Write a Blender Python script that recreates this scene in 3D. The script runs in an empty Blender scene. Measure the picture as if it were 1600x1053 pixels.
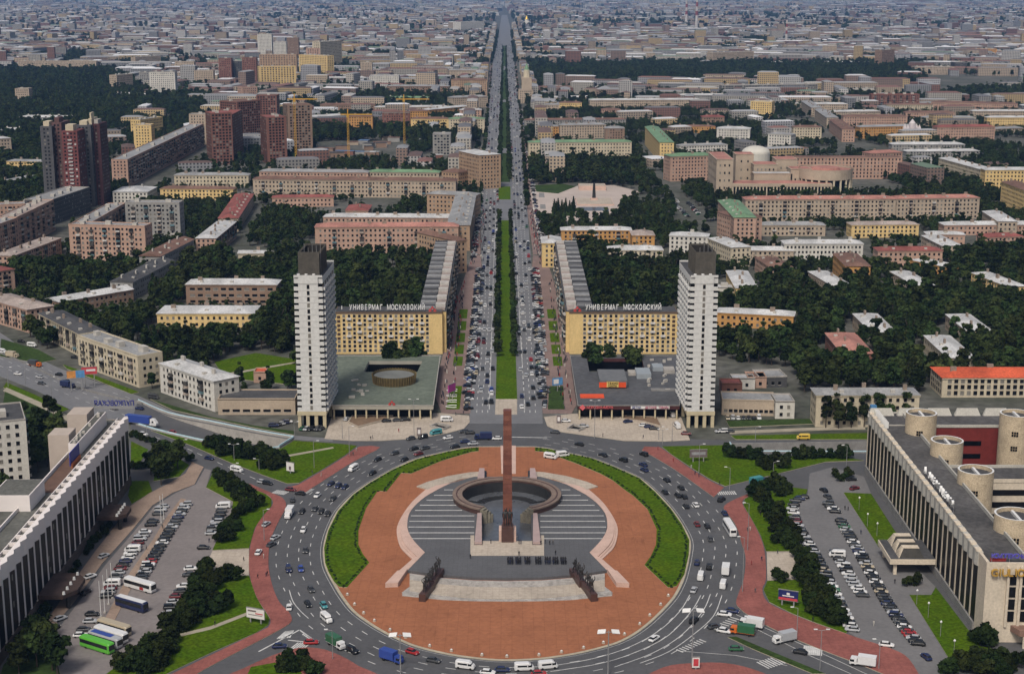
import bpy, bmesh, math, random
import numpy as np
from mathutils import Vector, Matrix, geometry
random.seed(7); rng = np.random.default_rng(7)
SC = bpy.context.scene
C = SC.collection
R = math.radians
# ---------------------------------------------------------------- camera
F = 2400.0; CX, CY = 800.0, 526.5; HC = 184.7          # focal length and centre in photo pixels, camera height in metres
TH = math.atan((CY + 25.0) / F)                          # horizon 25 px above the top edge
cd = bpy.data.cameras.new('camera'); cam = bpy.data.objects.new('camera', cd); C.objects.link(cam)
cam.location = (0, 0, HC); cam.rotation_euler = (math.pi / 2 - TH, 0, 0)
cd.sensor_width = 36; cd.lens = 36 * F / 1600; cd.clip_start = 1; cd.clip_end = 90000
SC.camera = cam
# ---------------------------------------------------------------- sky, sun, exposure (overcast)
w = bpy.data.worlds.new('World'); SC.world = w; w.use_nodes = True
nt = w.node_tree; sky = nt.nodes.new('ShaderNodeTexSky'); sky.sky_type = 'NISHITA'
sky.sun_disc = False; sky.sun_elevation = R(52); sky.sun_rotation = R(200)
sky.air_density = 1.0; sky.dust_density = 6.0; sky.ozone_density = 1.0
nt.links.new(sky.outputs[0], nt.nodes['Background'].inputs[0]); nt.nodes['Background'].inputs[1].default_value = 0.065
sl = bpy.data.lights.new('sun', 'SUN'); so = bpy.data.objects.new('sun', sl); C.objects.link(so)
sl.energy = 1.5; sl.angle = R(13); sl.color = (1.0, 0.96, 0.9)
so.rotation_euler = (R(38), 0, R(-20)); so.location = (0, 0, 400)
SC.view_settings.view_transform = 'Standard'; SC.view_settings.look = 'None'
SC.view_settings.exposure = 0.62; SC.view_settings.gamma = 1
SC.cycles.use_denoising = True
SC.cycles.max_bounces = 5; SC.cycles.diffuse_bounces = 2; SC.cycles.glossy_bounces = 2; SC.cycles.transmission_bounces = 2
HAZE_D = 3.8e-5
SC.cycles.volume_bounces = 0; SC.cycles.use_fast_gi = False

# ---------------------------------------------------------------- photo pixel -> place
def P(px, py, h=0.0):
    v = (py - CY) / F
    Y = (HC - h) * (math.cos(TH) - v * math.sin(TH)) / (math.sin(TH) + v * math.cos(TH))
    zc = Y * math.cos(TH) + (HC - h) * math.sin(TH)
    return Vector(((px - CX) / F * zc, Y))
def proj(x, y, z):
    zc = y * math.cos(TH) - (z - HC) * math.sin(TH)
    return CX + F * x / zc, CY + F * (-(z - HC) * math.cos(TH) - y * math.sin(TH)) / zc
def height_at(px, ytop, ybase):
    g = P(px, ybase); lo, hi = 0, 140
    for _ in range(30):
        m = (lo + hi) / 2
        if proj(g.x, g.y, m)[1] > ytop: lo = m
        else: hi = m
    return lo
def smooth(pts, n=6, closed=False):
    pts = [Vector(p[:2]) for p in pts]; out = []; N = len(pts)
    rngi = range(N if closed else N - 1)
    for i in rngi:
        g = (lambda k: pts[k % N]) if closed else (lambda k: pts[max(0, min(N - 1, k))])
        a, b, c, d = g(i - 1), g(i), g(i + 1), g(i + 2)
        for k in range(n):
            t = k / n
            out.append(0.5 * ((2 * b) + (c - a) * t + (2 * a - 5 * b + 4 * c - d) * t * t + (3 * b - a - 3 * c + d) * t ** 3))
    if not closed: out.append(pts[-1])
    return out
def GP(lst): return [P(x, y) for x, y in lst]
def GS(lst, n=5, closed=False): return smooth(GP(lst), n, closed)
def area2(p): return sum(p[i].x * p[(i + 1) % len(p)].y - p[(i + 1) % len(p)].x * p[i].y for i in range(len(p)))
def ccw(p): return list(p) if area2(p) > 0 else list(reversed(p))
def offset_line(p, d, closed=False):
    out = []; N = len(p)
    for i in range(N):
        a = p[(i - 1) % N] if closed or i > 0 else p[i]; b = p[(i + 1) % N] if closed or i < N - 1 else p[i]
        t = (b - a).normalized(); out.append(p[i] + Vector((-t.y, t.x)) * d)
    return out
def inset(p, d): return offset_line(ccw(p), d, True)

# ---------------------------------------------------------------- materials
MATS = {}
def mat(key, col, rough=0.85, var=0.25, scale=0.15, spec=0.3, metal=0.0, col2=None, detail=6.0, bump=0.0, rnd=0.0, coord='Object', fine=0.0, joint=0.0, stain=0.0):
    if key in MATS: return MATS[key]
    m = bpy.data.materials.new(key); m.use_nodes = True; n = m.node_tree.nodes; l = m.node_tree.links
    b = n['Principled BSDF']; b.inputs['Roughness'].default_value = rough
    b.inputs['Specular IOR Level'].default_value = spec; b.inputs['Metallic'].default_value = metal
    tc = n.new('ShaderNodeNewGeometry') if coord == 'World' else n.new('ShaderNodeTexCoord')
    vec = tc.outputs['Position'] if coord == 'World' else tc.outputs['Object']
    nz = n.new('ShaderNodeTexNoise'); nz.inputs['Scale'].default_value = scale; nz.inputs['Detail'].default_value = detail
    nz.inputs['Roughness'].default_value = 0.68; l.new(vec, nz.inputs['Vector'])
    rp = n.new('ShaderNodeValToRGB'); rp.color_ramp.elements[0].position = 0.3; rp.color_ramp.elements[1].position = 0.7
    c2 = col2 if col2 else tuple(min(1, c * (1 + var)) for c in col)
    c1 = col if col2 else tuple(c * (1 - var) for c in col)
    rp.color_ramp.elements[0].color = (*c1, 1); rp.color_ramp.elements[1].color = (*c2, 1)
    l.new(nz.outputs['Fac'], rp.inputs['Fac']); out = rp.outputs['Color']
    if fine:
        n2 = n.new('ShaderNodeTexNoise'); n2.inputs['Scale'].default_value = scale * 14; n2.inputs['Detail'].default_value = 3; l.new(vec, n2.inputs['Vector'])
        mr = n.new('ShaderNodeMapRange'); mr.inputs[1].default_value = 0.3; mr.inputs[2].default_value = 0.7
        mr.inputs[3].default_value = 1 - fine; mr.inputs[4].default_value = 1 + fine; l.new(n2.outputs['Fac'], mr.inputs[0])
        hv = n.new('ShaderNodeHueSaturation'); l.new(out, hv.inputs['Color']); l.new(mr.outputs[0], hv.inputs['Value']); out = hv.outputs['Color']
    if stain:          # blotches of dirt and wear
        n3 = n.new('ShaderNodeTexNoise'); n3.inputs['Scale'].default_value = scale * 2.3; n3.inputs['Detail'].default_value = 8; n3.inputs['Roughness'].default_value = .75; n3.inputs['Distortion'].default_value = 1.2; l.new(vec, n3.inputs['Vector'])
        mr = n.new('ShaderNodeMapRange'); mr.inputs[1].default_value = .56; mr.inputs[2].default_value = .72; mr.inputs[3].default_value = 1; mr.inputs[4].default_value = 1 - stain; l.new(n3.outputs['Fac'], mr.inputs[0])
        hv = n.new('ShaderNodeHueSaturation'); l.new(out, hv.inputs['Color']); l.new(mr.outputs[0], hv.inputs['Value']); out = hv.outputs['Color']
    if joint:          # slab joints
        bt = n.new('ShaderNodeTexBrick'); bt.offset = 0; bt.inputs['Scale'].default_value = 1.0; bt.inputs['Brick Width'].default_value = joint; bt.inputs['Row Height'].default_value = joint; bt.inputs['Mortar Size'].default_value = .09
        bt.inputs['Color1'].default_value = (1, 1, 1, 1); bt.inputs['Color2'].default_value = (.94, .94, .94, 1); bt.inputs['Mortar'].default_value = (.84, .84, .84, 1); l.new(vec, bt.inputs['Vector'])
        mm_ = n.new('ShaderNodeMixRGB'); mm_.blend_type = 'MULTIPLY'; mm_.inputs[0].default_value = 1; l.new(out, mm_.inputs[1]); l.new(bt.outputs['Color'], mm_.inputs[2]); out = mm_.outputs[0]
    if rnd:
        oi = n.new('ShaderNodeObjectInfo'); mr = n.new('ShaderNodeMapRange'); mr.inputs[3].default_value = 1 - rnd; mr.inputs[4].default_value = 1 + rnd
        l.new(oi.outputs['Random'], mr.inputs[0]); hv = n.new('ShaderNodeHueSaturation'); l.new(out, hv.inputs['Color']); l.new(mr.outputs[0], hv.inputs['Value'])
        m2 = n.new('ShaderNodeMapRange'); m2.inputs[3].default_value = 0.455; m2.inputs[4].default_value = 0.515
        ml = n.new('ShaderNodeMath'); ml.operation = 'FRACT'; mm = n.new('ShaderNodeMath'); mm.operation = 'MULTIPLY'; mm.inputs[1].default_value = 7.31
        l.new(oi.outputs['Random'], mm.inputs[0]); l.new(mm.outputs[0], ml.inputs[0]); l.new(ml.outputs[0], m2.inputs[0]); l.new(m2.outputs[0], hv.inputs['Hue'])
        out = hv.outputs['Color']
    l.new(out, b.inputs['Base Color'])
    if bump:
        bp = n.new('ShaderNodeBump'); bp.inputs['Strength'].default_value = bump; l.new(nz.outputs['Fac'], bp.inputs['Height']); l.new(bp.outputs[0], b.inputs['Normal'])
    MATS[key] = m; return m
ASPH = mat('asphalt', (0.078, 0.078, 0.080), 0.75, 0.16, 0.05, 0.4, coord='World', fine=0.09, stain=.28)
ASPH2 = mat('asphalt_pale', (0.145, 0.146, 0.150), 0.7, 0.16, 0.04, 0.4, coord='World', fine=0.1, stain=.25)  # wet reflection on the carriageway is put into this paler base colour
LOT = mat('lot_asphalt', (0.185, 0.165, 0.158), 0.8, 0.14, 0.05, 0.3, coord='World', fine=0.1)
LOTG = mat('lot_asphalt_grey', (0.145, 0.142, 0.142), 0.8, 0.14, 0.05, 0.3, coord='World', fine=0.1)
GRASS = mat('grass', (0.040, 0.088, 0.003), 0.95, 0.25, 0.07, 0.05, coord='World', fine=0.4, stain=.35, col2=(0.066, 0.102, 0.004))
GRASSD = mat('grass_rough', (0.030, 0.052, 0.013), 0.95, 0.4, 0.06, 0.1, coord='World', fine=0.35)
PINK = mat('brick_paving', (0.29, 0.114, 0.056), 0.9, 0.13, 0.05, 0.2, coord='World', fine=0.09, joint=3.2, stain=.30)
REDP = mat('red_paving', (0.24, 0.085, 0.070), 0.9, 0.22, 0.08, 0.2, coord='World', fine=0.14, joint=2.4, stain=.35)
MAUVE = mat('mauve_paving', (0.19, 0.135, 0.12), 0.9, 0.2, 0.08, 0.2, coord='World', fine=0.14)
PALE = mat('pale_paving', (0.40, 0.345, 0.28), 0.9, 0.16, 0.06, 0.2, coord='World', fine=0.12, joint=2.0, stain=.25)
KERB = mat('kerb_stone', (0.36, 0.32, 0.24), 0.9, 0.2, 0.3, 0.2, coord='World')
PATHM = mat('path_gravel', (0.30, 0.27, 0.21), 0.95, 0.2, 0.2, 0.1, coord='World')
WHITE = mat('road_paint', (0.50, 0.50, 0.48), 0.8, 0.22, 0.5, 0.2, coord='World')
PGRAN = mat('pink_granite', (0.50, 0.35, 0.285), 0.7, 0.12, 0.25, 0.4, coord='World', fine=0.1)
GREYP = mat('grey_paving', (0.095, 0.096, 0.10), 0.8, 0.12, 0.08, 0.35, coord='World', fine=0.08, joint=1.6)
DGRAN = mat('dark_granite', (0.065, 0.032, 0.025), 0.5, 0.25, 0.4, 0.5, coord='World')
RGRAN = mat('red_granite', (0.155, 0.058, 0.038), 0.5, 0.3, 0.35, 0.5, coord='World', fine=0.3)
RIMG = mat('rim_granite', (0.175, 0.128, 0.10), 0.7, 0.2, 0.4, 0.4, coord='World')
WET = mat('wet_floor', (0.085, 0.09, 0.098), 0.22, 0.3, 0.2, 0.6, coord='World')
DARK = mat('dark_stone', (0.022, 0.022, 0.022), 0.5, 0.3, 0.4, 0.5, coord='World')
BRONZE = mat('dark_bronze', (0.018, 0.017, 0.016), 0.5, 0.3, 2.0, 0.5)
HEDGE = mat('hedge_leaf', (0.012, 0.024, 0.006), 0.95, 0.5, 1.2, 0.1, coord='World')
CONC = mat('concrete', (0.33, 0.31, 0.28), 0.9, 0.2, 0.3, 0.2, fine=0.15)
CONCD = mat('concrete_dark', (0.2, 0.195, 0.185), 0.9, 0.25, 0.25, 0.2, coord='World', fine=0.2)
METAL = mat('pole_metal', (0.22, 0.22, 0.22), 0.5, 0.1, 2, 0.5)
GLASS = mat('window_glass', (0.008, 0.008, 0.009), 0.35, 0.6, 0.6, 0.18)
GLASS2 = mat('window_curtain', (0.16, 0.15, 0.13), 0.4, 0.5, 0.7, 0.5)
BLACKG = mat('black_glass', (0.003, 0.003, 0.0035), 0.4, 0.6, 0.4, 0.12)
FRAME = mat('window_frame', (0.55, 0.53, 0.48), 0.7, 0.15, 1.0)
LAMP = mat('lamp_panel', (0.62, 0.62, 0.6), 0.5, 0.05, 1.0)
RAILB = mat('blue_rail', (0.45, 0.62, 0.68), 0.6, 0.1, 1.0)

# ---------------------------------------------------------------- mesh helpers
class MB:
    def __init__(s): s.v = []; s.f = []; s.m = []
    def quad(s, a, b, c, d, m=0):
        n = len(s.v); s.v += [tuple(a), tuple(b), tuple(c), tuple(d)]; s.f.append((n, n + 1, n + 2, n + 3)); s.m.append(m)
    def box(s, x0, y0, z0, x1, y1, z1, m=0, bottom=True):
        n = len(s.v)
        s.v += [(x0, y0, z0), (x1, y0, z0), (x1, y1, z0), (x0, y1, z0), (x0, y0, z1), (x1, y0, z1), (x1, y1, z1), (x0, y1, z1)]
        fs = [(0, 1, 5, 4), (1, 2, 6, 5), (2, 3, 7, 6), (3, 0, 4, 7), (4, 5, 6, 7)] + ([(3, 2, 1, 0)] if bottom else [])
        for q in fs: s.f.append(tuple(n + k for k in q)); s.m.append(m)
        return s
    def prism(s, poly, z0, z1, m=0, ms=None, holes=(), top=True, bottom=False):
        poly = ccw(poly); loops = [poly] + [list(reversed(ccw(h))) for h in holes]
        ms = m if ms is None else ms; base = len(s.v); allp = [q for lp in loops for q in lp]
        z1f = z1 if callable(z1) else (lambda q: z1); z0f = z0 if callable(z0) else (lambda q: z0)
        n = len(allp)
        s.v += [(q.x, q.y, z0f(q)) for q in allp] + [(q.x, q.y, z1f(q)) for q in allp]
        o = 0
        for lp in loops:
            k = len(lp)
            for i in range(k):
                j = (i + 1) % k; s.f.append((base + o + i, base + o + j, base + n + o + j, base + n + o + i)); s.m.append(ms)
            o += k
        if top or bottom:
            for t in geometry.tessellate_polygon([[Vector((q.x, q.y, 0)) for q in lp] for lp in loops]):
                a, b, c = [allp[i] for i in t]
                if (b - a).cross(c - a) < 0: t = (t[0], t[2], t[1])
                if top: s.f.append(tuple(base + n + i for i in t)); s.m.append(m)
                if bottom: s.f.append(tuple(base + i for i in reversed(t))); s.m.append(m)
        return s
    def cyl(s, x, y, z0, z1, r0, r1=None, n=10, m=0, cap=True):
        r1 = r0 if r1 is None else r1; b = len(s.v)
        for z, r in ((z0, r0), (z1, r1)):
            for i in range(n): a = 2 * math.pi * i / n; s.v.append((x + r * math.cos(a), y + r * math.sin(a), z))
        for i in range(n): j = (i + 1) % n; s.f.append((b + i, b + j, b + n + j, b + n + i)); s.m.append(m)
        if cap: s.f.append(tuple(b + n + i for i in range(n))); s.m.append(m); s.f.append(tuple(b + i for i in reversed(range(n)))); s.m.append(m)
        return s
    def tube(s, a, b, r, n=6, m=0):
        a = Vector(a); b = Vector(b); d = (b - a).normalized(); u = d.orthogonal().normalized(); v = d.cross(u); k = len(s.v)
        for p in (a, b):
            for i in range(n): t = 2 * math.pi * i / n; s.v.append(tuple(p + u * r * math.cos(t) + v * r * math.sin(t)))
        for i in range(n): j = (i + 1) % n; s.f.append((k + i, k + j, k + n + j, k + n + i)); s.m.append(m)
        s.f.append(tuple(k + i for i in reversed(range(n)))); s.m.append(m); s.f.append(tuple(k + n + i for i in range(n))); s.m.append(m)
        return s
    def strip(s, pts, w, z, m=0):
        a = offset_line(pts, w / 2); b = offset_line(pts, -w / 2)
        for i in range(len(pts) - 1):
            s.quad((b[i].x, b[i].y, z), (b[i + 1].x, b[i + 1].y, z), (a[i + 1].x, a[i + 1].y, z), (a[i].x, a[i].y, z), m)
        return s
    def wall(s, pts, t, z0, z1, m=0):
        a = offset_line(pts, t / 2); b = offset_line(pts, -t / 2)
        z0f = z0 if callable(z0) else (lambda i: z0); z1f = z1 if callable(z1) else (lambda i: z1); n = len(pts)
        for i in range(n - 1):
            A, B, Cc, D = b[i], b[i + 1], a[i + 1], a[i]; p, q = z0f(i), z0f(i + 1); u, v = z1f(i), z1f(i + 1)
            s.quad((A.x, A.y, u), (B.x, B.y, v), (Cc.x, Cc.y, v), (D.x, D.y, u), m)
            s.quad((A.x, A.y, p), (B.x, B.y, q), (B.x, B.y, v), (A.x, A.y, u), m)
            s.quad((Cc.x, Cc.y, q), (D.x, D.y, p), (D.x, D.y, u), (Cc.x, Cc.y, v), m)
        for A, D, i, fl in ((b[0], a[0], 0, 0), (b[-1], a[-1], n - 1, 1)):
            qd = [(D.x, D.y, z0f(i)), (A.x, A.y, z0f(i)), (A.x, A.y, z1f(i)), (D.x, D.y, z1f(i))]
            s.quad(*(reversed(qd) if fl else qd), m)
        return s
    def mesh(s, name, mats):
        me = bpy.data.meshes.new(name); me.from_pydata(s.v, [], s.f)
        for m in (mats if isinstance(mats, (list, tuple)) else [mats]): me.materials.append(m)
        if any(s.m): me.polygons.foreach_set('material_index', s.m)
        me.update(); return me
    def build(s, name, mats, parent=None, loc=None, rz=0, **kw): return link(name, s.mesh(name, mats), parent, loc, rz, **kw)
def link(name, me, parent=None, loc=None, rz=0, kind=None, label=None, cat=None, group=None, scale=None):
    o = bpy.data.objects.new(name, me); C.objects.link(o)
    if parent is not None: o.parent = parent
    if loc is not None: o.location = loc
    if rz: o.rotation_euler = (0, 0, rz)
    if scale is not None: o.scale = scale if hasattr(scale, '__len__') else (scale,) * 3
    if kind: o['kind'] = kind
    if label: o['label'] = label
    if cat: o['category'] = cat
    if group: o['group'] = group
    return o
def thing(name, label, cat, loc=(0, 0, 0), rz=0, group=None): return link(name, None, None, loc, rz, None, label, cat, group)
def ordinal(k): return {1: 'nearest', 2: 'second nearest', 3: 'third nearest'}.get(k, '%d%s nearest' % (k, 'th' if 10 <= k % 100 <= 20 else {1: 'st', 2: 'nd', 3: 'rd'}.get(k % 10, 'th')))
def nth(k): return {1: 'first', 2: 'second', 3: 'third', 4: 'fourth', 5: 'fifth', 6: 'sixth'}.get(k, '%d%s' % (k, 'th' if 10 <= k % 100 <= 20 else {1: 'st', 2: 'nd', 3: 'rd'}.get(k % 10, 'th')))
EXCL = []          # polygons (ground metres) where no wood grows
RECTS = []         # building footprints
def patch(name, pts, z, m, z0=-0.3, holes=(), excl=True, ms=None, parent=None, **kw):
    if excl: EXCL.append([(q.x, q.y) for q in pts])
    return MB().prism(pts, z0, z, 0, 1 if ms else 0, holes).build(name, [m] + ([ms] if ms else []), parent, kind=None if parent else 'structure', **kw)

# ---------------------------------------------------------------- letter shapes for the signs
GLYPH = {}
_fc = bpy.data.curves.new('lettering', 'FONT'); _fc.extrude = 0.06; _fc.align_x = 'CENTER'
_fo = bpy.data.objects.new('lettering', _fc); C.objects.link(_fo)
for _ch in sorted(set('УНИВЕРМАГМОСКОВСКИЙМОРОЗКА•МЕХАДЕТКИДЕТСКИЕТОВАРЫТЕХНОСИЛАПУЛКОВСКАЯАЭНЕРГОЦЕНТРКОМПЛЕКСНЫЙGIULIO')):
    _fc.body = _ch; _dg = bpy.context.evaluated_depsgraph_get(); _dg.update(); GLYPH[_ch] = bpy.data.meshes.new_from_object(_fo.evaluated_get(_dg))
bpy.data.objects.remove(_fo); bpy.data.curves.remove(_fc)
# one standing figure grown from a skeleton with the Skin modifier, evaluated here while the scene is still empty
def figure(pose):
    J = {'pelvis': (0, 0, .95), 'chest': (0, 0, 1.32), 'neck': (0, 0, 1.50), 'head': (0, -.02, 1.62), 'crown': (0, -.02, 1.76)}
    J.update({'hipL': (.10, 0, .90), 'kneeL': (.12, -.03, .5), 'footL': (.13, .0, .06), 'toeL': (.14, -.16, .03), 'hipR': (-.10, 0, .90), 'kneeR': (-.12, .02, .5), 'footR': (-.13, .05, .06), 'toeR': (-.14, -.11, .03),
              'shL': (.20, 0, 1.42), 'elL': (.27, .02, 1.15), 'haL': (.26, -.06, .90), 'shR': (-.20, 0, 1.42), 'elR': (-.27, .02, 1.15), 'haR': (-.26, -.06, .90)})
    J.update(pose); E_ = [('pelvis', 'chest'), ('chest', 'neck'), ('neck', 'head'), ('head', 'crown'), ('pelvis', 'hipL'), ('hipL', 'kneeL'), ('kneeL', 'footL'), ('footL', 'toeL'), ('pelvis', 'hipR'), ('hipR', 'kneeR'), ('kneeR', 'footR'), ('footR', 'toeR'), ('chest', 'shL'), ('shL', 'elL'), ('elL', 'haL'), ('chest', 'shR'), ('shR', 'elR'), ('elR', 'haR')]
    RAD = dict(pelvis=.15, chest=.17, neck=.065, head=.105, crown=.07, hip=.10, knee=.065, foot=.05, toe=.04, sh=.075, el=.052, ha=.045)
    ks = list(J); me = bpy.data.meshes.new('person'); me.from_pydata([J[k] for k in ks], [(ks.index(a), ks.index(b)) for a, b in E_], [])
    o = bpy.data.objects.new('person', me); C.objects.link(o); md = o.modifiers.new('s', 'SKIN'); sv = me.skin_vertices[0].data
    for i, k in enumerate(ks):
        r = RAD.get(k) or RAD[k[:-1]]; sv[i].radius = (r, r); sv[i].use_root = (k == 'pelvis')
    sb = o.modifiers.new('u', 'SUBSURF'); sb.levels = 1; dg = bpy.context.evaluated_depsgraph_get(); dg.update(); out = bpy.data.meshes.new_from_object(o.evaluated_get(dg))
    bpy.data.objects.remove(o); out.materials.clear(); out.name = 'body'; return out
FIG = [figure({}), figure({'kneeL': (.12, -.14, .52), 'footL': (.13, -.2, .08), 'toeL': (.13, -.36, .05), 'footR': (-.13, .22, .08), 'toeR': (-.13, .06, .03), 'haL': (.26, -.2, .98), 'haR': (-.26, .12, .92)}),
       figure({'elR': (-.34, -.05, 1.62), 'haR': (-.28, -.12, 1.95), 'footL': (.2, -.1, .06), 'toeL': (.22, -.26, .03)}), figure({'elR': (-.34, -.16, 1.25), 'haR': (-.05, -.36, 1.22), 'elL': (.32, -.14, 1.22), 'haL': (.1, -.40, 1.30), 'kneeL': (.16, -.25, .55), 'footL': (.16, -.2, .06), 'toeL': (.17, -.38, .03), 'footR': (-.16, .3, .06), 'toeR': (-.16, .16, .03)})]
# ================================================================ GROUND AND ROADS
# underpass cuttings: the sheet has holes there
tr_up = GS([(215, 628), (262, 648), (325, 661), (400, 676), (458, 686)], 4)
tr_lo = GS([(436, 700), (400, 703), (325, 691), (250, 674), (205, 660)], 4)
trenchL = tr_up + tr_lo
trenchR = GP([(1352 + 60, 690), (1140, 694), (1148, 707), (1352 + 60, 708)])
COURT_C = P(792, 772, 2.9)                                # centre of the sunken ring
CO_R = 16.4
def court_poly(r, wfront, yfront):
    a0 = math.asin(min(0.95, wfront / r)); pts = []
    for i in range(41):
        a = -math.pi / 2 + a0 + (2 * math.pi - 2 * a0) * i / 40; pts.append(COURT_C + Vector((r * math.cos(a), r * math.sin(a))))
    return pts + [Vector((COURT_C.x - wfront, yfront)), Vector((COURT_C.x + wfront, yfront))]
YF = P(792, 849).y
COURT = court_poly(CO_R, 8.6, YF)
gm = mat('city_ground', (0.045, 0.052, 0.036), 0.95, 0.3, 0.012, 0.1, col2=(0.13, 0.125, 0.115), coord='World', fine=0.3)
S, B = 2600.0, 62000.0
inner = [Vector((-S, -S)), Vector((S, -S)), Vector((S, S)), Vector((-S, S))]
g = MB(); g.prism(inner, -0.01, 0.0, holes=[trenchL, trenchR, COURT])
for a, b, c_, d in (((-B, -B), (B, -B), (B, -S), (-B, -S)), ((-B, S), (B, S), (B, B), (-B, B)), ((-B, -S), (-S, -S), (-S, S), (-B, S)), ((S, -S), (B, -S), (B, S), (S, S))):
    g.quad((*a, 0), (*b, 0), (*c_, 0), (*d, 0))
g.build('ground', gm, kind='structure')
# main asphalt sheets
sq = [q for q in reversed(tr_lo)] + GP([(436.5, 701), (460, 689), (507, 685), (733, 655), (850, 655), (1078, 686), (1140, 688), (1420, 686), (1470, 760), (1900, 1300), (-300, 1300), (-60, 1000), (195, 760)])
patch('square_roadway', sq, 0.06, ASPH, holes=[GP([(1400, 690.2), (1140.5, 694.2), (1148, 706.8), (1400, 707.8)]), COURT])
hw = GS([(-60, 490), (0, 520), (40, 548), (87, 573), (150, 596), (217, 619), (275, 645), (325, 655), (400, 671), (465, 681), (520, 685)], 3)
hwl = GS([(-60, 560), (0, 588), (60, 612), (110, 640), (180, 657)], 3)
cut0 = [q for q in reversed(tr_up)]
hwp = hw + [P(520, 690), P(459, 687)] + cut0 + [P(205, 660)] + list(reversed(hwl))
patch('highway', hwp, 0.12, ASPH2)
# cutting floor, walls, rails
def zramp(q):
    t = max(0, min(1, (q.x - P(215, 640).x) / (P(420, 690).x - P(215, 640).x))); return 0.05 - 5.6 * (t * t * (3 - 2 * t))
MB().prism(trenchL, -9, zramp).build('underpass_road', CONCD if False else ASPH, kind='structure')
uw = thing('underpass_wall', 'concrete retaining wall of the underpass cutting left of the square', 'retaining wall', (0, 0, 0))
MB().wall(offset_line(tr_up, 0.35), 0.5, lambda i: zramp(tr_up[i]) - 0.4, 0.9).build('far_wall', CONC, uw)
MB().wall(offset_line(tr_lo, 0.35), 0.5, lambda i: zramp(tr_lo[i]) - 0.4, 0.5).build('near_wall', CONC, uw)
MB().wall([P(458.5, 686), P(436, 700)], 0.5, -5.8, 0.6).build('portal_wall', CONCD, uw)
MB().wall(offset_line(tr_up, 0.35), 0.18, 0.95, 1.35).wall([P(458.5, 686), P(436, 700)], 0.3, 0.65, 1.3).wall(offset_line(tr_lo, 0.35), 0.18, 0.55, 1.1).build('rail', RAILB, uw)
def zr2(q):
    t = max(0, min(1, (q.x - P(1150, 700).x) / 60)); return -5.4 + t * 3.0
MB().prism(trenchR, -9, zr2).build('underpass_road', ASPH2, kind='structure')
uw = thing('underpass_wall', 'concrete retaining wall of the underpass cutting right of the square', 'retaining wall')
a, b, c_, d = trenchR
MB().wall([a, b], 0.5, -5.8, 0.5).build('far_wall', CONCD, uw); MB().wall([c_, d], 0.5, -5.8, 0.5).build('near_wall', CONCD, uw)
MB().wall([b, c_], 0.5, -5.8, 0.6).build('portal_wall', CONCD, uw); MB().wall([b, c_], 0.3, 0.65, 1.2).wall([c_, d], 0.2, 0.55, 1.0).build('rail', RAILB, uw)
# avenue
avL = [(733, 662), (735, 624), (743, 560), (750, 480), (753, 420), (750, 330), (761, 200), (770, 100), (780.5, 45), (784, 24)]
avR = [(848, 662), (847, 624), (841, 560), (836, 480), (831, 420), (824, 330), (814, 200), (804, 100), (797.5, 45), (792.5, 24)]
patch('avenue', GP(avL) + GP(list(reversed(avR))), 0.12, ASPH2)
# centre strip of the avenue
med = [((774, 645), (807, 645)), ((774.5, 624), (808, 624)), ((776, 560), (806, 560)), ((775, 480), (804, 480)), ((777, 400), (801, 400)), ((778.5, 345), (799, 345))]
def mid_strip(name, rows, m, z=0.26): return patch(name, GP([a for a, b in rows]) + GP([b for a, b in reversed(rows)]), z, m, excl=True)
mid_strip('median_lawn', med[1:], GRASS)
mid_strip('median_tip', [((773.5, 648), (808, 648)), ((774.5, 624), (808, 624))], PALE, 0.22)
for ya, yb in ((312, 292), (285, 240), (232, 160), (156, 110), (104, 72)):
    k = lambda y: (788.3 + (y - 60) * 0.0, )
    wa = 20 * (ya + 25) / 350; wb = 20 * (yb + 25) / 350
    mid_strip('median_lawn', [((788 - wa / 2, ya), (788 + wa / 2, ya)), ((788.3 - wb / 2, yb), (788.3 + wb / 2, yb))], GRASSD if ya < 300 else GRASS)
# forecourts and broad walks
patch('forecourt', GP([(519, 650), (560, 646), (690, 646), (733, 650), (734, 660), (725, 670), (700, 677), (662, 684), (632, 686.5), (595, 689), (550, 689), (507, 686)]), 0.24, PALE, ms=KERB)
patch('forecourt', GP([(850, 652), (893, 647), (1062, 647), (1078, 688), (1040, 690), (975, 689), (925, 682), (875, 675), (855, 666)]), 0.24, PALE, ms=KERB)
patch('pavement', GP([(690, 646), (735, 646), (735, 624), (743, 560), (750, 480), (753, 420), (751, 400), (738, 398), (727, 430), (713, 470), (702, 520), (688, 570), (680, 620)]), 0.20, MAUVE)
patch('pavement', GP([(848, 646), (893, 646), (903, 630), (893, 570), (884, 520), (874, 470), (862, 430), (852, 400), (833, 400), (831, 420), (836, 480), (841, 560), (847, 624)]), 0.20, MAUVE)
patch('pavement', GP([(751, 398), (738, 398), (746, 330), (752, 250), (757, 200), (767, 100), (770, 100), (761, 200), (750, 330)]), 0.18, MAUVE)
patch('pavement', GP([(833, 398), (848, 398), (836, 330), (826, 250), (818, 200), (807, 100), (804, 100), (814, 200), (824, 330)]), 0.18, MAUVE)
for k in range(5):          # square flower lawns along the broad walks
    y = 484 + k * 18.5; 
    for sx in (0, 1):
        x0, x1 = ((718 - k * 2.2, 731 - k * 1.9) if sx == 0 else (856 + k * 2.2, 868 + k * 2.4))
        patch('flower_lawn', GP([(x0 - 1.6, y + 14), (x1 - 1.4, y + 14), (x1, y), (x0, y)] if sx == 0 else [(x0, y + 14), (x1 + 1.6, y + 14), (x1, y), (x0 - 1.5, y)]), 0.32, GRASS)
patch('flower_lawn', GP([(697, 640), (718, 640), (722, 604), (704, 604)]), 0.32, GRASS)
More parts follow.
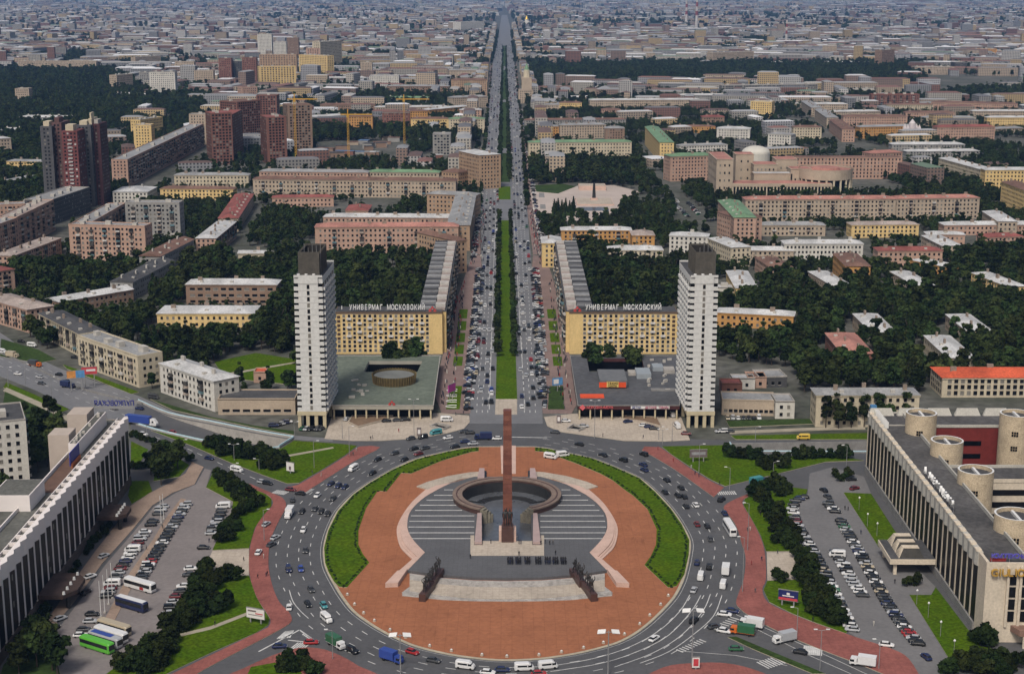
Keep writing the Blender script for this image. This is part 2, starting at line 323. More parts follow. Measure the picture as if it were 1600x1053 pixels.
patch('flower_lawn', GP([(856, 640), (882, 640), (880, 604), (858, 604)]), 0.32, GRASSD)
# lawns, pads, walks around the ring
LAWNS = {
 'L1': [(236, 673), (325, 694), (400, 704), (438, 702), (460, 689), (532, 694), (558, 697), (540, 711), (505, 733), (467, 755), (449, 756), (412, 743), (362, 724), (300, 697)],
 'L2': [(332, 740), (372, 757), (412, 770), (424, 780), (424, 791), (411, 806), (398, 825), (389, 857), (332, 860), (347, 826), (362, 800), (364, 784), (322, 762)],
 'L3': [(372, 901), (387, 900), (389, 900), (400, 932), (410, 950), (421, 967), (419, 977), (400, 989), (330, 1020), (250, 1058), (160, 1058), (225, 1010), (262, 990), (285, 930), (310, 905)],
 'L4': [(205, 690), (232, 703), (214, 730), (204, 728)],
 'L5': [(243, 728), (278, 716), (296, 727), (280, 745), (240, 752)],
 'L6': [(205, 752), (232, 752), (238, 768), (206, 788), (200, 775)],
 'L7': [(60, 985), (80, 1000), (95, 1058), (0, 1058), (5, 1040)],
 'L8': [(2, 530), (60, 547), (88, 562), (60, 568), (0, 557)],
 'L9': [(10, 598), (70, 624), (108, 640), (95, 645), (40, 622), (5, 606)],
 'L10': [(8, 612), (40, 626), (80, 645), (100, 660), (60, 668), (0, 660)],
 'L11': [(98, 570), (140, 584), (217, 613), (205, 616), (150, 594), (105, 577)],
 'L12': [(235, 624), (330, 652), (400, 666), (460, 674), (460, 680), (400, 669), (325, 653), (270, 641)],
 'L13': [(335, 566), (400, 552), (462, 562), (462, 602), (400, 596), (350, 590)],
 'R1': [(1034, 698), (1130, 696), (1146, 711), (1320, 715), (1350, 720), (1290, 722), (1200, 744), (1133, 760), (1111, 750), (1085, 734), (1050, 711)],
 'R2': [(1164, 780), (1185, 770), (1237, 762), (1262, 765), (1258, 778), (1235, 790), (1240, 830), (1252, 861), (1197, 862), (1189, 838), (1175, 812), (1162, 790)],
 'R3': [(1199, 908), (1250, 906), (1270, 930), (1300, 960), (1325, 985), (1322, 990), (1276, 974), (1238, 959), (1202, 941), (1193, 922)],
 'R4': [(1318, 770), (1361, 772), (1411, 850), (1373, 855)],
 'R5': [(1421, 930), (1455, 930), (1462, 918), (1532, 1010), (1562, 1016), (1560, 1030), (1490, 1041)],
 'R6': [(1135, 658), (1265, 655), (1285, 662), (1140, 668)],
 'R7': [(1142, 681), (1355, 677), (1355, 687), (1150, 687)],
}
for k, v in LAWNS.items(): patch('lawn', GP(v), 0.24, GRASS if k not in ('L7', 'L8', 'L10', 'L12', 'R6') else GRASSD, ms=KERB)
patch('pavement', GS([(562, 698), (594, 699), (575, 710), (550, 723), (512, 747), (487, 763), (472, 771), (450, 763), (467, 757), (505, 735), (540, 713)], 2, True), 0.2, REDP, ms=KERB)
patch('pavement', GP([(1003, 704), (1007, 698), (1031, 699), (1050, 712), (1082, 735), (1110, 752), (1131, 762), (1115, 777), (1100, 766), (1075, 748), (1050, 731), (1025, 716)]), 0.2, REDP, ms=KERB)
lp_in = GS([(392, 757), (425, 771), (442, 779), (447, 792), (437, 812), (424, 840), (420, 862), (420, 890), (427, 920), (437, 942), (450, 955), (456, 967), (451, 976), (425, 991), (400, 1004), (320, 1046), (300, 1060)], 3)
lp_out = GS([(255, 1060), (400, 990), (420, 979), (422, 967), (411, 950), (400, 931), (390, 898), (390, 860), (399, 826), (412, 806), (425, 791), (425, 781), (412, 771), (372, 757)], 3)
patch('pavement', lp_in + lp_out, 0.28, REDP, ms=KERB)
rp_in = GS([(1210, 760), (1192, 764), (1150, 780), (1131, 792), (1137, 803), (1150, 822), (1159, 850), (1165, 872), (1162, 905), (1155, 925), (1150, 942), (1156, 951), (1170, 962), (1200, 979), (1250, 1002), (1300, 1022), (1340, 1037), (1400, 1062)], 3)
rp_out = GS([(1440, 1062), (1420, 1030), (1395, 1015), (1340, 997), (1320, 990), (1275, 975), (1237, 960), (1200, 942), (1191, 921), (1197, 905), (1195, 865), (1188, 840), (1174, 812), (1161, 790), (1163, 780), (1185, 770)], 3)
patch('pavement', rp_in + rp_out, 0.28, REDP, ms=KERB)
patch('pavement', GS([(380, 1045), (450, 1016), (495, 1013), (530, 1024), (560, 1041), (590, 1064), (360, 1064)], 3, True), 0.26, REDP, ms=KERB)
patch('lawn', GP([(392, 1043), (430, 1036), (470, 1050), (480, 1070), (380, 1070)]), 0.32, GRASS)
patch('pavement', GS([(990, 1066), (1037, 1043), (1075, 1037), (1125, 1036), (1162, 1042), (1200, 1055), (1215, 1068)], 3, False), 0.26, REDP, ms=KERB)
patch('traffic_island', GP([(1137, 996), (1150, 995), (1200, 1016), (1290, 1053), (1270, 1053), (1180, 1016)]), 0.24, GRASSD, ms=KERB)
patch('stone_pad', GP([(332, 861), (389, 858), (389, 899), (332, 901), (318, 893)]), 0.2, PALE)
patch('stone_pad', GP([(1198, 863), (1246, 863), (1257, 905), (1199, 907)]), 0.2, PALE)
patch('stone_walk', GP([(300, 722), (318, 730), (304, 757), (270, 770), (238, 790), (205, 830), (160, 880), (120, 935), (80, 985), (66, 982), (110, 915), (150, 860), (205, 790), (235, 770), (265, 755), (290, 740)]), 0.2, mat('stone_walk', (0.27, 0.20, 0.155), 0.9, 0.18, 0.1, 0.2, coord='World', fine=0.12))
patch('car_park', GP([(330, 735), (322, 762), (364, 784), (362, 800), (332, 861), (318, 893), (330, 902), (310, 905), (285, 930), (262, 990), (225, 1010), (160, 1058), (90, 1058), (85, 990), (125, 938), (165, 882), (210, 830), (240, 792), (275, 770), (306, 757), (320, 732)]), 0.10, LOT, excl=True)
patch('car_park', GP([(1265, 740), (1300, 730), (1350, 745), (1361, 771), (1318, 770), (1373, 856), (1411, 851), (1425, 880), (1462, 917), (1455, 929), (1420, 929), (1490, 1042), (1500, 1062), (1440, 1062), (1420, 1030), (1395, 1015), (1340, 997), (1325, 987), (1300, 960), (1270, 930), (1250, 905), (1246, 862), (1235, 800), (1240, 785), (1262, 772)]), 0.10, LOTG)
dv = GP([(283, 779), (291, 781), (262, 836), (231, 880), (207, 915), (180, 968), (152, 1005), (146, 1002), (172, 952), (203, 895), (238, 845), (262, 806)])
patch('parking_divider', dv, 0.24, mat('stone_walk', (0, 0, 0)), ms=KERB)
patch('footpath', GP([(387, 957), (389, 961), (330, 984), (283, 995), (281, 991), (330, 979)]), 0.30, PATHM)
patch('footpath', GP([(140, 674), (1285, 670)][:0] + [(1140, 674), (1290, 668), (1352, 668), (1352, 671), (1290, 672), (1140, 678)]), 0.30, PATHM)
patch('footpath', GP([(447, 712), (520, 699), (522, 701), (448, 715)]), 0.30, PATHM)
patch('footpath', GP([(10, 606), (70, 632), (115, 655), (110, 660), (60, 636), (5, 611)]), 0.30, PATHM)
patch('footpath', GP([(360, 583), (462, 566), (462, 568), (361, 586)]), 0.30, PATHM)
# ---------------------------------------------------------------- the oval island
isl = [(750, 698), (725, 700), (700, 705), (650, 717), (612, 734), (575, 755), (550, 773), (526, 799), (511, 830), (504.5, 857), (506, 880), (511, 895), (520, 912), (532, 932), (550, 955), (575, 974), (600, 989), (625, 1001), (650, 1011), (700, 1023), (750, 1030), (792, 1032.5),
       (845, 1030), (900, 1022), (950, 1010), (977, 1000), (1002, 985), (1026, 965), (1050, 940), (1062, 922), (1071, 900), (1078, 868), (1079, 845), (1067, 820), (1050, 795), (1025, 768), (1000, 747), (962, 730), (925, 716), (875, 705), (855, 700.5), (834, 698)]
ISL = GS(isl, 3)
patch('island_kerb', ISL, 0.20, KERB, holes=[COURT])
patch('brick_plaza', inset(ISL, 0.9), 0.26, PINK, holes=[COURT])
patch('pale_walk', GP([(783.5, 741), (790, 741), (790.5, 697), (782, 697)]), 0.32, PGRAN, z0=0.2)
patch('pale_walk', GP([(796, 741), (806, 741), (806, 697), (798, 697)]), 0.32, PGRAN, z0=0.2)
lawnL = [(748, 700), (725, 702), (700, 706.5), (651, 718.5), (613, 735), (577, 756), (552, 774), (528, 800), (513, 830), (506.5, 857), (508, 880), (513, 894), (522, 910), (530, 918), (542, 919), (577, 880), (567, 867), (560, 852), (560, 830), (572, 795), (590, 768), (604, 769), (627, 740), (642, 741), (690, 721), (737, 707), (748, 706)]
lawnR = [(836, 700), (855, 702), (875, 706.5), (925, 717), (961, 731), (999, 748), (1023, 769), (1048, 796), (1065, 820), (1077, 845), (1076, 868), (1069, 899), (1057, 917), (1044, 919), (1007, 884), (1017, 870), (1025, 852), (1026, 828), (1012, 797), (990, 776), (977, 767), (958, 752), (938, 741), (900, 725), (850, 707), (836, 706)]
for q in (lawnL, lawnR):
    G_ = GP(q); patch('lawn', G_, 0.4, GRASS, ms=KERB)
    hd = inset(G_, 1.0); loop = hd + [hd[0]]; m = MB()
    for i in range(len(loop) - 1):
        L_ = (loop[i + 1] - loop[i]).length; n_ = max(1, int(L_ / 1.6))
        for k in range(n_):
            p = loop[i].lerp(loop[i + 1], (k + random.random()) / n_); r = 0.42 + 0.22 * random.random()
            m.cyl(p.x + random.uniform(-.25, .25), p.y + random.uniform(-.25, .25), 0.35, 0.55 + 0.4 * random.random(), r, r * 0.55, 6)
    m.build('hedge', HEDGE, label='dark clipped hedge edging the %s crescent lawn of the island' % ('left' if q is lawnL else 'right'), cat='hedge')
# lane paint on the ring road
def dashes(m, line, dash, gap, w, z, start=0.0):
    acc = start; seg = []
    cum = [0.0]
    for i in range(len(line) - 1): cum.append(cum[-1] + (line[i + 1] - line[i]).length)
    def at(s):
        for i in range(len(line) - 1):
            if cum[i + 1] >= s: return line[i].lerp(line[i + 1], (s - cum[i]) / max(1e-6, cum[i + 1] - cum[i]))
        return line[-1]
    s = start
    while s + dash < cum[-1]:
        n_ = max(1, int(dash / 3)); pts = [at(s + dash * k / n_) for k in range(n_ + 1)]
        if (pts[0] - pts[-1]).length > 0.3: m.strip(pts, w, z)
        s += dash + gap
base = ccw(ISL); i0 = max(range(len(base)), key=lambda i: base[i].y if base[i].x < COURT_C.x else -1e9); base = base[i0:] + base[:i0]
lm = MB()
def ring_line(d):
    o = offset_line(base, -d, True); return o
for k, d in enumerate((4.3, 8.0, 11.7, 15.4)):
    ln = ring_line(d)
    lnA = [q for q in ln if q.y > P(790, 1010).y]        # upper stretch, broken line
    n = len(ln); half = [q for q in ln]
    L1 = [q for q in half if not (q.y > P(792, 690 - d * 0.9).y and abs(q.x - COURT_C.x) < 22)]
    dashes(lm, L1, 3.0, 5.6 if k < 3 else 7.5, 0.26, 0.11, k * 2.0)
lm.strip(ring_line(0.75) + [ring_line(0.75)[0]], 0.12, 0.10)
for q in ([(1078, 929), (1062, 955), (1030, 985), (985, 1010), (930, 1028), (860, 1040), (792, 1043)], [(1095, 930), (1080, 955), (1045, 992), (1000, 1016), (940, 1036), (860, 1049)],
          [(1110, 928), (1098, 955), (1065, 992), (1020, 1020), (960, 1042)], [(1128, 930), (1115, 962), (1085, 990), (1045, 1018), (1000, 1036)], [(452, 922), (458, 940), (470, 955), (482, 966)]):
    lm.strip(GS(q, 4), 0.26, 0.105)
for a, b in (((404, 1018), (468, 984)), ((468, 984), (492, 1001)), ((450, 1000), (480, 1003))): lm.strip(GP([a, b]), 0.5, 0.10)
for k in range(7): lm.strip(GP([(433 + k * 3.2, 998 - k * 0.3), (447 + k * 1.9, 986 - k * 0.2)]), 0.45, 0.10)
for k in range(6): lm.strip(GP([(453 + k * 4.6, 1014 - k * 0.5), (466 + k * 4.2, 1004 - k * 0.2)]), 0.45, 0.10)
for k in range(9): lm.strip(GP([(475 + k * 2.3, 989.5 + k * 1.5), (473 + k * 2.3, 992 + k * 1.5)]), 0.5, 0.10)
def zebra(p, q, n, w=0.45, ln=4.0):
    A, B_ = P(*p), P(*q); d = (B_ - A); t = d.normalized(); nrm = Vector((-t.y, t.x))
    for k in range(n): o = A + d * (k + 0.5) / n; lm.strip([o - nrm * ln / 2, o + nrm * ln / 2], w, 0.135)
zebra((428, 768), (448, 771), 8); zebra((470, 774), (488, 764), 10, 0.4, 2.2); zebra((1120, 771), (1150, 770), 9); zebra((1255, 1015), (1285, 1018), 10, .5, 6); zebra((1228, 1028), (1190, 1040), 9, .5, 5)
zebra((752, 514), (771, 514), 12); zebra((808, 514), (836, 514), 12); zebra((750, 320), (778, 320), 12); zebra((1118, 985), (1150, 965), 8, .5, 3); zebra((1060, 1018), (1100, 1000), 9, .5, 2.5)
for q in ([(1150, 960), (1200, 983), (1300, 1028), (1360, 1056)], [(1160, 972), (1260, 1022), (1330, 1053)], [(1060, 1017), (1150, 1024), (1230, 1040)], [(232, 668), (200, 660)]): lm.strip(GP(q), 0.22, 0.14)
for off in (0.28, 0.5, 0.72):        # avenue lanes
    for side in (0, 1):
        ln = []
        for y in (645, 624, 560, 480, 400, 330, 250, 180, 120):
            f = lambda l, y: next(a[0] + (b[0] - a[0]) * (y - a[1]) / (b[1] - a[1]) for a, b in zip(l, l[1:]) if b[1] <= y <= a[1])
            mw = 16.5 * (y + 25) / 650
            a_, b_ = (f(avL, y), 790 - mw) if side == 0 else (791.5 + mw, f(avR, y))
            ln.append((a_ + (b_ - a_) * off, y))
        dashes(lm, GP(ln), 4, 7, 0.3, 0.16)
ed = lambda a: GP(a)
lm.strip(GP([(764.5, 640), (766, 594), (768.8, 508), (771, 420), (775, 338)]), 0.3, 0.16); lm.strip(GP([(820, 640), (817.5, 594), (812.5, 508), (808, 420), (803, 345)]), 0.3, 0.16)
for q in ([(0, 545), (60, 572), (120, 597), (190, 618), (262, 644)], [(0, 572), (60, 598), (140, 630), (205, 652)], [(0, 560), (60, 585), (130, 614), (195, 636)]): dashes(lm, GS(q, 4), 4, 6, 0.25, 0.16)
dashes(lm, GS([(205, 672), (275, 694), (325, 716), (375, 738), (430, 762)], 4), 4, 4, 0.3, 0.11)
lm.strip(GP([(795, 683), (855, 684)]), 0.7, 0.10)
lm.build('lane_marking', WHITE, kind='structure')
bar = thing('crash_barrier', 'grey steel crash barrier along the highway median at left', 'barrier')
MB().wall(GS([(0, 553), (45, 571), (120, 606), (192, 625), (222, 632)], 4), 0.3, 0.1, 0.95).build('rail', CONCD, bar)
# ================================================================ THE MONUMENT
XC = COURT_C.x
PH = 1.15                                             # platform height
rimO = [(651, 762), (666, 766), (645, 785), (630, 805), (620.5, 825), (621, 842), (626, 857), (635, 867), (646, 877)]
rimI = [(664, 868), (647, 850), (638, 835), (636.5, 822), (640, 806), (652, 791), (670, 777), (700, 761), (712, 757)]
def mir(l): return [(2 * 792.6 - x, y) for x, y in l]
for sgn, lab in ((0, 'left'), (1, 'right')):
    o_, i_ = (rimO[1:], rimI) if sgn == 0 else (mir(rimO[1:]), mir(rimI))
    root = thing('memorial_steps', 'curved pink granite steps edging the %s side of the memorial floor' % lab, 'steps')
    so_, si_ = GS(o_, 4), GS(i_, 4)
    for k, (t, z) in enumerate(((0.0, 0.62), (0.16, 0.86), (0.30, PH + .07))):
        sp = so_ if t == 0 else [a.lerp(si_[min(len(si_) - 1, int((1 - i / (len(so_) - 1)) * (len(si_) - 1)))], t) for i, a in enumerate(so_)]
        MB().prism(sp + si_, 0.15, z).build('step', PGRAN, root)
    fl = [(646, 877), (664, 868), (637, 896), (622, 918), (602, 919), (621, 899)]
    fl = fl if sgn == 0 else mir(fl)
    MB().prism(GP([fl[0], fl[1], fl[2], fl[5]]), 0.15, PH + 0.1).build('flank_wall', PGRAN, root)
    MB().prism(GP([fl[5], fl[2], fl[3], fl[4]]), 0.15, PH + 0.6).build('end_block', PGRAN, root)
wedge = [(651, 762), (668, 755), (700, 746), (735, 740), (752, 739), (752, 746), (722, 750), (700, 757), (674, 771), (666, 766)]
patch('pale_terrace', GP(wedge), 0.7, PALE, z0=0.1); patch('pale_terrace', GP(mir(wedge)), 0.7, PALE, z0=0.1)
floor_l = [(664, 868), (647, 850), (638, 835), (636.5, 822), (640, 806), (652, 791), (670, 777), (700, 761), (712, 757), (740, 749)]
front = [(637, 896), (690, 903), (740, 907), (792.6, 908)]
fp = GS(floor_l, 3) + GP(list(reversed(mir(floor_l)))) + GP(mir(front))[0:3] + GP(list(reversed(front)))
patch('memorial_floor', fp, PH, GREYP, z0=0.1, holes=[COURT])
fl_root = bpy.data.objects['memorial_floor']
def xedge(y):          # inner edge of the rim at a photo row
    for a, b in zip(rimI, rimI[1:]):
        if min(a[1], b[1]) <= y <= max(a[1], b[1]): return a[0] + (b[0] - a[0]) * (y - a[1]) / (b[1] - a[1])
    return 700
sm = {}
for y in (765, 773.5, 781, 789, 797, 805.5, 814, 823, 832, 841):
    for s in (0, 1):
        x0 = xedge(y) + 1.5; x1 = 741 if y > 800 else (708 if y < 790 else 722)
        if y in (765, 773.5, 781, 789): x1 = {765: 708, 773.5: 707, 781: 711, 789: 720}[y]
        a, b = (P(x0, y, PH), P(x1, y, PH)) if s == 0 else (P(2 * 792.6 - x1, y, PH), P(2 * 792.6 - x0, y, PH))
        MB().strip([a, b], 0.62, PH + 0.012).build('stripe', WHITE, fl_root)
patch('pale_landing', GP([(735, 841), (741, 841), (741, 850), (845, 850), (845, 841), (850, 841), (850, 873), (735, 873)]), PH + 0.03, PALE, z0=0.1)
st = thing('front_steps', 'broad grey granite steps across the front of the memorial', 'steps')
fr = lambda d, z: [P(x, y + d, z) for x, y in ((640, 896), (690, 903), (740, 907), (792.6, 908), (845, 907), (895, 903), (945, 896))]
STEPM = mat('grey_granite_step', (0.32, 0.30, 0.275), 0.8, 0.35, 0.5, 0.3, coord='World', fine=0.25)
for k in range(4):
    z = PH - 0.06 - 0.12 * k; MB().prism(fr(-1, PH) + list(reversed(fr(2.4 + 2.2 * k, z))), 0.1, z).build('step', STEPM, st)
MB().prism(fr(2, 0.6) + list(reversed(fr(27, .6))), 0.1, 0.655).build('landing', PALE, st)
for k in range(3):
    z = 0.6 - 0.12 * k; MB().prism(fr(20, 0.6) + list(reversed([P(x, y, z) for x, y in ((628, 925 + 2.6 * k), (690, 930.5 + 3 * k), (740, 932.5 + 3 * k), (792.6, 933 + 3 * k), (845, 932.5 + 3 * k), (895, 930.5 + 3 * k), (957, 925 + 2.6 * k))])), 0.1, z).build('step', STEPM, st)
# sunken court and the broken ring
CF = -2.2
court = thing('sunken_court', 'sunken dark stone court inside the granite ring', 'court', (0, 0, 0))
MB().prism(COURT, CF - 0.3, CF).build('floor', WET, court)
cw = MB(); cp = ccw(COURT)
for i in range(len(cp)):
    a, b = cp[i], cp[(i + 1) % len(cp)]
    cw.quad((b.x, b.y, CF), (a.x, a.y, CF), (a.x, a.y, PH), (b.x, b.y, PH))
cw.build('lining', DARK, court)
for k in range(4):      # steps up to the back wall of the court
    r0, r1 = 9.5 - k * 0 + k * 0.9, 16.2; pts = [COURT_C + Vector((r0 * math.cos(a), r0 * math.sin(a))) for a in np.linspace(R(25), R(155), 14)] + [COURT_C + Vector((r1 * math.cos(a), r1 * math.sin(a))) for a in np.linspace(R(155), R(25), 14)]
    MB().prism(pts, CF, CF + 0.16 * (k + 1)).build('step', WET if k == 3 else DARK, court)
nst = 9
for k in range(nst):    # stair down from the front
    y0 = YF - 0.0 + k * 0.75; MB().box(XC - 8.5, y0, CF, XC + 8.5, y0 + 0.75, PH - 0.05 - (PH - CF) * (k + 0.5) / nst).build('step', WET, court)
ring = thing('granite_ring', 'broken ring wall of dark red granite around the sunken court', 'memorial ring', (COURT_C.x, COURT_C.y, 0))
RT = 3.3; A0 = R(29)
def arc(r, n=64, a0=A0): return [Vector((r * math.cos(a), r * math.sin(a))) for a in np.linspace(-math.pi / 2 + a0, 1.5 * math.pi - a0, n)]
MB().prism(arc(19.6) + list(reversed(arc(16.45))), CF, RT - 0.5).build('wall', DGRAN, ring)
MB().prism(arc(19.9) + list(reversed(arc(16.35))), RT - 0.5, RT, bottom=True).build('rim', RIMG, ring)
MB().prism(arc(18.6) + list(reversed(arc(18.2))), RT, RT + 0.12).build('rim_moulding', DGRAN, ring)
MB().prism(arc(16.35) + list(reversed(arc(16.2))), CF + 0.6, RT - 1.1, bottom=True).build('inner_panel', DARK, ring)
for sgn in (-1, 1):     # torn ends of the ring
    a = -math.pi / 2 + sgn * A0; pr = []
    for k, (da, rr0, rr1, zt) in enumerate(((0, 16.4, 19.6, RT - .3), (3.2, 16.5, 19.0, RT - .9), (6.0, 16.2, 18.0, RT - 1.6), (8.5, 16.0, 17.2, RT - 2.4))):
        b0 = a - sgn * R(da); b1 = a - sgn * R(da + 3.4)
        q = [Vector((r * math.cos(t), r * math.sin(t))) for r, t in ((rr0, b0), (rr1, b0), (rr1 - .5, b1), (rr0 + .2, b1))]
        pr.append((q, zt))
    m = MB()
    for q, zt in pr: m.prism(q, CF, zt)
    m.build('torn_end', mat('torn_granite', (0.17, 0.155, 0.12), 0.8, 0.4, 0.9, 0.3), ring)
for sx in (-1, 1):
    w_ = thing('court_parapet', 'long pale pink granite parapet on the %s side of the court stair' % ('left' if sx < 0 else 'right'), 'parapet')
    a, b = (P(746, 801, 2.3), P(752.5, 801, 2.3)) if sx < 0 else (P(833, 801, 2.3), P(839.5, 801, 2.3)); c_, d = (P(753, 846, 2.3), P(741.5, 846, 2.3)) if sx < 0 else (P(845, 846, 2.3), P(832.5, 846, 2.3))
    MB().prism([a, b, c_, d], 0.2, 2.3).build('wall', mat('mauve_granite', (0.36, 0.27, 0.25), 0.6, 0.12, 0.3, 0.4, coord='World'), w_)
    MB().prism(inset([a, b, c_, d], -0.15), 0.2, PH + 0.25).build('plinth', DARK, w_)
    t = thing('stair_block', 'pale granite stair block behind the ring, %s of the obelisk' % ('left' if sx < 0 else 'right'), 'stair block')
    q = [(746, 746), (757, 746), (757, 731), (749, 731)] if sx < 0 else [(828, 746), (839, 746), (836, 731), (828, 731)]
    MB().prism([P(x, y, 2.4) for x, y in q], 0.2, 2.4).build('wall', mat('mauve_granite', (0, 0, 0)), t)
    q2 = [(757, 744), (760, 744), (760, 735), (757, 735)] if sx < 0 else [(825, 744), (828, 744), (828, 735), (825, 735)]
    MB().prism([P(x, y, 1) for x, y in q2], 0.2, 1.0).build('doorway', DARK, t)
# obelisk
ob = P(793, 841); OBH = height_at(793, 640, 841)
o = thing('obelisk', 'tall slender red granite obelisk in the middle of the memorial', 'obelisk', (ob.x, ob.y, PH))
zz = PH; n_ = 26
hh = (OBH - PH) / n_
cache = {}
for k in range(n_):
    wd = 1.62 - 0.26 * k / n_
    MB().box(-wd, -wd, k * hh, wd, wd, (k + 1) * hh - 0.05).build('block', [RGRAN, mat('red_granite_pale', (0.18, 0.072, 0.048), 0.5, 0.3, 0.4, 0.5, coord='World', fine=0.3), mat('red_granite_deep', (0.13, 0.046, 0.031), 0.5, 0.3, 0.4, 0.5, coord='World', fine=0.3)][random.choice((0, 0, 1, 2))], o)
MB().box(-1.3, -1.3, 0, 1.3, 1.3, n_ * hh - 0.3).build('core', RGRAN, o)
bp = P(793, 849)
pd = thing('statue_group', 'pair of bronze figures on a dark red plinth before the obelisk', 'statue', (bp.x, bp.y - 0.5, PH + 0.03))
MB().box(-2.0, -1.6, 0, 2.0, 2.4, 5.4).build('plinth', DGRAN, pd)
for sx in (-2.9, 2.05): MB().box(sx, -0.9, 0, sx + .85, 4.2, 4.0).build('side_slab', PGRAN, pd)
VICTORS = pd
# ================================================================ ORDINARY BUILDINGS
WALLC = {'y': ('yellow', (0.60, 0.44, 0.20)), 'o': ('orange', (0.45, 0.245, 0.085)), 'p': ('pink', (0.40, 0.265, 0.20)), 'b': ('beige', (0.38, 0.31, 0.235)), 'g': ('grey', (0.26, 0.255, 0.24)),
         'w': ('white', (0.52, 0.50, 0.45)), 'r': ('red brick', (0.185, 0.09, 0.068)), 'n': ('brown', (0.235, 0.16, 0.115)), 'k': ('dark grey', (0.07, 0.07, 0.072)), 'c': ('cream', (0.47, 0.41, 0.30)), 't': ('tan', (0.34, 0.235, 0.155))}
ROOFC = {'W': ('white', (0.43, 0.43, 0.42)), 'S': ('grey', (0.25, 0.25, 0.245)), 'D': ('dark', (0.060, 0.060, 0.062)), 'R': ('red', (0.21, 0.066, 0.054)), 'B': ('brown', (0.15, 0.085, 0.062)),
         'G': ('green', (0.14, 0.235, 0.13)), 'O': ('orange red', (0.46, 0.082, 0.034)), 'P': ('pink', (0.34, 0.16, 0.125)), 'M': ('patchy', (0.30, 0.25, 0.22))}
def wallm(k): return mat('plaster_' + WALLC[k][0].replace(' ', '_'), WALLC[k][1], 0.9, 0.16, 0.08, 0.2, fine=0.10)
def roofm(k):
    c = ROOFC[k][1]
    return mat('roof_' + ROOFC[k][0].replace(' ', '_'), c, 0.6 if k in 'WSG' else 0.85, 0.3 if k in 'WS' else 0.35, 0.07, 0.35, fine=0.22)
SILL = mat('sill', (0.5, 0.47, 0.42), 0.8, 0.1, 1.0)
RUST = mat('balcony_panel', (0.30, 0.25, 0.21), 0.8, 0.5, 0.3, 0.2)
BALM = [RUST, mat('balcony_dark', (0.06, 0.055, 0.05), 0.8, 0.4, 0.4), mat('balcony_pale', (0.45, 0.43, 0.40), 0.8, 0.2, 0.4), mat('balcony_teal', (0.10, 0.17, 0.19), 0.8, 0.3, 0.4), GLASS]
_wm = {}
def window_mesh(w, h, frame=True):
    k = (round(w, 2), round(h, 2))
    if k not in _wm:
        m = MB(); f = 0.09
        m.quad((-w / 2, -0.03, 0), (w / 2, -0.03, 0), (w / 2, -0.03, h), (-w / 2, -0.03, h), 0)
        m.box(-w / 2 - f, -0.10, -f, w / 2 + f, 0.0, 0, 1); m.box(-w / 2 - f, -0.08, h, w / 2 + f, 0.0, h + f, 1)
        m.box(-w / 2 - f, -0.08, 0, -w / 2, 0, h, 1); m.box(w / 2, -0.08, 0, w / 2 + f, 0, h, 1)
        _wm[k] = [m.mesh('window', [g_, FRAME]) for g_ in (GLASS, GLASS, GLASS, GLASS2)]
    return random.choice(_wm[k])
def face_frames(L, D):
    # (origin, along, outward normal, length) for front, left end, right end
    return [((0, 0), (1, 0), (0, -1), L), ((0, D), (0, -1), (-1, 0), D), ((L, 0), (0, 1), (1, 0), D)]
def window_grid(L, D, h, fl, sp, ww=1.35, wh=1.55, z0=1.0, faces=(0, 1, 2), skip=None, proud=0.05, balc=0, sill=False):
    m = MB(); bm_ = MB(); fh = (h - 0.9) / fl
    for fi in faces:
        (ox, oy), (ax, ay), (nx, ny), ln = face_frames(L, D)[fi]
        if ln < 4: continue
        n = max(1, int((ln - 1.2) / sp)); s0 = (ln - (n - 1) * sp) / 2
        if fi and D < 14: n = min(n, 3)
        for i in range(n):
            s = s0 + i * sp
            bal = balc and fi == 0 and (i % balc == balc // 2)
            for f in range(fl):
                if skip and skip(fi, i, f, n): continue
                z = z0 + f * fh; q = []
                hw = ww / 2
                for (ds, dz) in ((-hw, 0), (hw, 0), (hw, wh), (-hw, wh)):
                    q.append((ox + ax * (s + ds) + nx * proud, oy + ay * (s + ds) + ny * proud, z + dz))
                m.quad(*q, 0 if random.random() < 0.8 else 1)
                if sill:
                    q = [(ox + ax * (s + ds) + nx * pr, oy + ay * (s + ds) + ny * pr, z - 0.12 + dz) for ds, dz, pr in ((-hw - .15, 0, .16), (hw + .15, 0, .16), (hw + .15, .14, .16), (-hw - .15, .14, .16))]
                    m.quad(*q, 2)
                if bal and f > 0:
                    c0 = (ox + ax * (s - 1.5), oy + ay * (s - 1.5)); c1 = (ox + ax * (s + 1.5) + nx * 1.1, oy + ay * (s + 1.5) + ny * 1.1)
                    bm_.box(min(c0[0], c1[0]), min(c0[1], c1[1]), z - 1.05, max(c0[0], c1[0]), max(c0[1], c1[1]), z + 0.05, random.choice((0, 0, 1, 1, 2, 3)))
                    if random.random() < .6: bm_.box(min(c0[0], c1[0]) + .1, min(c0[1], c1[1]) + .1, z + 0.05, max(c0[0], c1[0]) - .1, max(c0[1], c1[1]) - .05, z + 1.5, random.choice((4, 4, 1)))
    return m, bm_
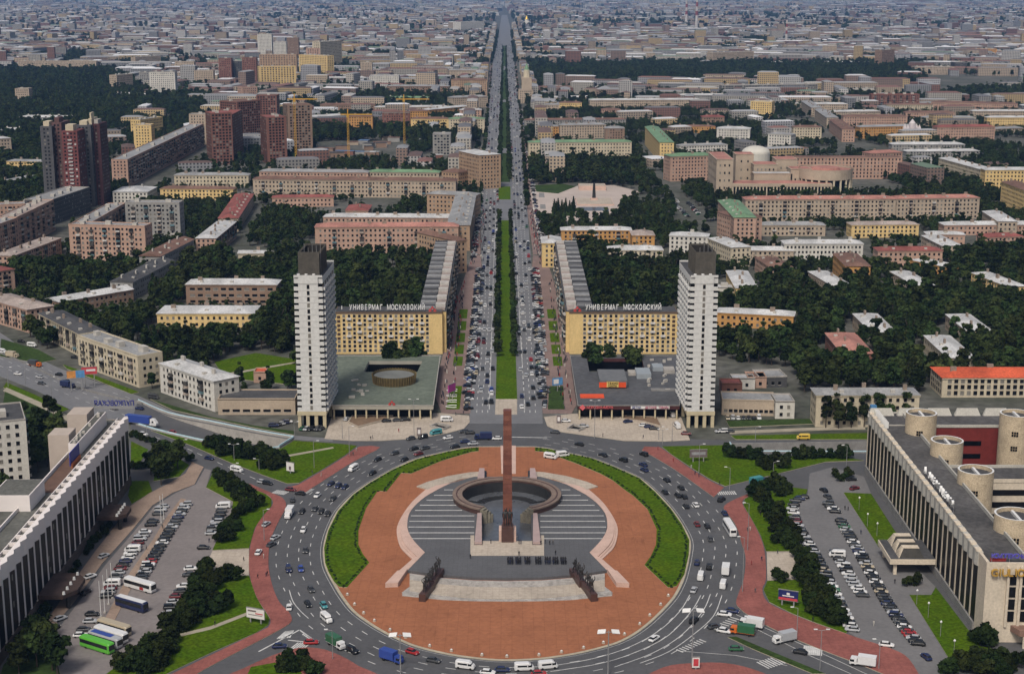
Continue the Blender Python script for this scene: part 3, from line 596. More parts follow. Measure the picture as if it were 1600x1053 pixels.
def roof_mesh(L, D, h, style, oh=0.6, rise=None):
    m = MB()
    if style == 'flat':
        m.quad((0, 0, h - 0.05), (L, 0, h - 0.05), (L, D, h - 0.05), (0, D, h - 0.05))
        return m
    rise = rise or min(2.3, D * 0.14); a, b, c, d = (-oh, -oh, h), (L + oh, -oh, h), (L + oh, D + oh, h), (-oh, D + oh, h)
    if L >= D: i = min(D * 0.5, L * 0.3) if style == 'hip' else -oh; r0, r1 = (i, D / 2, h + rise), (L - i, D / 2, h + rise)
    else: i = min(L * 0.5, D * 0.3) if style == 'hip' else -oh; r0, r1 = (L / 2, i, h + rise), (L / 2, D - i, h + rise)
    n = len(m.v); m.v += [a, b, c, d, r0, r1]
    fs = [(0, 1, 5, 4), (1, 2, 5), (2, 3, 4, 5), (3, 0, 4), (3, 2, 1, 0)] if L >= D else [(0, 1, 4), (1, 2, 5, 4), (2, 3, 5), (3, 0, 4, 5), (3, 2, 1, 0)]
    for q in fs: m.f.append(tuple(n + k for k in q)); m.m.append(0)
    return m
_ch = MB().box(-.5, -.5, 0, .5, .5, 1).mesh('chimney', mat('chimney_brick', (0.24, 0.19, 0.15), 0.9, 0.3, 0.5))
_ch2 = MB().box(-.5, -.5, 0, .5, .5, 1).mesh('chimney', mat('chimney_plaster', (0.40, 0.38, 0.34), 0.9, 0.2, 0.5))
BUILT = []
def rect(p1, p2, D, pad=0):
    u = (p2 - p1).normalized(); n = Vector((-u.y, u.x)); RECTS.append((p1.x, p1.y, u.x, u.y, (p2 - p1).length, D))
def frame_of(p1, p2): return (p1.x, p1.y, 0), math.atan2(p2.y - p1.y, p2.x - p1.x), (p2 - p1).length
def house(x1, y1, x2, y2, b, D, wc, rc, style='hip', sp=3.2, fl=None, name='apartment_building', cat='building', label=None, balc=0, fh=3.3, ww=1.35, wh=1.6, detail=True, hh=None, shape=None):
    h = hh or max(5.0, min(95.0, height_at(x1, y1, b)))
    p1, p2 = P(x1, y1, h), P(x2, y2, h); loc, rz, L = frame_of(p1, p2)
    fl = fl or max(1, round((h - 0.8) / fh)); rect(p1, p2, D)
    t = thing(name, label or '', cat, loc, rz)
    bx = MB(); bx.box(0, 0, -0.5, L, D, h - (0.0 if style == 'flat' else 0.02), bottom=False)
    if style == 'flat': bx.f.pop(); bx.m.pop()
    bx.build('wall', wallm(wc), t)
    near = p1.y < 1250
    if fl > 0:
        wn, bl = window_grid(L, D, h, fl, sp, ww, wh, z0=1.1 if fl > 1 else 1.3, balc=balc, sill=near)
        if wn.v: wn.build('window_grid', [GLASS, GLASS2, SILL], t, kind='stuff')
        if bl.v: bl.build('balcony_bank', BALM, t, kind='stuff')
    roof_mesh(L, D, h, style).build('roof', roofm(rc), t)
    if style == 'flat':
        m = MB(); w_ = 0.35
        m.box(0, 0, h - .3, L, w_, h + .5); m.box(0, D - w_, h - .3, L, D, h + .5); m.box(0, w_, h - .3, w_, D - w_, h + .5); m.box(L - w_, w_, h - .3, L, D - w_, h + .5)
        m.build('parapet', CONC if wc in 'gwk' else wallm(wc), t)
    else:
        MB().box(-.35, -.35, h - .75, L + .35, 0.0, h - .06).build('cornice', wallm(wc) if wc != 'r' else CONC, t)
    nch = max(1, min(7, int(max(L, D) / 14))) if detail else 0
    long_x = L >= D
    for k in range(nch):
        s = ((k + 0.5 + random.uniform(-.15, .15)) / nch); big = style == 'flat'
        dx, dy = (s * L, D * random.choice((0.35, 0.6))) if long_x else (L * random.choice((0.35, 0.6)), s * D)
        sc = (random.uniform(3, 5), random.uniform(2.2, 3.4), random.uniform(1.8, 2.8)) if big else (random.uniform(1.6, 3.0), random.uniform(.8, 1.2), 3.6)
        if not long_x: sc = (sc[1], sc[0], sc[2])
        link('roof_hut' if big else 'chimney', _ch2 if wc in 'wg' or big else _ch, t, (dx, dy, h - 0.1), 0, scale=sc)
    if style != 'flat' and near and random.random() < 0.8:          # dormers
        for k in range(max(1, int(L / 16))) if long_x else ():
            link('dormer', _ch2, t, ((k + 0.5) * L / max(1, int(L / 16)), D * 0.2, h + 0.3), 0, scale=(1.8, 1.8, 1.3))
    BUILT.append(dict(o=t, x=(x1 + x2) / 2, y=y1, Y=p1.y, w=wc, r=rc, fl=fl, L=L, D=D, h=h, auto=label is None, cat=cat))
    return t
NUM = ['zero', 'one', 'two', 'three', 'four', 'five', 'six', 'seven', 'eight', 'nine', 'ten', 'eleven', 'twelve']
# x1,y1,x2,y2 eave line in the photo; base row; depth; wall; roof; style ; options
H = [
 # left of the avenue, near to far
 (249, 567, 334, 595.5, 613, 13, 'w', 'W', 'hip', dict(balc=4, label='white five-storey block with white metal roof beside the highway')),
 (120, 524, 215, 557.5, 570, 13, 'c', 'S', 'flat', dict(balc=3, label='cream five-storey block with grey flat roof beside the highway')),
 (60, 489, 127, 523, 524, 13, 'c', 'D', 'hip', dict(balc=3, label='cream five-storey block with dark roof behind the grey-roofed one')),
 (-25, 465, 42, 484, 500, 16, 'p', 'M', 'hip', dict(balc=3, label='pink and yellow block with patchy roof at left edge by the highway')),
 (40, 655.6, 32, 629, 690, 13, 'w', 'D', 'flat', dict(hh=27, balc=3, label='tall slab with many balconies behind the left hotel')),
 (290, 444.5, 432, 445, 476, 16, 'n', 'W', 'hip', dict(sp=4.6, ww=3.0, fl=3, name='school_building', label='brown school with wide windows and white roof in the wood')),
 (245, 490, 396, 490, 512, 22, 'y', 'W', 'hip', dict(fl=2, name='school_building', label='low yellow school with long white roof hidden by trees')),
 (92, 472, 208, 452, 492, 14, 'n', 'W', 'gable', dict(fl=2, label='long low brown shed with white gable roof left of the wood')),
 (207, 441, 272, 407, 468, 14, 'g', 'D', 'gable', dict(label='grey five-storey block with dark gable roof at left')),
 (250, 401, 303, 374, 430, 14, 'g', 'B', 'gable', dict(label='grey block with rusty brown gable roof at left')),
 (337, 372.5, 369, 346, 400, 14, 'p', 'W', 'hip', dict(balc=3, label='pink block with white roof receding up the left wood')),
 (372, 341, 396, 303, 362, 15, 'b', 'R', 'hip', dict(label='beige block with patchy red roof left of the pink blocks')),
 (372, 396, 422, 396, 412, 10, 'c', 'W', 'gable', dict(fl=1, label='small cream house with white roof in the left wood')),
 (107, 351, 226, 354, 406, 13, 'p', 'S', 'flat', dict(balc=3, label='pink nine-storey block with roof huts at left')),
 (195, 317, 280, 317.5, 373, 13, 'g', 'S', 'flat', dict(balc=3, label='grey nine-storey block with long balconies at left')),
 (140, 350, 196, 318, 402, 13, 'p', 'S', 'flat', dict(balc=3, label='pink slanting wing joining the two nine-storey blocks')),
 (27, 340, 84, 312.5, 391, 14, 'p', 'M', 'flat', dict(balc=4, label='pink nine-storey block with dull red roof at left edge')),
 (-40, 365, 27, 341, 420, 14, 'p', 'S', 'flat', dict(balc=4, label='pink nine-storey block cut by the left picture edge')),
 (-30, 322, 60, 318, 350, 14, 'p', 'S', 'flat', dict(balc=4)),
 (80, 313, 140, 293, 352, 22, 'k', 'S', 'flat', dict(label='dark glazed office block at foot of tall dark tower')),
 (20, 400, 95, 372, 430, 14, 'p', 'M', 'hip', dict(balc=4)),
 (-30, 428, 22, 420, 460, 15, 'p', 'R', 'hip', dict(balc=3)),
 (10, 252, 68, 253, 268, 12, 'y', 'S', 'hip', {}), (12, 285, 60, 275, 298, 12, 'b', 'S', 'hip', {}),
 (199, 250, 318, 194, 293, 15, 'p', 'S', 'flat', dict(balc=3, label='long pink nine-storey block receding beside a green boulevard')),
 (208, 196, 236, 196, 238, 16, 'y', 'S', 'flat', {}), (219, 188, 254, 183, 216, 14, 'y', 'S', 'flat', {}), (295, 179, 321, 179, 226, 16, 'b', 'S', 'flat', {}),
 (272, 274, 388, 274, 292, 14, 'c', 'S', 'hip', {}), (250, 295, 364, 296, 312, 14, 'y', 'B', 'hip', {}),
 (230, 300, 245, 292, 318, 30, 'w', 'W', 'hip', {}),
 (395, 280, 712, 283, 307, 15, 'b', 'B', 'hip', dict(balc=5, label='long beige block with brown roof left of the avenue')),
 (405, 268, 575, 270, 286, 15, 'p', 'S', 'hip', {}), (575, 269, 686, 270, 287, 15, 'b', 'G', 'hip', {}),
 (425, 309, 521, 308, 324, 12, 'p', 'R', 'hip', {}),
 (540, 329, 575, 329, 345, 32, 'p', 'R', 'hip', dict(label='small block with bright red patched roof behind the long pink block')),
 (505, 339, 738, 341, 362, 15, 'p', 'W', 'hip', dict(label='long pink block with white roof set behind its twin')),
 (492, 355, 716, 354, 396, 15, 'p', 'P', 'hip', dict(balc=6, label='long pink seven-storey block with pink roof left of the avenue')),
 (667, 303, 742, 306, 338, 15, 't', 'S', 'hip', {}), (680, 312, 716, 312, 330, 14, 't', 'W', 'hip', {}),
 (734, 352, 743, 306, 392, 16, 't', 'S', 'hip', dict(label='tan street wing with grey roof facing the avenue')),
 (717, 236, 749, 243, 288, 22, 't', 'W', 'hip', dict(label='tan eight-storey corner block with white zigzag roof on the avenue')),
 (690, 268, 716, 270, 292, 18, 't', 'B', 'hip', {}),
 (642, 186, 701, 186, 205, 14, 'y', 'B', 'hip', dict(balc=4)), (701, 186, 757, 186, 208, 14, 'c', 'G', 'hip', {}),
 (543, 182, 582, 182, 206, 14, 'o', 'B', 'hip', {}), (597, 176, 640, 176, 200, 14, 'r', 'B', 'hip', {}), (640, 174, 668, 174, 197, 14, 'o', 'B', 'hip', {}),
 (490, 183, 541, 180, 196, 14, 'g', 'W', 'hip', {}), (500, 164, 586, 164, 177, 14, 'n', 'B', 'hip', {}), (586, 168, 700, 167, 180, 14, 'b', 'W', 'hip', {}), (670, 172, 735, 166, 184, 14, 'o', 'W', 'hip', {}), (718, 172, 752, 172, 190, 14, 'p', 'W', 'hip', {}),
 (602, 153, 671, 153, 164, 14, 'g', 'G', 'hip', {}), (706, 153, 762, 151, 170, 16, 'b', 'S', 'hip', {}), (492, 149, 522, 149, 163, 18, 'g', 'W', 'hip', {}),
 (495, 134, 586, 134, 147, 15, 'n', 'S', 'hip', {}), (605, 135, 702, 135, 149, 15, 'n', 'S', 'hip', {}), (705, 125, 761, 125, 150, 18, 't', 'B', 'hip', {}),
 (577, 119, 623, 119, 140, 30, 'w', 'W', 'flat', {}), (503, 122, 573, 122, 134, 14, 'g', 'W', 'hip', {}), (535, 110, 642, 110, 120, 14, 'g', 'W', 'hip', {}),
 (563, 98, 581, 98, 121, 16, 'b', 'S', 'flat', {}), (700, 110, 745, 110, 122, 16, 'b', 'S', 'hip', {}), (710, 100, 761, 100, 110, 14, 'g', 'W', 'hip', {}), (648, 112, 692, 112, 121, 14, 'g', 'W', 'hip', {}),
 (572, 86, 626, 86, 97, 16, 'g', 'W', 'hip', {}), (630, 79, 682, 79, 93, 16, 't', 'S', 'hip', {}), (687, 83, 728, 83, 94, 16, 'b', 'W', 'hip', {}), (725, 76, 748, 76, 88, 20, 'p', 'B', 'hip', {}),
 (405, 105, 462, 104, 143, 18, 'y', 'S', 'flat', dict(sp=5, ww=2.6, wh=1.9, label='broad yellow high-rise with a banner in the far left cluster')),
 (405, 86, 463, 86, 128, 18, 't', 'M', 'flat', dict(sp=5, ww=2.4)), (467, 86, 511, 88, 121, 18, 'y', 'S', 'flat', dict(sp=5, ww=2.4)), (500, 66, 534, 64, 112, 20, 'c', 'W', 'flat', dict(sp=5, ww=2.4)), (478, 76, 500, 76, 112, 18, 'p', 'S', 'flat', dict(sp=5, ww=2.4)),
 (402, 54, 424, 54, 104, 20, 'w', 'W', 'flat', dict(label='white high-rise tower at back of far left cluster')), (427, 66, 447, 66, 100, 20, 'w', 'W', 'flat', {}), (448, 60, 466, 60, 98, 20, 'n', 'D', 'flat', {}),
 (532, 72, 567, 72, 83, 20, 'o', 'S', 'flat', {}), (341, 92, 361, 92, 137, 18, 'r', 'B', 'flat', {}), (362, 96, 378, 96, 136, 16, 'k', 'D', 'flat', {}), (378, 91, 400, 91, 140, 18, 'r', 'B', 'flat', {}),
 (378, 137, 402, 136, 166, 16, 'p', 'B', 'flat', {}),
 (28, 96, 150, 96, 113, 14, 'b', 'S', 'flat', dict(label='long beige slab above the wood at far left')), (211, 90, 251, 88, 109, 14, 'b', 'S', 'flat', {}), (182, 118, 207, 116, 144, 16, 'b', 'S', 'flat', {}),
 (217, 114, 233, 114, 136, 16, 'g', 'D', 'flat', {}), (233, 113, 273, 113, 153, 18, 'w', 'D', 'flat', dict(label='white and grey striped tower block above the left wood')), (273, 97, 303, 97, 120, 16, 'b', 'S', 'flat', {}), (303, 111, 333, 111, 139, 16, 'b', 'S', 'flat', {}),
 (23, 139, 45, 139, 164, 18, 'b', 'S', 'flat', dict(label='lone beige tower block in the far left wood')), (30, 183, 116, 184, 192, 16, 'g', 'W', 'hip', {}), (0, 203, 39, 203, 212, 16, 'g', 'W', 'hip', {}), (-20, 218, 17, 216, 245, 14, 'b', 'W', 'hip', {}),
 (720, 35, 756, 34, 53, 40, 'w', 'W', 'flat', dict(sp=5, label='white office slab far up the left side of the avenue')),
 (85, 146, 140, 146, 151, 20, 'g', 'W', 'hip', {}), (165, 146, 228, 149, 153, 20, 'n', 'W', 'hip', {}), (275, 142, 305, 142, 147, 20, 'g', 'W', 'hip', {}),
 # right of the avenue
 (877, 360, 987, 360, 380, 14, 'o', 'W', 'hip', dict(balc=5, label='orange block with white roof at right of the avenue')),
 (988, 368, 1023, 368, 388, 20, 'o', 'M', 'hip', dict(label='orange end block with patchy rusty roof')),
 (847, 380, 877, 380, 418, 26, 'y', 'W', 'hip', dict(label='yellow corner block with white roof on right kerb of avenue')),
 (951, 391, 1036, 391, 405, 16, 'c', 'W', 'hip', dict(fl=3, label='cream three-storey house with bright white roof in courtyard wood')),
 (1046, 368, 1106, 370, 396, 14, 'w', 'W', 'hip', dict(label='white five-storey block behind the right tower')), (1106, 372, 1143, 387, 402, 14, 'c', 'W', 'hip', {}),
 (1147, 340, 1191, 338, 378, 30, 'p', 'B', 'hip', dict(label='pink six-storey block with red brown roof before the palace')), (1122, 313, 1147, 340, 352, 16, 'p', 'G', 'hip', dict(label='pink wing with green roof before the palace')),
 (1190, 352, 1290, 352, 369, 14, 'b', 'S', 'hip', dict(balc=4)), (1165, 312, 1400, 311, 346, 15, 'b', 'P', 'hip', dict(balc=6, label='very long beige seven-storey block with pink roof, left part')), (1400, 311, 1531, 309, 344, 15, 'b', 'P', 'hip', dict(balc=6, label='very long beige seven-storey block with pink roof, right part')),
 (1331, 352, 1436, 351, 372, 14, 'y', 'M', 'hip', {}), (1476, 352, 1640, 351, 368, 14, 'p', 'W', 'hip', {}), (1226, 381, 1349, 381, 406, 14, 'w', 'W', 'hip', dict(sp=2.6)),
 (1144, 391, 1240, 392, 406, 14, 'b', 'W', 'hip', {}), (1180, 402, 1205, 418, 424, 14, 'p', 'B', 'hip', {}), (1372, 392, 1473, 392, 418, 14, 'p', 'R', 'hip', {}), (1422, 406, 1477, 417, 430, 12, 'o', 'W', 'hip', {}),
 (1302, 396, 1322, 416, 432, 15, 'o', 'B', 'hip', {}), (1440, 368, 1472, 384, 388, 14, 'b', 'W', 'hip', {}), (1448, 366, 1508, 367, 384, 12, 'p', 'W', 'hip', {}),
 (1540, 371, 1600, 369, 385, 14, 'p', 'R', 'hip', {}), (1535, 330, 1560, 346, 352, 14, 'b', 'W', 'hip', {}),
 (1263, 424, 1300, 446, 446, 12, 'b', 'W', 'hip', dict(fh=3.4)), (1391, 424, 1430, 446, 446, 12, 'b', 'W', 'hip', {}), (1518, 426, 1575, 448, 450, 12, 'y', 'W', 'hip', {}),
 (1333, 490, 1362, 519, 512, 13, 'b', 'W', 'hip', {}), (1478, 491, 1510, 516, 514, 13, 'b', 'W', 'hip', {}), (1444, 524, 1482, 559, 548, 13, 'c', 'W', 'hip', {}), (1290, 520, 1316, 552, 545, 15, 'r', 'P', 'hip', {}),
 (1120, 488, 1240, 494, 510, 13, 'o', 'W', 'hip', {}), (1135, 423, 1150, 450, 442, 13, 'y', 'W', 'hip', {}), (1120, 450, 1150, 450, 460, 10, 'w', 'W', 'flat', {}),
 (1473, 590, 1660, 590, 621, 20, 'c', 'O', 'hip', dict(sp=3.0, fl=3, ww=1.8, wh=2, name='school_building', label='cream school with bright orange red roof at right')),
 (1276, 617, 1437, 617, 667, 12, 'c', 'S', 'hip', dict(balc=0, label='cream five-storey block with grey roof behind right hotel')),
 (826, 223, 987, 222, 250, 15, 'c', 'G', 'hip', dict(label='cream palace-like block with green roof facing a dark park')),
 (875, 196, 947, 195, 217, 14, 'b', 'S', 'hip', {}), (845, 198, 875, 198, 216, 14, 'o', 'S', 'hip', {}), (946, 201, 976, 201, 222, 20, 'n', 'S', 'hip', {}), (820, 188, 978, 187, 200, 14, 'g', 'B', 'hip', {}),
 (874, 161, 909, 161, 173, 14, 'y', 'B', 'hip', {}), (836, 164, 874, 164, 176, 14, 'b', 'S', 'hip', {}), (922, 157, 1096, 156, 172, 15, 'b', 'W', 'hip', {}), (856, 153, 926, 152, 162, 15, 'b', 'W', 'hip', {}), (1060, 149, 1152, 149, 161, 15, 'g', 'W', 'hip', {}),
 (1128, 134, 1278, 132, 156, 15, 'g', 'S', 'flat', dict(sp=2.6, ww=1.9, wh=2.1, label='long grey slab with close window grid beside the far park')), (995, 143, 1061, 142, 153, 15, 'b', 'S', 'hip', {}), (920, 138, 992, 136, 145, 16, 'g', 'W', 'hip', {}), (828, 137, 895, 137, 147, 16, 'r', 'B', 'hip', {}),
 (940, 172, 970, 172, 182, 18, 'p', 'B', 'hip', {}), (1008, 198, 1031, 223, 226, 15, 'y', 'G', 'hip', {}), (1050, 198, 1118, 198, 208, 12, 'o', 'B', 'hip', {}), (1120, 201, 1172, 202, 222, 18, 'w', 'W', 'hip', {}), (1173, 159, 1206, 160, 184, 16, 'y', 'W', 'flat', {}),
 (1062, 228, 1137, 226, 242, 12, 'w', 'S', 'hip', {}), (1048, 245, 1121, 243, 284, 20, 'p', 'G', 'hip', {}), (1097, 183, 1132, 183, 196, 16, 'n', 'R', 'hip', {}), (1113, 83, 1178, 81, 103, 20, 'b', 'S', 'flat', {}), (1095, 96, 1112, 96, 105, 16, 'b', 'S', 'hip', {}),
 (1314, 139, 1428, 139, 149, 14, 'w', 'S', 'flat', {}), (1362, 148, 1437, 148, 170, 16, 'r', 'R', 'flat', dict(balc=3)), (1252, 158, 1268, 168.5, 172, 15, 'b', 'S', 'hip', {}), (1273, 171, 1292, 184, 187, 15, 'b', 'S', 'hip', {}), (1296, 187, 1316, 202, 206, 15, 'p', 'B', 'hip', {}), (1318, 182, 1418, 182, 203, 14, 'p', 'B', 'hip', {}),
 (1300, 175, 1376, 174, 186, 14, 'b', 'W', 'hip', {}), (1270, 163, 1325, 163, 174, 14, 'b', 'W', 'hip', {}), (1415, 176, 1492, 176, 189, 14, 'p', 'B', 'hip', {}), (1385, 164, 1458, 164, 175, 14, 'c', 'B', 'hip', {}), (1344, 199, 1435, 197, 217, 14, 'o', 'S', 'hip', {}),
 (1443, 184, 1525, 184, 197, 14, 'c', 'S', 'hip', {}), (1520, 174, 1640, 174, 188, 14, 'b', 'W', 'hip', {}), (1543, 184, 1640, 184, 201, 14, 'y', 'W', 'hip', {}), (1465, 199, 1555, 198, 222, 16, 'p', 'R', 'hip', {}),
 (1394, 226, 1508, 226, 236, 16, 'g', 'W', 'hip', {}), (1417, 237, 1531, 236, 246, 14, 'g', 'W', 'hip', {}), (1467, 247, 1537, 266, 268, 15, 'c', 'W', 'hip', {}), (1540, 266, 1640, 266, 296, 15, 'y', 'W', 'hip', {}), (1565, 284, 1602, 298, 322, 16, 'y', 'B', 'hip', {}),
 (1200, 209, 1236, 211, 233, 14, 'w', 'S', 'hip', {}), (1240, 199, 1284, 199, 221, 14, 'c', 'B', 'hip', {}), (1522, 77, 1558, 77, 91, 30, 'o', 'S', 'flat', {}), (1430, 105, 1491, 105, 117, 30, 'b', 'S', 'flat', {}),
 (1378, 79, 1398, 78, 108, 18, 'n', 'S', 'flat', {}), (1492, 98, 1511, 98, 115, 30, 'k', 'D', 'flat', {}), (1455, 160, 1590, 163, 172, 15, 'p', 'B', 'hip', {}), (1490, 204, 1600, 200, 212, 14, 'b', 'S', 'hip', {}), (1360, 240, 1410, 238, 272, 15, 'p', 'P', 'hip', {}),
 (808, 74, 862, 74, 82, 25, 'b', 'W', 'flat', {}), (808, 80, 862, 80, 88, 25, 'b', 'W', 'flat', {}), (808, 88, 920, 88, 94, 20, 'g', 'W', 'hip', {}), (925, 78, 970, 78, 86, 40, 'g', 'W', 'hip', {}), (996, 85, 1060, 88, 94, 40, 'g', 'W', 'hip', {}), (998, 63, 1050, 60, 70, 40, 'w', 'S', 'flat', {}),
 (946, 86, 962, 86, 97, 25, 'o', 'S', 'flat', {}), (1205, 98, 1365, 98, 104, 25, 'g', 'W', 'hip', {}), (1210, 86, 1265, 86, 92, 25, 'g', 'W', 'hip', {}),
]
for (x1, y1, x2, y2, b, D, wc, rc, st_, kw) in H: house(x1, y1, x2, y2, b, D, wc, rc, st_, **kw)
# ================================================================ LANDMARK BUILDINGS
WPANEL = mat('white_panel', (0.53, 0.53, 0.51), 0.85, 0.10, 0.06, 0.2, fine=0.10)
YELP = wallm('y')
REDM = mat('red_panel', (0.30, 0.035, 0.03), 0.7, 0.2, 0.5)
_lm = {}
def letter_mesh(ch, m):
    k = (ch, m.name)
    if k not in _lm:
        me = GLYPH[ch].copy(); me.materials.clear(); me.materials.append(m); me.name = 'letter'; _lm[k] = me
    return _lm[k]
def lettering(parent, text, x0, y, z, length, size, m, mirror=False, along=1, wide=1.0, rack=True):
    n = len(text); d = length / n
    for i, ch in enumerate(text):
        if ch == ' ': continue
        o_ = link('letter', letter_mesh(ch, m), parent, (x0 + (i + 0.5) * d * along, y, z)); o_.rotation_euler = (math.pi / 2, 0, math.pi if mirror else 0); o_.scale = (size * wide, size, size * 2)
    if rack:
        for f in np.linspace(0.02, 0.98, max(3, n // 3)):
            MB().box(x0 + along * length * f - .06, y + .15, z - 1.6, x0 + along * length * f + .06, y + .27, z + size * .7).build('rack_post', METAL, parent)
        MB().box(min(x0, x0 + along * length), y + .1, z - .05, max(x0, x0 + along * length), y + .2, z + .07).build('rack_rail', METAL, parent)
# ---- two towers
def tower(p1, p2, D, h, sides, label):
    loc, rz, L = frame_of(p1, p2); rect(p1, p2, D)
    t = thing('tower_block', label, 'tower', loc, rz); base = 7.2; nf = 21; fh = (h - base - 3.2) / nf
    c = MB().box(1.9, 0.0, base, L - 1.9, D, h, bottom=True); c.build('wall', WPANEL, t)
    MB().box(0, .6, h - 2.8, 1.88, D - .3, h - .02).box(L - 1.88, .6, h - 2.8, L, D - .3, h - .02).build('top_band', WPANEL, t, kind='stuff')
    MB().box(0, 0.5, base, 1.88, D - .5, base + 0.02).box(L - 1.88, .5, base, L, D - .5, base + .02).build('side_soffit', CONCD, t, kind='stuff')
    MB().box(-.2, -.25, base - 1.7, L + .2, D + .2, base - 0.02).build('base_band', mat('cream_band', (0.44, 0.38, 0.25), 0.9, 0.15, 0.3), t)
    for i in range(4):
        for j in (0, 1, 2):
            MB().box(i * (L - 1.4) / 3, j * (D - 1.4) / 2, -.3, i * (L - 1.4) / 3 + 1.4, j * (D - 1.4) / 2 + 1.4, base - 1.72).build('column', mat('cream_band', (0, 0, 0)), t)
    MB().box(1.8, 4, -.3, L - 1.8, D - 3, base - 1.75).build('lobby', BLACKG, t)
    wme = window_mesh(1.25, 1.9)
    joint = MB()
    for f in range(nf):
        z = base + f * fh
        if f % 1 == 0: joint.box(1.9, -0.03, z - .04, L - 1.9, 0.02, z + .05)
        link('window', window_mesh(1.15, 1.8), t, (L / 2, 0, z + .75))
        for sx in (0, 1):
            x = 0 if sx == 0 else L - 1.88
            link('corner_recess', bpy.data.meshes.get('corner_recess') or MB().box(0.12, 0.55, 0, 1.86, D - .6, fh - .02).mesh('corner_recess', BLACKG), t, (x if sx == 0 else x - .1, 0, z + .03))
            link('balcony', bpy.data.meshes.get('tower_balcony') or MB().box(0, 0.05, 0, 1.88, 1.9, 1.62).mesh('tower_balcony', WPANEL), t, (x, 0.0, z))
        for sx in sides:      # long side: staggered white balconies over dark strips
            xw = L if sx else 0; m = MB(); nb = 6
            for b_ in range(nb):
                y0 = 1.4 + b_ * (D - 2.2) / nb; y1 = y0 + (D - 2.2) / nb * 0.62
                xa, xb = (xw - .25, xw + .85) if sx else (xw - .85, xw + .25)
                m.box(xa, y0, z + 0.0, xb, y1, z + 1.15)
                y2 = y0 + (D - 2.2) / nb * 0.70; xa, xb = (xw - .22, xw + .06) if sx else (xw - .06, xw + .22)
                m.box(xa, y2, z - .02, xb, y0 + (D - 2.2) / nb * 0.94, z + fh + .02)
            m.build('balcony_row', WPANEL, t, kind='stuff')
    joint.build('panel_joint', mat('joint_grey', (0.27, 0.27, 0.26), 0.9, 0.2, 0.5), t, kind='stuff')
    MB().box(1.6, -.1, h - 3.05, L - 1.6, 0.03, h - 2.9).build('frieze', CONCD, t)
    MB().box(.1, .7, h - .05, L - .1, D - .1, h + .12).build('roof', roofm('D'), t)
    for a in ((0.05, .02, L - .05, .32), (.05, D - .3, L - .05, D)): MB().box(a[0], a[1], h - .1, a[2], a[3], h + .75).build('parapet', WPANEL, t)
    # slatted crown, open at the top
    x0, x1, y0, y1 = 2.2, L - 1.4, 1.2, D * 0.62; H0, H1 = h + .1, h + 10.4; sl = MB()
    for k in range(26):
        s = x0 + (x1 - x0) * k / 25
        for yy in (y0, y1): sl.box(s - .16, yy - .2, H0, s + .16, yy + .2, H1)
    for k in range(22):
        s = y0 + (y1 - y0) * k / 21
        for xx in (x0, x1): sl.box(xx - .2, s - .16, H0, xx + .2, s + .16, H1)
    cr = sl.build('crown_slats', mat('crown_grey', (0.075, 0.068, 0.056), 0.8, 0.3, 0.4), t, kind='stuff')
    MB().box(x0 + .3, y0 + .3, H0, x1 - .3, y0 + .5, H1 - .6).box(x0 + .3, y1 - .5, H0, x1 - .3, y1 - .3, H1 - .6).box(x0 + .3, y0 + .5, H0, x0 + .5, y1 - .5, H1 - .6).box(x1 - .5, y0 + .5, H0, x1 - .3, y1 - .5, H1 - .6).build('crown_screen', mat('crown_dark', (0.022, 0.02, 0.018), 0.9, 0.3, 0.4), t)
    for k in range(5): MB().tube((x0 + 2 + k * 1.7, y0 + 3, H0), (x0 + 2 + k * 1.7, y0 + 3, H1 + random.uniform(1, 5)), 0.09).build('antenna', METAL, t)
    MB().box(x0 + 2.5, y0 + 2, H0, x1 - 2.5, y1 - 2, H0 + 4).build('machine_room', roofm('D'), t)
    for k in range(3): link('dish', bpy.data.meshes.get('dish') or MB().cyl(0, 0, 0, .3, .75, .5, 10).mesh('dish', LAMP), t, (2 + k * 3.2, .9, h + .9))
    return t
hT = height_at(466, 433, 668)
TWD = (P(522.5, 410, hT) - P(510.5, 434, hT)).length
tower(P(466, 668), P(510, 668.3), TWD, hT, (1,), 'slim white tower block with slatted crown, left of the avenue')
tower(P(1073, 668.3), P(1115.5, 668), TWD, hT, (0,), 'slim white tower block with slatted crown, right of the avenue')
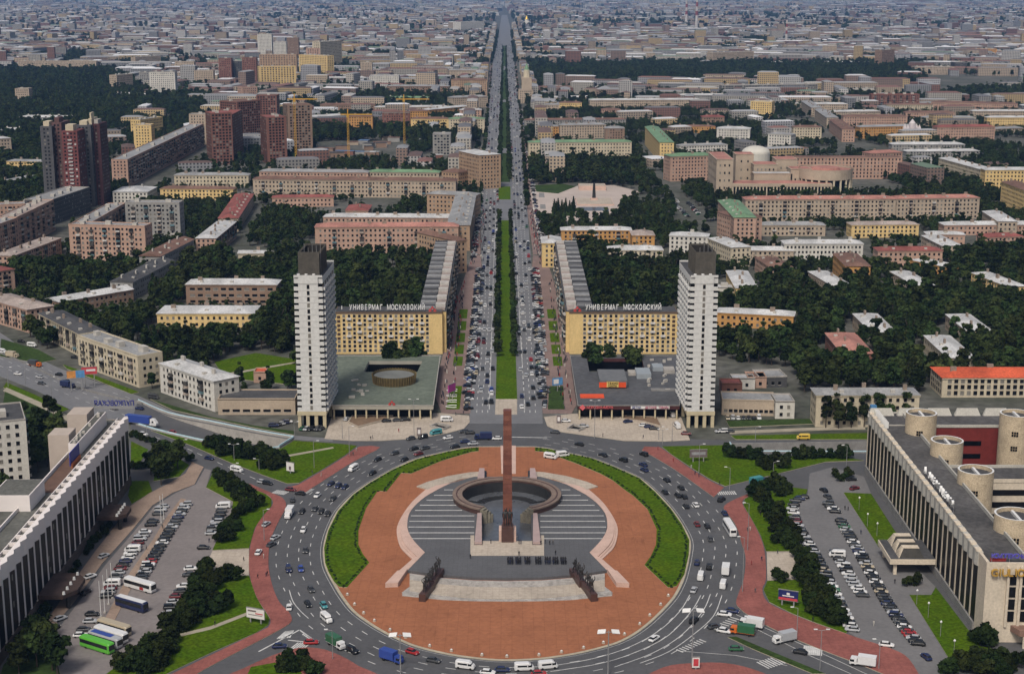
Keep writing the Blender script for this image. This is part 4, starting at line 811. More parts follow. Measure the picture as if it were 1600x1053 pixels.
# ---- department stores: yellow slab, street wing and low hall
def store(side):
    xs = (lambda x: x) if side == 0 else (lambda x: 1581.5 - x)
    lab = 'left' if side == 0 else 'right'
    a, b = ((523, 489), (691, 489)) if side == 0 else ((890, 489), (1059, 489))
    h = height_at(691, 489, 553); p1, p2 = P(*a, h), P(*b, h); loc, rz, L = frame_of(p1, p2); D = 13.5; rect(p1, p2, D)
    t = thing('department_store', 'yellow eight-storey store with roof lettering on the %s of the avenue' % lab, 'store', loc, rz)
    MB().box(0, 0, -.3, L, D, h, bottom=False).build('wall', YELP, t)
    MB().box(-.15, -.15, h - .5, L + .15, D + .1, h + .5).build('parapet', mat('brown_trim', (0.11, 0.075, 0.05), 0.8, 0.2, 0.5), t)
    MB().box(.4, .4, h + .5, L - .4, D - .4, h + .62).build('roof', roofm('D'), t)
    bw = L * 19.5 / 168; x0, x1 = (0.6, L - bw) if side == 0 else (bw, L - .6)
    bx = x1 if side == 0 else 0; MB().box(bx + (.05 if side == 0 else 0), -.12, -.3, bx + bw - .05, 0, h - .55).build('blank_wall', YELP, t)
    MB().box(x0, -.06, h - .62, x1, 0, h - .5).build('frieze', CONC, t)
    nc = 18; nr = 9; d = (x1 - x0) / nc; fh = (h - 1.3) / nr
    bal = MB().box(-1.25, -1.0, 0, 1.25, -0.01, 0.95).mesh('balcony', mat('balcony_white', (0.50, 0.48, 0.45), 0.8, 0.15, 1.0))
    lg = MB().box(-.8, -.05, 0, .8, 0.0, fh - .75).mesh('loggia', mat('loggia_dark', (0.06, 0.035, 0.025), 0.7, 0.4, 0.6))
    for r in range(nr):
        z = h - 0.9 - (r + 1) * fh + .75
        for c_ in range(nc):
            x = x0 + (c_ + .5) * d; edge = (c_ == 0 if side == 0 else c_ == nc - 1)
            if edge and r % 1 == 0 and r < 6: link('loggia', lg, t, (x, 0, z - .5)); continue
            link('window', window_mesh(1.35, 1.5), t, (x, 0, z))
            cc = c_ if side == 0 else nc - 1 - c_
            if cc > 0 and (cc - 2) % 4 == (0 if r % 2 == 0 else 2) and r < 6: link('balcony', bal, t, (x, 0, z - 1.15))
    lt = mat('sign_letter', (0.72, 0.72, 0.70), 0.6, 0.08, 1.0)
    la = L * (22 / 168) if side == 0 else L * (24 / 169)
    lettering(t, 'УНИВЕРМАГ МОСКОВСКИЙ', la, 1.0, h + 1.5, L * 0.71, 3.7, lt, wide=0.66)
    emb = MB(); ex = (L - 5) if side == 0 else 4
    for k, (dx, dz) in enumerate(((0, 1.3), (-1.2, 0), (1.2, 0))): emb.cyl(ex + dx, 1.2, h + .6 + dz, h + 1.9 + dz, 1.0, .3, 6)
    emb.build('emblem', REDM, t)
    for k in range(5): MB().tube((3 + k * L / 6, 6, h + .6), (3 + k * L / 6, 6, h + 2.4), .25).build('roof_vent', LAMP, t)
    # wing along the avenue
    n_, f_ = ((697, 487), (714, 379)) if side == 0 else ((884.5, 487), (867, 379))
    q1, q2 = (P(*n_, h), P(*f_, h)) if side == 0 else (P(*f_, h), P(*n_, h)); loc, rz, L2 = frame_of(q1, q2); D2 = 14; rect(q1, q2, D2)
    t2 = thing('apartment_building', 'long yellow street wing with cluttered huts on its roof, %s of the avenue' % lab, 'building', loc, rz)
    MB().box(0, 0, -.3, L2, D2, h - .02, bottom=False).build('wall', YELP, t2)
    wn, bl = window_grid(L2, D2, h, 9, 3.3, faces=(0, 1, 2), balc=4, sill=True); wn.build('window_grid', [GLASS, GLASS2, SILL], t2, kind='stuff'); bl.build('balcony_bank', BALM, t2, kind='stuff')
    MB().box(-.1, -.3, h, L2 + .1, D2 + .2, h + .25).build('roof', roofm('D'), t2)
    k = 0; x = 2.0
    while x < L2 - 5:
        w_ = random.uniform(3.2, 4.4); mm = [mat('roof_pale', (0.42, 0.40, 0.37), 0.8, 0.2, 0.3), roofm('S'), roofm('M')]
        pale = k % 4 == 1
        MB().box(x, 0.6, h + .25, x + w_, 5.6, h + (2.6 if pale else 1.3)).build('roof_hut', mm[0] if pale else mm[2], t2)
        MB().box(x + .3, 5.9, h + .25, x + w_ + .6, D2 - .3, h + random.uniform(.9, 1.9)).build('roof_hut', [roofm('S'), roofm('D'), mat('roof_slate', (0.14, 0.14, 0.14), 0.8, 0.3, 0.3)][k % 3], t2)
        x += w_ + random.uniform(.5, 1.6); k += 1
    # low hall with columns
    hh = 6.4
    out = [(519, 634), (677, 634), (688, 556), (523, 556)] if side == 0 else [(903, 634), (1062, 634), (1058, 556), (891, 556)]
    hole = [(576, 564), (660, 564), (652, 581), (568, 581)] if side == 0 else [(917, 560), (1003, 560), (1008, 580), (921, 581)]
    po = [P(x, y, hh) for x, y in out]; ph = [P(x, y, hh) for x, y in hole]
    o_ = ((po[0] + po[1]) / 2); t3 = thing('store_hall', 'low columned hall with broad %s roof in front of the %s yellow store' % ('green grey' if side == 0 else 'dark', lab), 'hall', (o_.x, o_.y, 0))
    sh = lambda l: [q - o_ for q in l]
    rm = mat('hall_roof_green', (0.115, 0.135, 0.105), 0.85, 0.2, 0.04, 0.3, fine=0.2) if side == 0 else mat('hall_roof_dark', (0.075, 0.077, 0.082), 0.85, 0.25, 0.04, 0.3, fine=0.2)
    MB().prism(sh(po), hh - 1.7, hh, 0, 1, holes=[sh(ph)], bottom=True).build('roof', [rm, mat('fascia_stone', (0.30, 0.285, 0.24), 0.85, 0.15, 0.2) if side == 0 else mat('fascia_red', (0.055, 0.018, 0.018), 0.8, 0.2, 0.3)], t3)
    MB().wall(sh(po + [po[0]]), .4, hh, hh + .35).build('parapet', CONC if side == 0 else CONCD, t3)
    body = [po[0] + Vector((.5, 5)), po[1] + Vector((-.8, 5)), po[2] + Vector((-.8, -.5)), po[3] + Vector((.5, -.5))]
    MB().prism(sh(body), -.2, hh - 1.75, holes=[sh(inset(ph, -.4))]).build('wall', BLACKG, t3); EXCL.append([(q.x, q.y) for q in po])
    for i in range(10):
        q = po[0].lerp(po[1], (i + .15) / 9.4) - o_; MB().box(q.x - .32, q.y + .3, -.2, q.x + .32, q.y + 1.0, hh - 1.75).build('column', mat('cream_band', (0, 0, 0)), t3)
    EXCL.append([(q.x, q.y) for q in ph])
    if side == 0:
        dc = P(616, 597, hh) - o_
        MB().cyl(dc.x, dc.y, hh, hh + 4.2, 9.2, 9.8, 40, cap=False).build('drum', mat('drum_ochre', (0.10, 0.075, 0.03), 0.8, 0.3, 0.5), t3)
        MB().cyl(dc.x, dc.y, hh + 3.0, hh + 3.3, 9.3, 9.3, 40).build('drum_roof', mat('drum_top', (0.16, 0.165, 0.15), 0.8, 0.2, 0.1), t3)
        fn = MB()
        for k in range(48): a_ = 2 * math.pi * k / 48; fn.tube((dc.x + 9.7 * math.cos(a_), dc.y + 9.7 * math.sin(a_), hh), (dc.x + 10.2 * math.cos(a_), dc.y + 10.2 * math.sin(a_), hh + 4.3), .16, 4)
        fn.build('drum_fins', mat('fin_ochre', (0.17, 0.12, 0.05), 0.8, 0.2, 0.5), t3, kind='stuff')
        for k in range(12):
            q = P(random.uniform(530, 580), random.uniform(588, 622), hh) - o_; link('roof_vent', _ch2, t3, (q.x, q.y, hh), random.random(), scale=(random.uniform(.8, 2.2), random.uniform(.6, 1.2), random.uniform(.4, 1.3)))
        e = po[0].lerp(po[1], .59) - o_
        m = MB()
        for dx, dz in ((0, .9), (-.9, 0), (.9, 0)): m.cyl(e.x + dx, e.y + .4, hh + .3 + dz, hh + 1.3 + dz, .8, .25, 6)
        m.build('emblem', REDM, t3)
    else:
        s = (po[1] - po[0]).length
        MB().box(po[0].x - o_.x + s * .085, po[0].y - o_.y - .2, hh - 1.2, po[0].x - o_.x + s * .35, po[0].y - o_.y - .05, hh - .15).build('sign_board', mat('sign_maroon', (0.10, 0.02, 0.02), 0.7, 0.1, 1), t3)
        lettering(t3, 'МОРОЗКА•МЕХА', po[0].x - o_.x + s * .09, po[0].y - o_.y - .25, hh - 1.15, s * .255, 1.55, mat('sign_pink', (0.55, 0.11, 0.12), 0.6, 0.1, 1), rack=False, wide=1.1)
        MB().cyl(0, 0, 0, .2, 1.35, 1.35, 4).build('emblem', mat('sign_pink', (0, 0, 0)), t3, (po[0].x - o_.x + s * .045, po[0].y - o_.y - .1, hh - .7)).rotation_euler = (math.pi / 2, 0, 0)
        MB().box(po[0].x - o_.x + s * .52, po[0].y - o_.y - .2, hh - 1.3, po[0].x - o_.x + s * .9, po[0].y - o_.y - .05, hh - .1).build('sign_board', LAMP, t3)
        lettering(t3, 'ДЕТКИ', po[0].x - o_.x + s * .53, po[0].y - o_.y - .25, hh - 1.1, s * .09, 1.3, mat('sign_navy', (0.03, 0.04, 0.2), 0.6, 0.1, 1), rack=False)
        lettering(t3, 'ДЕТСКИЕ ТОВАРЫ', po[0].x - o_.x + s * .66, po[0].y - o_.y - .25, hh - 1.1, s * .23, 1.25, mat('sign_crimson', (0.35, 0.03, 0.10), 0.6, 0.1, 1), rack=False)
        def rb(x0, y0, x1, y1, z, m, nm, part=t3):
            q0, q1 = P(x0, y1, hh) - o_, P(x1, y0, hh) - o_
            return MB().box(q0.x, q0.y, hh, q1.x, q1.y, hh + z).build(nm, m, part)
        rb(937, 588, 975, 606, 3.4, mat('hut_grey', (0.13, 0.135, 0.14), 0.8, 0.2, 0.3), 'roof_hut')
        q = P(957, 607, hh) - o_; LRb = P(978, 607, hh) - P(936, 607, hh)
        MB().box(q.x - LRb.x / 2, q.y - .5, hh + .6, q.x + LRb.x / 2, q.y - .25, hh + 3.0).build('sign_board', mat('sign_orange', (0.62, 0.075, 0.02), 0.6, 0.08, 1), t3)
        MB().box(q.x - LRb.x * .22, q.y - .75, hh + .8, q.x + LRb.x * .22, q.y - .52, hh + 3.4).build('sign_board', mat('sign_yellow', (0.62, 0.45, 0.14), 0.6, 0.08, 1), t3)
        lettering(t3, 'ТЕХНО', q.x - LRb.x * .2, q.y - .8, hh + 2.2, LRb.x * .4, 1.4, BLACKG, rack=False); lettering(t3, 'СИЛА', q.x - LRb.x * .17, q.y - .8, hh + .95, LRb.x * .34, 1.4, BLACKG, rack=False)
        rb(995, 582, 1014, 592, 2.4, mat('hut_blue', (0.26, 0.29, 0.31), 0.6, 0.1, 0.5), 'air_unit'); rb(1020, 574, 1034, 580, 2.0, mat('hut_blue', (0, 0, 0)), 'air_unit'); rb(1038, 578, 1052, 584, 1.8, CONC, 'air_unit'); rb(982, 582, 992, 587, 1.4, CONC, 'air_unit'); rb(1018, 608, 1056, 611, .5, REDM if False else CONCD, 'roof_kerb')
        rb(907, 617, 943, 622, .5, mat('sign_orange', (0, 0, 0)), 'roof_sign')
        for k in range(14):
            q = P(random.uniform(1010, 1055), random.uniform(560, 615), hh) - o_; link('roof_vent', _ch2, t3, (q.x, q.y, hh), random.random(), scale=(random.uniform(.8, 2.6), random.uniform(.6, 1.2), random.uniform(.4, 1.3)))
store(0); store(1)
house(712, 377, 729, 375, 428, 46, 't', 'B', 'hip', label='tan corner block with brown roof ending the left street wing')
# terraces in front of the halls
for k, (q, c_) in enumerate((([(545, 662), (551, 651), (614, 652), (598, 659), (560, 669)], 'left'), ([(968, 656), (975, 652), (1026, 654), (1033, 668), (1005, 661)], 'right'))):
    t = thing('wooden_terrace', 'curved brown plank terrace on the %s forecourt' % c_, 'terrace')
    pts = GP(q); MB().prism(pts, .2, .75).build('deck', mat('deck_brown', (0.17, 0.115, 0.075), 0.9, 0.2, 0.5, coord='World'), t); MB().wall(pts + [pts[0]], .35, .3, 1.0).build('kerb', PALE, t)
for q, c_ in (([(672, 668), (684, 664), (704, 669), (693, 673)], 'left'), ([(886, 673), (896, 666), (914, 671), (904, 675)], 'right')):
    t = thing('subway_entrance', 'sunken subway stair with grey parapet on the %s forecourt' % c_, 'subway entrance')
    pts = GP(q); MB().wall(pts + [pts[0]], .5, .2, 1.2).build('parapet', CONC, t); MB().prism(inset(pts, .5), .2, .3).build('stair', BLACKG, t)  # stair is only a flat black sheet, painting in the stairwell's darkness
# low annexes beside the towers
house(340, 624, 461, 624, 648, 16, 'b', 'D', 'flat', name='annex', fl=1, sp=4.5, ww=3.2, wh=1.2, label='long low beige annex left of the left tower', detail=False)
house(1128, 625, 1212, 627, 648, 14, 'b', 'S', 'flat', name='annex', fl=1, sp=2.2, ww=1.6, wh=1.4, label='low beige annex with strip windows right of the right tower', detail=False)
house(1212, 628, 1242, 628, 654, 13, 'w', 'S', 'flat', name='kiosk_block', fl=0, label='pale windowless corner block at end of the right annex', detail=False)
house(1168, 590, 1198, 590, 605, 10, 'p', 'B', 'flat', fl=1, name='garage', label='pink flat garage behind the right annex', detail=False)
house(1186, 590, 1230, 589, 600, 14, 'k', 'S', 'flat', fl=1, name='garage', label='dark shed with grey green roof behind the right annex', detail=False)
house(1144, 592, 1180, 592, 598, 8, 'w', 'W', 'flat', fl=0, name='garage', label='white roofed shed behind the right annex', detail=False)
house(1128, 600, 1160, 600, 609, 9, 'r', 'R', 'flat', fl=0, name='garage', label='red roofed shed behind the right annex', detail=False)
house(396, 582, 415, 582, 597, 8, 'p', 'O', 'flat', fl=1, name='garage', label='small pink shed with orange roof on the left lawn', detail=False)
# ---- left hotel
def hotel_left():
    h = height_at(205, 654, 757); pf = P(205, 757); pn = P(2, 1036); d = (pn - pf); p1 = pf + d * 1.16; p2 = pf
    loc, rz, L = frame_of(p1, p2); u = (p2 - p1).normalized(); bk = P(96, 721, h); D = abs((bk - p1).cross(u)); rect(p1, p2, D)
    t = thing('hotel', 'long white hotel with dark glass bays at the left edge', 'hotel', loc, rz)
    WH = mat('hotel_white', (0.68, 0.63, 0.60), 0.8, 0.07, 0.1, 0.3)
    MB().box(0, .3, -.3, L - .8, D, h - 1, bottom=False).build('wall', BLACKG, t)
    MB().box(L - .78, .3, -.3, L, D, h - .2).build('end_wall', mat('tan_wall', (0.40, 0.34, 0.29), 0.9, 0.08, 0.3), t)
    MB().box(0, D - .4, h - 1, L, D, h + .9).box(0, 3.2, h - 1, L, 3.5, h + .5).build('roof_kerb', WH, t, kind='stuff')
    MB().box(0, .95, h - .98, L, D - .42, h - .35).build('roof', mat('hotel_roof', (0.10, 0.10, 0.088), 0.9, 0.3, 0.06, fine=0.25), t)
    nb = 30; bw = L / nb
    pil = MB().box(-.5, -.12, 3.6, .5, .28, h - 3.2).mesh('pilaster', WH)
    par = MB()
    par.v = []; q = [Vector((0.0, .9)), Vector((0.0, -.1)), Vector((bw * .5, -1.1)), Vector((bw, -.1)), Vector((bw, .9))]
    par.prism(q, h - 3.6, h + 1.1, bottom=True); par = par.mesh('parapet', WH)
    fin = MB().box(0.0, .95, h - .3, .5, 3.15, h + .9).mesh('roof_fin', WH)
    pane = MB(); nfl = 9
    pane.box(.1, .02, 4.2, bw - .1, .26, h - 3.7, 0)
    for k in range(nfl): pane.box(.1, -.02, 4.2 + k * (h - 8) / nfl, bw - .1, .03, 4.35 + k * (h - 8) / nfl, 1)
    pane = pane.mesh('glass_bay', [BLACKG, mat('bay_line', (0.03, 0.028, 0.026), 0.6, 0.3, 1)])
    cur = MB().box(-.45, -.04, 0, .45, .03, 1.8).mesh('curtain', GLASS2)
    for k in range(nb):
        link('pilaster', pil, t, (k * bw + .55, 0, 0)); link('parapet', par, t, (k * bw, 0, 0)); link('roof_fin', fin, t, (k * bw, 0, 0)); link('glass_bay', pane, t, (k * bw, 0, 0))
        for _ in range(random.choice((0, 0, 1, 1, 2))): link('curtain', cur, t, (k * bw + bw * random.uniform(.35, .7), 0, 4.8 + random.randrange(nfl) * (h - 8) / nfl))
    MB().box(0, -.2, -.3, L, .27, 3.5).build('ground_floor', mat('hotel_base', (0.10, 0.075, 0.062), 0.8, 0.3, 0.3), t)
    # roof houses
    def rh(x0, x1, y0, y1, z, m, nm='penthouse'): return MB().box(x0, y0, h - .35, x1, y1, h + z).build(nm, m, t)
    def lx(px, py): q_ = P(px, py, h) - p1; return q_.dot(u), q_.dot(Vector((-u.y, u.x)))
    a = lx(129, 713)[0]; b = lx(182, 662)[0]
    ph_ = rh(a, b, 6, D - 1, 4.6, WH); MB().box(a + .4, 6.4, h + 4.6, b - .4, D - 1.4, h + 4.7).build('penthouse_roof', mat('hotel_roof', (0, 0, 0)), ph_)
    MB().box(a + 4, D - .2, -.3, a + 13, D + 7, h + 6.5).build('stair_tower', mat('tan_wall', (0, 0, 0)), t)
    MB().box(b - 12, D - .2, -.3, b - 2, D + 7, h + 7).build('stair_tower', mat('tan_wall', (0, 0, 0)), t)
    a2 = lx(72, 771)[0]; p3 = rh(a2 - 16, a2, 6, D + 8, 4.8, WH); MB().box(a2 - 15.6, 6.4, h + 4.8, a2 - .4, D + 7.6, h + 4.9).build('penthouse_roof', mat('hotel_roof', (0, 0, 0)), p3)
    MB().box(a2 + 2, D - 6, h - .34, a - 1, D - .8, h - .2).build('deck', mat('deck_brown2', (0.12, 0.07, 0.05), 0.9, 0.2, 0.3), t)
    for k in range(8): link('roof_vent', _ch2, t, (random.uniform(a, b), random.uniform(7, D - 3), h + 4.7), scale=(random.uniform(.6, 2), random.uniform(.6, 1.4), random.uniform(.5, 1.4)))
    NAVY = mat('sign_blue', (0.025, 0.03, 0.20), 0.6, 0.15, 1)
    MB().box(a - 13, 5.0, h + .6, a - 1.2, 5.3, h + 5.2).build('sign_board', NAVY, t); MB().box(a - 12.5, 4.6, h - .2, a - 1.6, 4.8, h + 1.4).build('sign_board', mat('sign_amber', (0.45, 0.13, 0.04), 0.6, 0.3, 1), t)
    lettering(t, 'ПУЛКОВСКАЯ', L - 2.0, 5 + 0.0, h + 4.4, 0.01, 0.01, NAVY, rack=False) if False else None
    rack = bpy.data.objects.new('roof_sign', None); C.objects.link(rack); rack.parent = t; rack.location = (b + 3.0, D + 2.0, h); rack.rotation_euler = (0, 0, -rz + math.pi)
    lettering(rack, 'ПУЛКОВСКАЯ', -16.0, 0, 6.2, 15.0, 2.7, NAVY, wide=.8)
    MB().box(-16, .3, 5.0, -1, .45, 6.0).build('sign_rail', METAL, rack)
    # entrance canopies
    for (px, py, l_, dd) in ((178, 800, 13, 10), (104, 915, 18, 11)):
        q_ = P(px, py, 5) - p1; s_ = q_.dot(u)
        cn = bpy.data.objects.new('canopy', None); C.objects.link(cn); cn.parent = t; cn.location = (s_, 0, 0)
        MB().prism([Vector((-l_ / 2, -.25)), Vector((-l_ / 2, -dd * .7)), Vector((-l_ / 4, -dd)), Vector((l_ / 4, -dd)), Vector((l_ / 2, -dd * .7)), Vector((l_ / 2, -.25))], 4.3, 5.6, bottom=True).build('slab', mat('canopy_brown', (0.055, 0.036, 0.03), 0.8, 0.4, 0.3), cn)
        for sx in (-1, 1): MB().cyl(sx * l_ * .3, -dd * .75, -.1, 4.3, .7, .7, 10).build('column', DARK, cn)
        for k in range(5): link('globe_lamp', bpy.data.meshes.get('globe') or MB().cyl(0, 0, 0, .9, .5, .35, 8).mesh('globe', LAMP), cn, (-l_ / 2.2 + k * l_ / 4.6, -dd * .72, 5.6))
    return t
hotel_left()
# ---- right hotel
def hotel_right():
    h = height_at(1352, 651, 737); p1, p2 = P(1352.5, 737), P(1533, 1003); loc, rz, L = frame_of(p1, p2); u = (p2 - p1).normalized(); nn = Vector((-u.y, u.x))
    h2 = height_at(1531, 872, 1002); h = (h + h2) / 2
    kb = P(1559, 824, h); kb2 = P(1521, 778, h); D = (abs((kb - p1).cross(u)) + abs((kb2 - p1).cross(u))) / 2; print('HOTEL D', D); rect(p1, p2, D); rect(p1 + nn * 20, p2 + nn * 20, 60)
    t = thing('hotel', 'pale stone hotel with tall columns and round roof towers at right', 'hotel', loc, rz)
    ST = mat('travertine', (0.54, 0.47, 0.37), 0.85, 0.14, 0.10, 0.2, fine=0.12); STG = mat('weathered_stone', (0.40, 0.385, 0.34), 0.85, 0.14, 0.15, 0.2, fine=0.14)
    MB().box(0.5, .35, -.3, L - 8, D, h - 1, bottom=False).build('wall', BLACKG, t)
    MB().box(0, 1.35, h - .98, L - .3, D, h - .2).build('roof', mat('hotelr_roof', (0.075, 0.072, 0.07), 0.9, 0.35, 0.05, fine=0.3), t)
    MB().box(L - 8, 0, -.3, L, .9, h + .6).build('corner_pier', ST, t); MB().box(L - .8, .9, -.3, L, D + 34, h + .4).build('end_wall', ST, t); MB().box(0, 1.3, -.3, .5, D, h + .4).build('end_wall', STG, t)
    nb = 27; L1 = L - 8; bw = L1 / nb
    pil = MB().box(-.5, -.12, 2.8, .5, .33, h - 3).mesh('pilaster', ST)
    par = MB(); q = [Vector((0, 1.3)), Vector((0, -.2)), Vector((bw * .72, -.75)), Vector((bw, -.2)), Vector((bw, 1.3))]; par.prism(q, h - 3.6, h + .7, bottom=True); par = par.mesh('parapet', STG)
    tip = MB().box(bw * .55, -.7, h + .7, bw * .95, .9, h + 1.3).mesh('parapet_block', ST)
    bay = MB().box(.1, .02, 2.8, bw - .1, .31, h - 3.5).mesh('glass_bay', BLACKG)
    for k in range(nb):
        link('pilaster', pil, t, (k * bw + .5, 0, 0)); link('parapet', par, t, (k * bw, 0, 0)); link('parapet_block', tip, t, (k * bw, 0, 0)); link('glass_bay', bay, t, (k * bw, 0, 0))
    MB().box(0, -.5, -.3, L1, .33, 2.7).build('ground_floor', CONCD, t)
    for k in range(11): link('roof_fin', bpy.data.meshes.get('rfin') or MB().box(-.15, 1.5, h - .2, .15, 3.0, h + 2.2).mesh('rfin', LAMP), t, (1.5 + k * 1.9, 0, 0))
    MB().box(.2, .2, h + .7, 2.6, 2.4, h + 3.4).build('water_tank', mat('tank_blue', (0.06, 0.17, 0.33), 0.5, 0.1, 1), t)
    MB().box(0, D, h - .2, L, D + .5, h + 1.0).build('roof_kerb', STG, t)
    def lxy(px, py, z=None): q_ = P(px, py, h if z is None else z) - p1; return q_.dot(u), q_.dot(nn)
    # window bays on the end wall facing the square
    for k in range(5):
        y_ = 7.0 + k * 3.6
        MB().box(L, y_ - 1.1, 5, L + .7, y_ - .4, h - .5).build('pilaster', ST, t)
        for f in range(4): MB().box(L + .02, y_ - .1, 6.5 + f * (h - 9) / 4, L + .2, y_ + 1.7, 6.5 + f * (h - 9) / 4 + 3.1).build('window', GLASS, t)
    MB().prism([Vector((L + .1, 8)), Vector((L + 4, 9.5)), Vector((L + 5.5, 16)), Vector((L + 5.5, 28)), Vector((L + .1, 30))], 3.6, 5.4, bottom=True).build('canopy', mat('canopy_tan', (0.20, 0.12, 0.09), 0.8, 0.2, 0.3), t)
    for k in range(4): MB().cyl(L + 4.0, 11 + k * 5, -.1, 3.6, .5, .5, 10).build('column', ST, t)
    # roof towers
    for (px, py, r, z1, zl) in ((1440, 644, 5.6, 7.5, -12), (1480, 687, 5.6, 5.2, -12), (1525, 733, 5.8, 4.6, -18), (1588, 802, 6.4, 5.0, -18), (1588, 645, 5.8, 7.5, -16)):
        x, y = lxy(px, py, h + z1); cy_ = bpy.data.objects.new('roof_tower', None); C.objects.link(cy_); cy_.parent = t; cy_.location = (x, y, h)
        m = MB(); m.cyl(0, 0, zl, z1, r, r, 40, cap=False); m.cyl(0, 0, z1 - 1.5, z1, r - .6, r - .6, 40, cap=False)
        k0 = len(m.v); n = 40
        for i in range(n):
            a = 2 * math.pi * i / n; b = 2 * math.pi * (i + 1) / n
            m.quad((r * math.cos(a), r * math.sin(a), z1), (r * math.cos(b), r * math.sin(b), z1), ((r - .6) * math.cos(b), (r - .6) * math.sin(b), z1), ((r - .6) * math.cos(a), (r - .6) * math.sin(a), z1), 1)
        m.build('shell', [mat('stained_stone', (0.44, 0.36, 0.25), 0.85, 0.25, 0.18, 0.2, fine=0.25), LAMP], cy_)
        MB().cyl(0, 0, z1 - 1.6, z1 - 1.3, r - .55, r - .55, 30).build('lid', roofm('D'), cy_)
        MB().box(-r * .7, -.3, z1 - 1.3, r * .7, .5, z1 - .5).build('duct', LAMP, cy_)
        MB().box(-r - 1.6, -2.0, max(zl, -4), -r + 1.5, 1.2, z1 - 3.2).build('buttress', STG, cy_)
        for i in range(3):
            for j in range(2):
                for zz in ((z1 - 7.5, z1 - 13) if zl < -8 else (z1 - 4.5,)):
                    if zz > zl: a = R(-100 - 8 * i) - rz; link('window', bpy.data.meshes.get('tower_pane') or MB().box(-.34, -.08, 0, .34, .08, .8).mesh('tower_pane', BLACKG), cy_, ((r + .02) * math.cos(a), (r + .02) * math.sin(a), zz + j), a + math.pi / 2)
    # far wing with folded parapet and dark red court wall
    wx = lambda px, py, z=None: Vector(lxy(px, py, z))
    a, b = P(1368, 654, h), P(1640, 654, h); o_ = p1
    wg = bpy.data.objects.new('far_wing', None); C.objects.link(wg); wg.parent = t; wg.rotation_euler = (0, 0, -rz); q0 = wx(1390, 664); wg.location = (q0.x, q0.y, 0)
    LW = (P(1640, 664, h) - P(1390, 664, h)).length; DW = (P(1400, 648, h) - P(1400, 664, h)).length
    MB().box(0, 0, -.3, LW, DW, h - .5, bottom=False).build('court_wall', mat('court_red', (0.15, 0.022, 0.018), 0.8, 0.2, 0.3), wg)
    MB().box(0, .02, h - .5, LW, DW - .3, h - .1).build('roof', mat('hotelr_roof', (0, 0, 0)), wg); MB().box(-.2, -.3, h - .9, LW, 0, h + .2).build('roof_kerb', STG, wg)
    fold = MB(); wv = 11.0
    pr = [(0.4, 0), (wv - .4, 0), (wv - 1.6, 3.0), (1.6, 3.0)]
    fold.quad((pr[0][0], 0, h - .5), (pr[1][0], 0, h - .5), (pr[2][0], 1.2, h + 2.6), (pr[3][0], 1.2, h + 2.6)); fold.quad((pr[3][0], 1.2, h + 2.6), (pr[2][0], 1.2, h + 2.6), (pr[2][0], 1.7, h + 2.6), (pr[3][0], 1.7, h + 2.6)); fold.quad((pr[1][0], 1.75, h - .5), (pr[0][0], 1.75, h - .5), (pr[3][0], 1.7, h + 2.6), (pr[2][0], 1.7, h + 2.6)); fold.quad((pr[1][0], 0, h - .5), (pr[1][0], 1.75, h - .5), (pr[2][0], 1.7, h + 2.6), (pr[2][0], 1.2, h + 2.6)); fold.quad((pr[0][0], 1.75, h - .5), (pr[0][0], 0, h - .5), (pr[3][0], 1.2, h + 2.6), (pr[3][0], 1.7, h + 2.6))
    fold = fold.mesh('folded_parapet', STG)
    for k in range(int(LW / wv)): link('folded_parapet', fold, wg, (k * wv - 5.5, DW - 1.7, 0))
    for k in range(3): MB().box(LW * .42, -.15, h - 8 - k * 5, LW * .58, .0, h - 6.2 - k * 5).build('window', BLACKG, wg)
    mw = bpy.data.objects.new('court_wing', None); C.objects.link(mw); mw.parent = t; mw.rotation_euler = (0, 0, -rz); q0 = wx(1478, 742); mw.location = (q0.x, q0.y, 0)
    MB().box(0, 0, -.3, 70, 14, h - 2.2, bottom=False).build('wall', ST, mw); MB().box(.2, .2, h - 2.2, 70, 14, h - 1.9).build('roof', mat('hotelr_roof', (0, 0, 0)), mw); MB().box(0, 13.8, h - 2.2, 70, 14.2, h - .9).build('roof_kerb', STG, mw); MB().box(0, -.2, h - 2.6, 70, .15, h - 1.4).build('roof_kerb', ST, mw)
    for f in range(3): MB().box(1, -.12, h - 7.2 - f * 4.3, 69, -.01, h - 5.2 - f * 4.3).build('window_band', GLASS, mw)
    # lettering
    s0 = lxy(1443, 742)[0]; lettering(t, 'А ЭНЕРГОЦЕНТР', s0, 2.2, h + 1.2, lxy(1489, 800)[0] - s0, 3.0, mat('sign_letter', (0, 0, 0)), wide=.8)
    r2 = bpy.data.objects.new('end_sign', None); C.objects.link(r2); r2.parent = t; r2.location = (L - 1.4, 1.0, h); r2.rotation_euler = (0, 0, math.pi / 2)
    lettering(r2, 'КОМПЛЕКСНЫЙ', .6, 0, 1.4, 10.5, 1.8, mat('sign_violet', (0.10, 0.085, 0.42), 0.5, 0.1, 1)); MB().box(.5, .5, .2, 5, .7, 1.2).build('sign_board', REDM, r2)
    r3 = bpy.data.objects.new('end_sign', None); C.objects.link(r3); r3.parent = t; r3.location = (L + .9, .8, h - 3.6); r3.rotation_euler = (0, 0, math.pi / 2)
    lettering(r3, 'GIULIO', .6, 0, 0.4, 9.0, 3.1, mat('sign_gold', (0.42, 0.25, 0.05), 0.45, 0.2, 1), rack=False)
    # porch
    q0 = lxy(1432, 862, 4.0); pc = bpy.data.objects.new('porch', None); C.objects.link(pc); pc.parent = t; pc.location = (q0[0] + 2, 0, 0)
